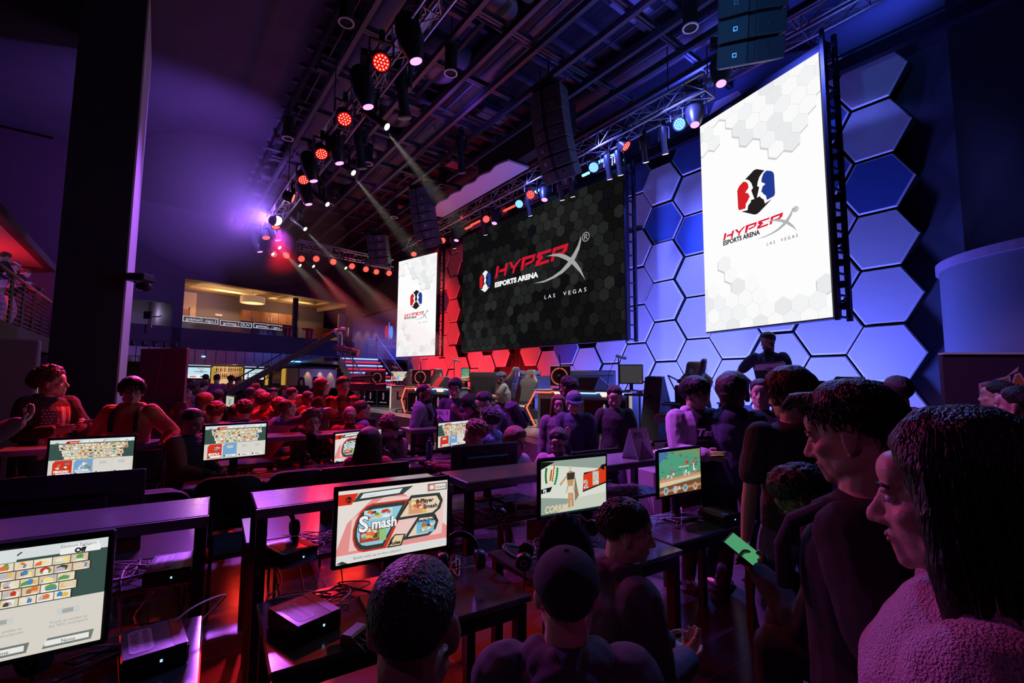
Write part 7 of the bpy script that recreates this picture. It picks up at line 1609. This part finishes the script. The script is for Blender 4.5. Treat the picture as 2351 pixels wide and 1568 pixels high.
A['bt'] = person('standing person with short hair in a black t-shirt looking down, before the grey monitor', 1411, 912, 56, 178, 'stand', pitch=22, top=K_black, sleeve=.5, arms=('down', 'down'), hair='short', hm=HB, skin='tan', lod=1, zlim=(.84, 1.2), d=5.8, hs=1.15)
A['bk'] = person('dark-haired person turned away behind the long-haired one', 1303, 893, 46, 60, 'stand', top=C('darkvest', (.07, .05, .09)), arms=('down', 'down'), hair='afro', hm=HB, skin='dark', lod=1, zlim=(.84, 1.2), d=6.5, hs=1.12)
A['bp'] = person('person with a backpack and glasses leaning over the counter', 1112, 925, 56, 105, 'stand', yaw=10, pitch=30, lean=38, top=C('violetjacket', (.12, .08, .16)), hood=True, arms=('table', 'table'), hair='short', hm=HB, acc=('backpack', 'glasses'), lod=1, zlim=(.84, 1.2), d=6.4, hs=1.18)
A['cw'] = person('person in a black cap with long hair bending over the counter by the backpack wearer', 1078, 930, 56, 130, 'stand', yaw=0, pitch=40, lean=32, top=C('winered', (.25, .07, .10)), arms=('table', 'table'), hair='long', hm=HB, acc=('cap',), lod=1, zlim=(.84, 1.2), d=7.0, hs=1.2)
A['vf'] = person('person with violet-lit dark hair facing the camera behind the capped one', 1045, 893, 50, 175, 'stand', pitch=14, top=C('violetshirt', (.08, .06, .12)), sleeve=.5, arms=('phone', 'down'), hair='fringe', hm=HB, lod=1, zlim=(.84, 1.2), d=7.4, hs=1.2)
A['gh'] = person('bearded person in glasses and a grey hoodie with straps, left of the POOL 2 card', 975, 905, 50, 250, 'stand', yaw=-10, top=C('greyhood', (.24, .24, .34)), hood=True, arms=('down', 'pocket'), hair='fade', hm=HB, skin='tan', acc=('beard', 'glasses', 'straps'), lod=1, zlim=(.84, 1.2), d=6.9, hs=1.2)
A['cc'] = person('seated curly-haired person in glasses reaching toward the roster monitor', 1090, 1000, 60, 100, 'sit', pitch=4, lean=8, top=C('maroon', (.20, .04, .05)), arms=((-.08, .52, .33), (.10, .54, .33)), hair='curly', hm=HR, skin='tan', acc=('glasses',), lod=1, zlim=(.84, 1.2), d=5.3, hs=1.15)
gamepad(A['cc'], 'controller held by the curly-haired person in glasses')
A['hb'] = person('seated person with headphones over curly hair and a blue hood', 1122, 968, 55, 60, 'sit', top=C('bluehood', (.18, .25, .5)), hood=True, arms=('lap', 'lap'), hair='curly', hm=HB, acc=('headphones',), lod=1, zlim=(.84, 1.2), d=5.9, hs=1.12)
A['lh'] = person('long-haired player from behind in a red and grey hoodie', 848, 1018, 74, -25, 'sit', pitch=4, top=(([C('red_sleeve', (.6, .05, .06)), C('grey_hood', (.25, .22, .3))]), lambda c: 1 if abs(c.x) < .16 and c.z > .2 else 0), hood=True, arms=('table', 'table'), hair='shag', hm=HR, lod=0, zlim=(.84, 1.2), d=4.7, hs=1.12)
A['ad'] = person('seated curly-haired youth in glasses with a white emblem on a dark shirt', 716, 972, 52, 205, 'sit', yaw=-12, top=(([C('red_jacket', (.55, .08, .07)), C('dark_front', (.04, .02, .03))]), lambda c: 1 if (abs(c.x) < .09 and c.y > .02) else 0), arms=('table', 'table'), hair='curly', hm=HR, acc=('glasses',), lod=1, zlim=(.84, 1.2), d=6.0, hs=1.2)
A['bl'] = person('bald person in glasses looking down behind the dark monitor', 803, 955, 46, 185, 'sit', pitch=22, top=K_red, arms=('lap', 'lap'), hair='bald', acc=('glasses', 'beard'), skin='tan', lod=1, zlim=(.84, 1.2), d=6.6, hs=1.15)
A['vp'] = person('person with violet-lit hair turned right, beside the stage corner', 832, 943, 44, 285, 'sit', top=C('violetcoat', (.35, .22, .45)), arms=('lap', 'lap'), hair='short', hm=HBR, lod=1, zlim=(.84, 1.2), d=6.9, hs=1.15)
A['hp'] = person('curly-haired person with headphones bent down behind the second-row counter', 893, 983, 50, 170, 'sit', pitch=45, top=C('pinkgrey', (.4, .2, .3)), arms=('lap', 'lap'), hair='curly', hm=HR, acc=('headphones',), lod=1, zlim=(.84, 1.2), d=6.2, hs=1.2)
A['pl'] = person('standing person in a red plaid shirt with crossed arms', 788, 888, 43, 190, 'stand', yaw=15, pitch=8, top=(([C('plaid_red', (.6, .06, .05)), C('plaid_dark', (.05, .02, .03)), C('plaid_mid', (.22, .03, .04))]), lambda c: 1 if (int(c.x*22+50) % 3 == 0 and int(c.z*22+50) % 3 == 0) else (2 if int(c.x*22+50) % 3 == 0 or int(c.z*22+50) % 3 == 0 else 0)), arms=('cross', 'cross'), hair='short', hm=HBR, lod=1, zlim=(.84, 1.2), d=7.2, hs=1.15)
A['rw'] = person('standing person with long red-lit hair in dark clothes left of the plaid shirt', 740, 890, 36, 260, 'stand', top=C('darkred', (.10, .03, .04)), arms=('phone', 'phone'), hair='long', hm=HR, lod=2, zlim=(.84, 1.2), d=8.0, hs=1.15)
A['lg'] = person('seated person in glasses and a dark brown-sleeved jacket ending the left row', 441, 970, 56, 225, 'sit', yaw=0, pitch=18, top=(([C('brown_sleeve', (.35, .12, .07)), C('dark_panel', (.04, .035, .06))]), lambda c: 1 if abs(c.x) < .13 else 0), arms=('lap', 'lap'), hair='short', hm=HBR, acc=('glasses',), lod=1, bottom=C('grey_denim', (.25, .25, .4)), bulk=1.15, zlim=(.84, 1.2), d=5.0, hs=1.12)
gamepad(A['lg'], 'controller held by the person in glasses at the end of the left row')
# --- the two youths at the left
flag = lambda c: (2 if (c.x > .005 and c.z > .26) else (1 if (int((c.x+1)*28) % 2 == 0) else 3)) if (abs(c.x) < .115 and c.y > .05 and c.z < .44) else 0
A['fl'] = person('curly-haired youth in a black flag hoodie with stars and stripes, holding a phone', 118, 880, None, 208, 'stand', yaw=46, pitch=-4, top=(([C('flag_base', (.06, .02, .025)), C('flag_pale', (.75, .55, .58)), C('flag_blue', (.10, .05, .09)), C('flag_red', (.45, .04, .05))]), flag), hood=True, arms=((-.13, .33, .26), (.10, .28, .22)), hair='curly', hm=HR, lod=0, d=4.9, hs=1.12)
i_ = A['fl']; mb = MB(); rs_ = random.Random(2)
for r_i in range(5):
    for c_i in range(4):
        x = .115-.028*c_i-(.012 if r_i % 2 else 0); z = .29+.03*r_i; p, ax, ay, up = i_['frame'](z)
        mb.add([i_['T'](p+ax*(x+.010*math.sin(k*PI/5)*(1 if k % 2 == 0 else .42))+ay*(.165-(x/.2)**2*.05)+up*(.010*math.cos(k*PI/5)*(1 if k % 2 == 0 else .42))) for k in range(10)], [tuple(range(10))])
mb.build('stars', C('star_white', (.75, .6, .65)), i_['root'])
phone(A['fl'], 'dark phone held by the youth in the flag hoodie', (.02, .02, .03), h=0, tiltx=.5)
A['or'] = person('youth in an orange hoodie with backpack straps and headphones round the neck', 303, 900, None, 160, 'stand', yaw=22, pitch=0, top=C('bright_orange', (.85, .22, .10)), hood=True, arms=((-.34, .12, .12), (.26, .16, .10)), hair='fringe', hm=HB, acc=('straps', 'glasses'), lod=0, d=4.85, hs=1.1)
A['le'] = person('person in a violet-lit brimmed cap cut off by the left edge', -105, 850, 76, 262, 'stand', top=C('edge_coat', (.2, .04, .05)), arms=('phone', 'phone'), hair='short', hm=HB, acc=('cap',), lod=1, extra=C('cap_violet', (.4, .2, .5)))
# --- stage person in the blue cap
A['bc'] = person('seated person in a blue cap and grey shirt on a chair on the stage', 1150, 868, 28, 95, 'sit', pitch=10, lean=8, top=C('greyshirt', (.30, .30, .30)), sleeve=.5, arms=('table', 'table'), hair='short', hm=HG, acc=('cap', 'beard'), lod=1, z0=STZ, bulk=1.35, d=10.8, hs=1.15, extra=C('cap_blue', (.10, .25, .65)))
# --- pointing youth
A['pt'] = person('person in a white, blue and red jacket pointing right with a raised arm', 660, 940, None, 290, 'sit', lean=25, pitch=-10, top=(([C('jk_white', (.7, .6, .7)), C('jk_blue', (.12, .14, .4)), C('jk_red', (.6, .06, .08))]), lambda c: 1 if c.z > .42 else (2 if c.z < .3 else 0)), arms=((-.1, .3, .2), (.10, .75, .60, 'point')), hair='short', hm=HR, lod=1, d=6.2)
# --- seated crowd in red light
crowd = [
 (412, 905, 26, 200, 'short', 'front view beside the banner'), (428, 905, 25, 260, 'fade', 'with cropped hair right of the banner'), (447, 893, 24, 230, 'curly', 'curly-haired, fourth from the banner'), (468, 888, 22, 300, 'short', 'turned right behind the curly one'),
 (470, 925, 36, 300, 'mop', 'in glasses bent to the right, left of the small bright monitor'), (560, 945, 40, 20, 'curly', 'with a big curly head above the roster monitor'), (575, 905, 28, 330, 'short', 'from behind right of the small bright monitor'), (598, 915, 32, 340, 'mop', 'in a cap-like mop from behind, centre of the crowd'),
 (608, 925, 34, 310, 'curly', 'turned away, right of the mop-haired one'), (628, 905, 26, 200, 'short', 'facing the camera with raised hands'), (640, 935, 34, 350, 'curly', 'curly from behind before the pointing one'), (672, 905, 28, 290, 'short', 'in profile looking right, dark-skinned'),
 (690, 920, 30, 300, 'bald', 'bald, looking right beside the pointing arm'), (655, 897, 22, 240, 'short', 'small, behind the raised hands'), (704, 915, 30, 60, 'short', 'half hidden behind the pointing arm'), (720, 925, 32, 20, 'short', 'from behind below the pointing hand'),
 (588, 893, 24, 300, 'short', 'bent over the high counter'), (500, 912, 28, 320, 'mop', 'low, left edge of the small monitor'), (540, 950, 38, 340, 'short', 'from behind in front of the bright monitor'), (495, 950, 42, 350, 'curly', 'half hidden above the roster monitor'),
 (735, 940, 34, 330, 'short', 'from behind left of the plaid shirt'), (670, 960, 40, 350, 'short', 'from behind under the tricolour jacket'), (765, 930, 32, 20, 'short', 'from behind at the plaid shirt')]
tops = [K_red, K_char, K_plum, K_brown, K_grey, K_navy, C('crimson', (.4, .06, .06)), C('rust', (.5, .15, .08))]
for i, (px, py, hp_, fc, hr_, lb) in enumerate(crowd):
    person('red-lit spectator '+lb, px, py, hp_, fc, 'sit', yaw=(i*37 % 30)-15, pitch=(i*13 % 20)-2, lean=(i*7 % 18), top=tops[i % 8], sleeve=1, hood=(i % 3 == 0), arms=[('lap', 'lap'), ('table', 'table'), ('phone', 'phone')][i % 3], hair=hr_, hm=[HB, HR, HBR][i % 3], skin=['light', 'tan', 'light', 'dark'][(i+1) % 4], lod=2, d=.235*FPX/hp_*1.14, hs=1.14, group='spectators seated in the red light', acc=('glasses',) if i % 4 == 0 else ())
# --- bar patrons
bar = [(472, 870, 17, 10, 'short', 'in a dark coat before the left bar television'), (498, 870, 17, 350, 'short', 'in a violet jacket with back lettering'), (470, 884, 15, 250, 'curly', 'dark-haired, facing right below the left bar television'), (530, 873, 15, 20, 'curly', 'in a red top before the amber shelves'), (547, 875, 16, 280, 'short', 'in a dark coat right of the red top'),
 (692, 876, 15, 170, 'long', 'long-haired, head on hand at the high bar table'), (724, 876, 16, 95, 'long', 'dark-haired, facing the one with head on hand'), (436, 878, 14, 330, 'short', 'at the left end of the bar counter')]
for i, (px, py, hp_, fc, hr_, lb) in enumerate(bar):
    person('distant bar guest '+lb, px, py, hp_, fc, 'stand', pitch=12, top=[K_black, C('violet_jacket', (.35, .12, .35)), K_black, K_red, K_black, K_black, K_black, K_navy][i], arms=('table', 'table'), hair=hr_, hm=HB, lod=2, zlim=(.75, 1.1), group='guests at the bar')
# --- balcony people
for i, (px, py, fc, lb, tp, ac) in enumerate([(12, 592, 300, 'in blue light at the left edge', K_navy, ()), (33, 612, 290, 'in a pale cap leaning on the rail', K_white, ('cap',)), (58, 628, 285, 'with reddish hair looking down over the rail', K_black, ())]):
    person('balcony spectator '+lb, px, py, None, fc, 'stand', yaw=0, pitch=30, lean=25, top=tp, arms=('table', 'table'), hair='short', hm=HR, lod=2, d=[10.9, 11.6, 12.4][i], z0=3.0, zlim=(.75, 1.05), acc=ac, bottom=C('pale_trousers', (.5, .45, .5)), group='people on the balcony', extra=C('cap_pale', (.7, .6, .6)))
# printed lettering
chest_print(A['li'], 'Tsu', .085, C('print_white', (.8, .75, .8)), .33, .003, .17, 'ESPORTS', .3, .185)
def trefoil(info):
    mb = MB(); p, ax, ay, up = info['frame'](.30); T = info['T']
    for a in (-.75, 0, .75):
        c = p+ax*(.035*math.sin(a))+up*(.03*math.cos(a)+.01)+ay*.165; d = ax*math.sin(a)+up*math.cos(a); e = ax*math.cos(a)-up*math.sin(a)
        mb.add([T(c+d*(.035*math.cos(k*PI/6))+e*(.018*math.sin(k*PI/6))) for k in range(12)], [tuple(range(12))])
    for j in range(3): mb.add([T(p+ay*.166+ax*x+up*(-.012-.012*j+y)) for x, y in ((-.04, 0), (.04, 0), (.04, .005), (-.04, .005))], [(0, 1, 2, 3)])
    mb.build('chest_emblem', C('print_white', (.8, .75, .8)), info['root'])
trefoil(A['ad'])
# near chair back at the bottom
p = Pd(1500, 1470, 1.35); chair(1.0, 1.05, 2.3, 'curved dark padded chair back nearest the camera at the bottom', 1.25)
p = Pd(1450, 1500, 1.7)
light('POINT', 'phone_glow', Pd(1752, 1225, 1.9)+Vector((.02, .0, .06)), (.5, 1, .7), .05, .03)
# ================================================================== LIGHTS
BLUE = (.12, .15, 1.0); REDC = (1.0, .015, .03); PURP = (.42, .07, 1.0)
for s, w_ in ((2.9, .9), (4.6, 1), (6.5, 1), (9, .7)):
    light('AREA', 'blue_flood', S(s, 8.2, STZ+.25), BLUE, 115*w_, .5, S(s, 10, 4.2), sy=.3)
    light('SPOT', 'blue_wash', S(s, 6.8, 7.2), BLUE, 1050*w_, .15, S(s, 10, 4.5), 75, .8)
for s, w_ in ((12.5, .8), (15.5, 1), (18.5, 1)):
    light('AREA', 'red_flood', S(s, 8.6, STZ+.25), REDC, 100*w_, .5, S(s, 10, 3.5), sy=.3)
    light('SPOT', 'red_wash', S(s, 6.8, 7.2), REDC, 650*w_, .15, S(s, 10, 4.0), 75, .8)
# uplights on the ceiling deck
for s, off, c, e in ((1.5, 8.9, (.06, .10, 1), 420), (5, 8.9, (.06, .08, 1), 260), (9, 5.4, (.15, .07, 1), 40), (3.5, 5.4, (.10, .06, 1), 110), (15, 5.4, (.4, .05, .7), 12)):
    light('SPOT', 'ceiling_uplight', S(s, off, 8.0), c, e, .2, S(s+.6, off+.3, 10), 150, .8)
# red lamps over the crowd
for s, e, ts, to in ((9.5, 2300, 8.2, 1.6), (12.0, 2400, 9.6, 2.4), (14.5, 2400, 11.8, 3.0), (11, 1800, 7.0, 1.0)):
    light('SPOT', 'red_par_beam', S(s, 2.5, 6.0), REDC, e, .12, S(ts, to, .9), 44, .6)
for s, off, e in ((17.6, 5.0, 1200), (17.6, 7, 900)):
    light('SPOT', 'red_par_beam', S(s, off, 6.0), REDC, e, .12, S(s-7, off-1.0, 1.0), 50, .6)
light('SPOT', 'red_par_beam', S(10.3, 2.3, 6.0), (1, .045, .03), 6000, .12, S(6.0, -1.5, 1.7), 24, .7)
light('SPOT', 'violet_head_beam', S(14, 2.5, 6.0), (.6, .08, .9), 1300, .1, S(9.5, 2.2, .9), 50, .7)
# violet wash toward the near desks, the column and the bulkhead
light('SPOT', 'violet_beam', Pz(637, 507, 6.05), (.45, .11, 1), 6500, .25, (-2.6, 2.0, 1.0), 20, .9)
light('SPOT', 'violet_beam', Pz(560, 500, 6.2), (.5, .11, 1), 3600, .35, (-2.4, 2.0, 1.0), 28, .9)
light('SPOT', 'violet_bulkhead_beam', Pz(640, 500, 6.1)+Vector((-.4, .3, 0)), (.28, .12, 1), 2200, .12, Pd(500, 470, 22), 42, 1)
light('SPOT', 'violet_column_beam', S(12.5, 2.4, 6.6), (.42, .10, 1), 700, .1, S(13, -.6, 4.0), 110, .8)
light('SPOT', 'violet_head_beam', S(5.4, 2.5, 6.0), (.55, .09, .9), 2200, .1, (.9, 5.4, 1.0), 40, .6)
light('SPOT', 'violet_board_fill', (.8, .6, 4.8), (.6, .25, .9), 500, .1, (5.4, 4.9, 1.7), 22, .6)  # added fill without a fixture, so the board lettering shows
light('SPOT', 'cyan_speaker_beam', (1.2, 3.2, 5.2), (.06, .35, 1), 160, .1, (3.4, 6.4, 7.0), 50, .7)
light('SPOT', 'violet_head_beam', S(7.2, 2.5, 6.0), (.6, .06, .8), 1500, .1, (-.6, 6.0, 1.0), 44, .6)
light('SPOT', 'violet_head_beam', S(6.2, 2.5, 6.0), (.6, .12, .9), 1900, .1, (1.8, 4.4, 1.2), 34, .6)
# red truss beam on the nearest people; lilac fill added behind the camera's left
light('SPOT', 'red_front_beam', S(8.0, 2.5, 6.0), (1, .05, .04), 520, .1, (.7, 1.35, 1.35), 32, .7)
light('SPOT', 'violet_back_fill', (-2.2, -1.2, 5.0), (.8, .15, .7), 28, .15, (1.2, 1.4, 1.3), 55, .8)
light('SPOT', 'blue_floor_beam', S(5.0, 7.4, 6.9), (.10, .2, 1), 900, .08, (1.25, 2.55, 0), 22, .6)
# blue spill from the stage over the right-hand crowd
light('SPOT', 'blue_stage_beam', S(4.5, 7.5, 6.9), (.12, .22, 1), 700, .15, (1.5, 2.5, .8), 70, .7)
light('SPOT', 'stage_white_spot', S(8, 7.0, 6.2), (1, .88, .78), 1100, .1, S(9.5, 6.8, .75), 65, .5)
light('SPOT', 'stage_white_spot', S(12.5, 7.0, 6.2), (1, .84, .76), 900, .1, S(14, 6.8, .75), 65, .5)
# red light strips under the desks
for i, (a0, a1, n) in enumerate([(-1.2, -.35, 'left'), (.15, .95, 'near middle'), (1.35, 2.1, 'third')]):
    mb = MB(); mb.beam(Dk(a0, 1.08, .778), Dk(a1, 1.08, .778), .02, .015); mb.build('light_strip', emat('under_red', (1, .03, .02), 4), label='red light strip under the shelf of the %s counter' % n, cat='light strip')
    light('AREA', 'under_desk_red', Dk((a0+a1)/2, 1.08, .76), (1, .03, .015), 9, .7, Dk((a0+a1)/2, .9, 0), sy=.1)
for i, (a0, a1) in enumerate([(-.2, .6), (1.0, 1.8)]):
    light('AREA', 'under_desk_red', Dk((a0+a1)/2, 4.4, .76), (1, .03, .015), 10, .7, Dk((a0+a1)/2, 4.2, 0), sy=.1)
# ================================================================== HAZE lit by the beams
def haze(mb, name, label, dens):
    o = mb.build(name, [bpy.data.materials.new('haze')]); tag(o, label, 'haze', kind='stuff'); m_ = o.data.materials[0]; m_.use_nodes = True; n_ = m_.node_tree; n_.nodes.clear()
    v_ = n_.nodes.new('ShaderNodeVolumeScatter'); o_ = n_.nodes.new('ShaderNodeOutputMaterial'); v_.inputs['Density'].default_value = dens; v_.inputs['Anisotropy'].default_value = .1; n_.links.new(v_.outputs[0], o_.inputs['Volume'])
for px, py, z, a, L, n in [(689, 516, 5.95, (.72, .2, -.75), 4.5, 'under the lone warm spotlight'), (711, 604, 5.95, (.62, -.1, -.62), 4.2, 'under the middle spotlight of the far truss'), (785, 608, 5.95, (.62, -.1, -.55), 4.6, 'under the right spotlight of the far truss'), (632, 560, 5.95, (.62, -.1, -.6), 4, 'at the corner of the trusses'), (795, 384, 5.95, (.62, .2, -.75), 2.8, 'beside the third red lamp'), (868, 276, 5.95, (.62, .2, -.75), 2.0, 'beside the second red lamp')]:
    p = Pz(px, py, z); a = Vector(a).normalized(); p = p+a*.25; light('SPOT', 'white_beam', p, (1, .98, .82), 420, .02, p+a, 13, .9)
    mb = MB(); mb.lathe([(.07, .02), (.07+.10*L*.3, L*.3), (.07+.115*L, L)], 20, 0, p, a); haze(mb, 'haze_beam', 'faint white shaft of lit haze '+n, .09)
p = Pz(637, 507, 6.05); c = Pd(548, 492, 13.0)
mb = MB(); mb.ell(c, (3.0, 2.2, 2.0), 0, 32, 20, Euler((0, .15, .5))); haze(mb, 'haze_cloud', 'violet glowing haze left of the dazzling lamp', .05)
light('SPOT', 'strobe_glow', p+Vector((-.25, -.1, .02)), (.30, .14, 1), 3000, .08, Pd(470, 440, 14), 110, 1)
# ================================================================== WORLD
bpy.data.scenes.remove(TS)
w = bpy.data.worlds.new('world'); SC.world = w; w.use_nodes = True
w.node_tree.nodes['Background'].inputs[0].default_value = (.25, .12, .5, 1); w.node_tree.nodes['Background'].inputs[1].default_value = .004
SC.view_settings.view_transform = 'Standard'; SC.view_settings.look = 'None'; SC.view_settings.exposure = 0; SC.view_settings.gamma = 1
SC.view_settings.use_curve_mapping = False
cy = SC.cycles; cy.max_bounces = 5; cy.diffuse_bounces = 2; cy.glossy_bounces = 3; cy.transmission_bounces = 4; cy.caustics_reflective = False; cy.caustics_refractive = False; cy.adaptive_threshold = .05; cy.sample_clamp_indirect = 3
for m in bpy.data.materials:      # small glowing surfaces need no direct light sampling
    if (m.name.startswith('screen_') and '253' not in m.name) or m.name.startswith(('red_diodes', 'blue_diodes', 'warm_', 'magenta_lens', 'desk_led', 'logo_', 'ring_red', 'end_white', 'amber', 'red_strip', 'blue_strip', 'sign_', 'menu_', 'phone', 'cool_glow', 'blue_neon', 'under_red', 'red_tube')): m.cycles.emission_sampling = 'NONE'
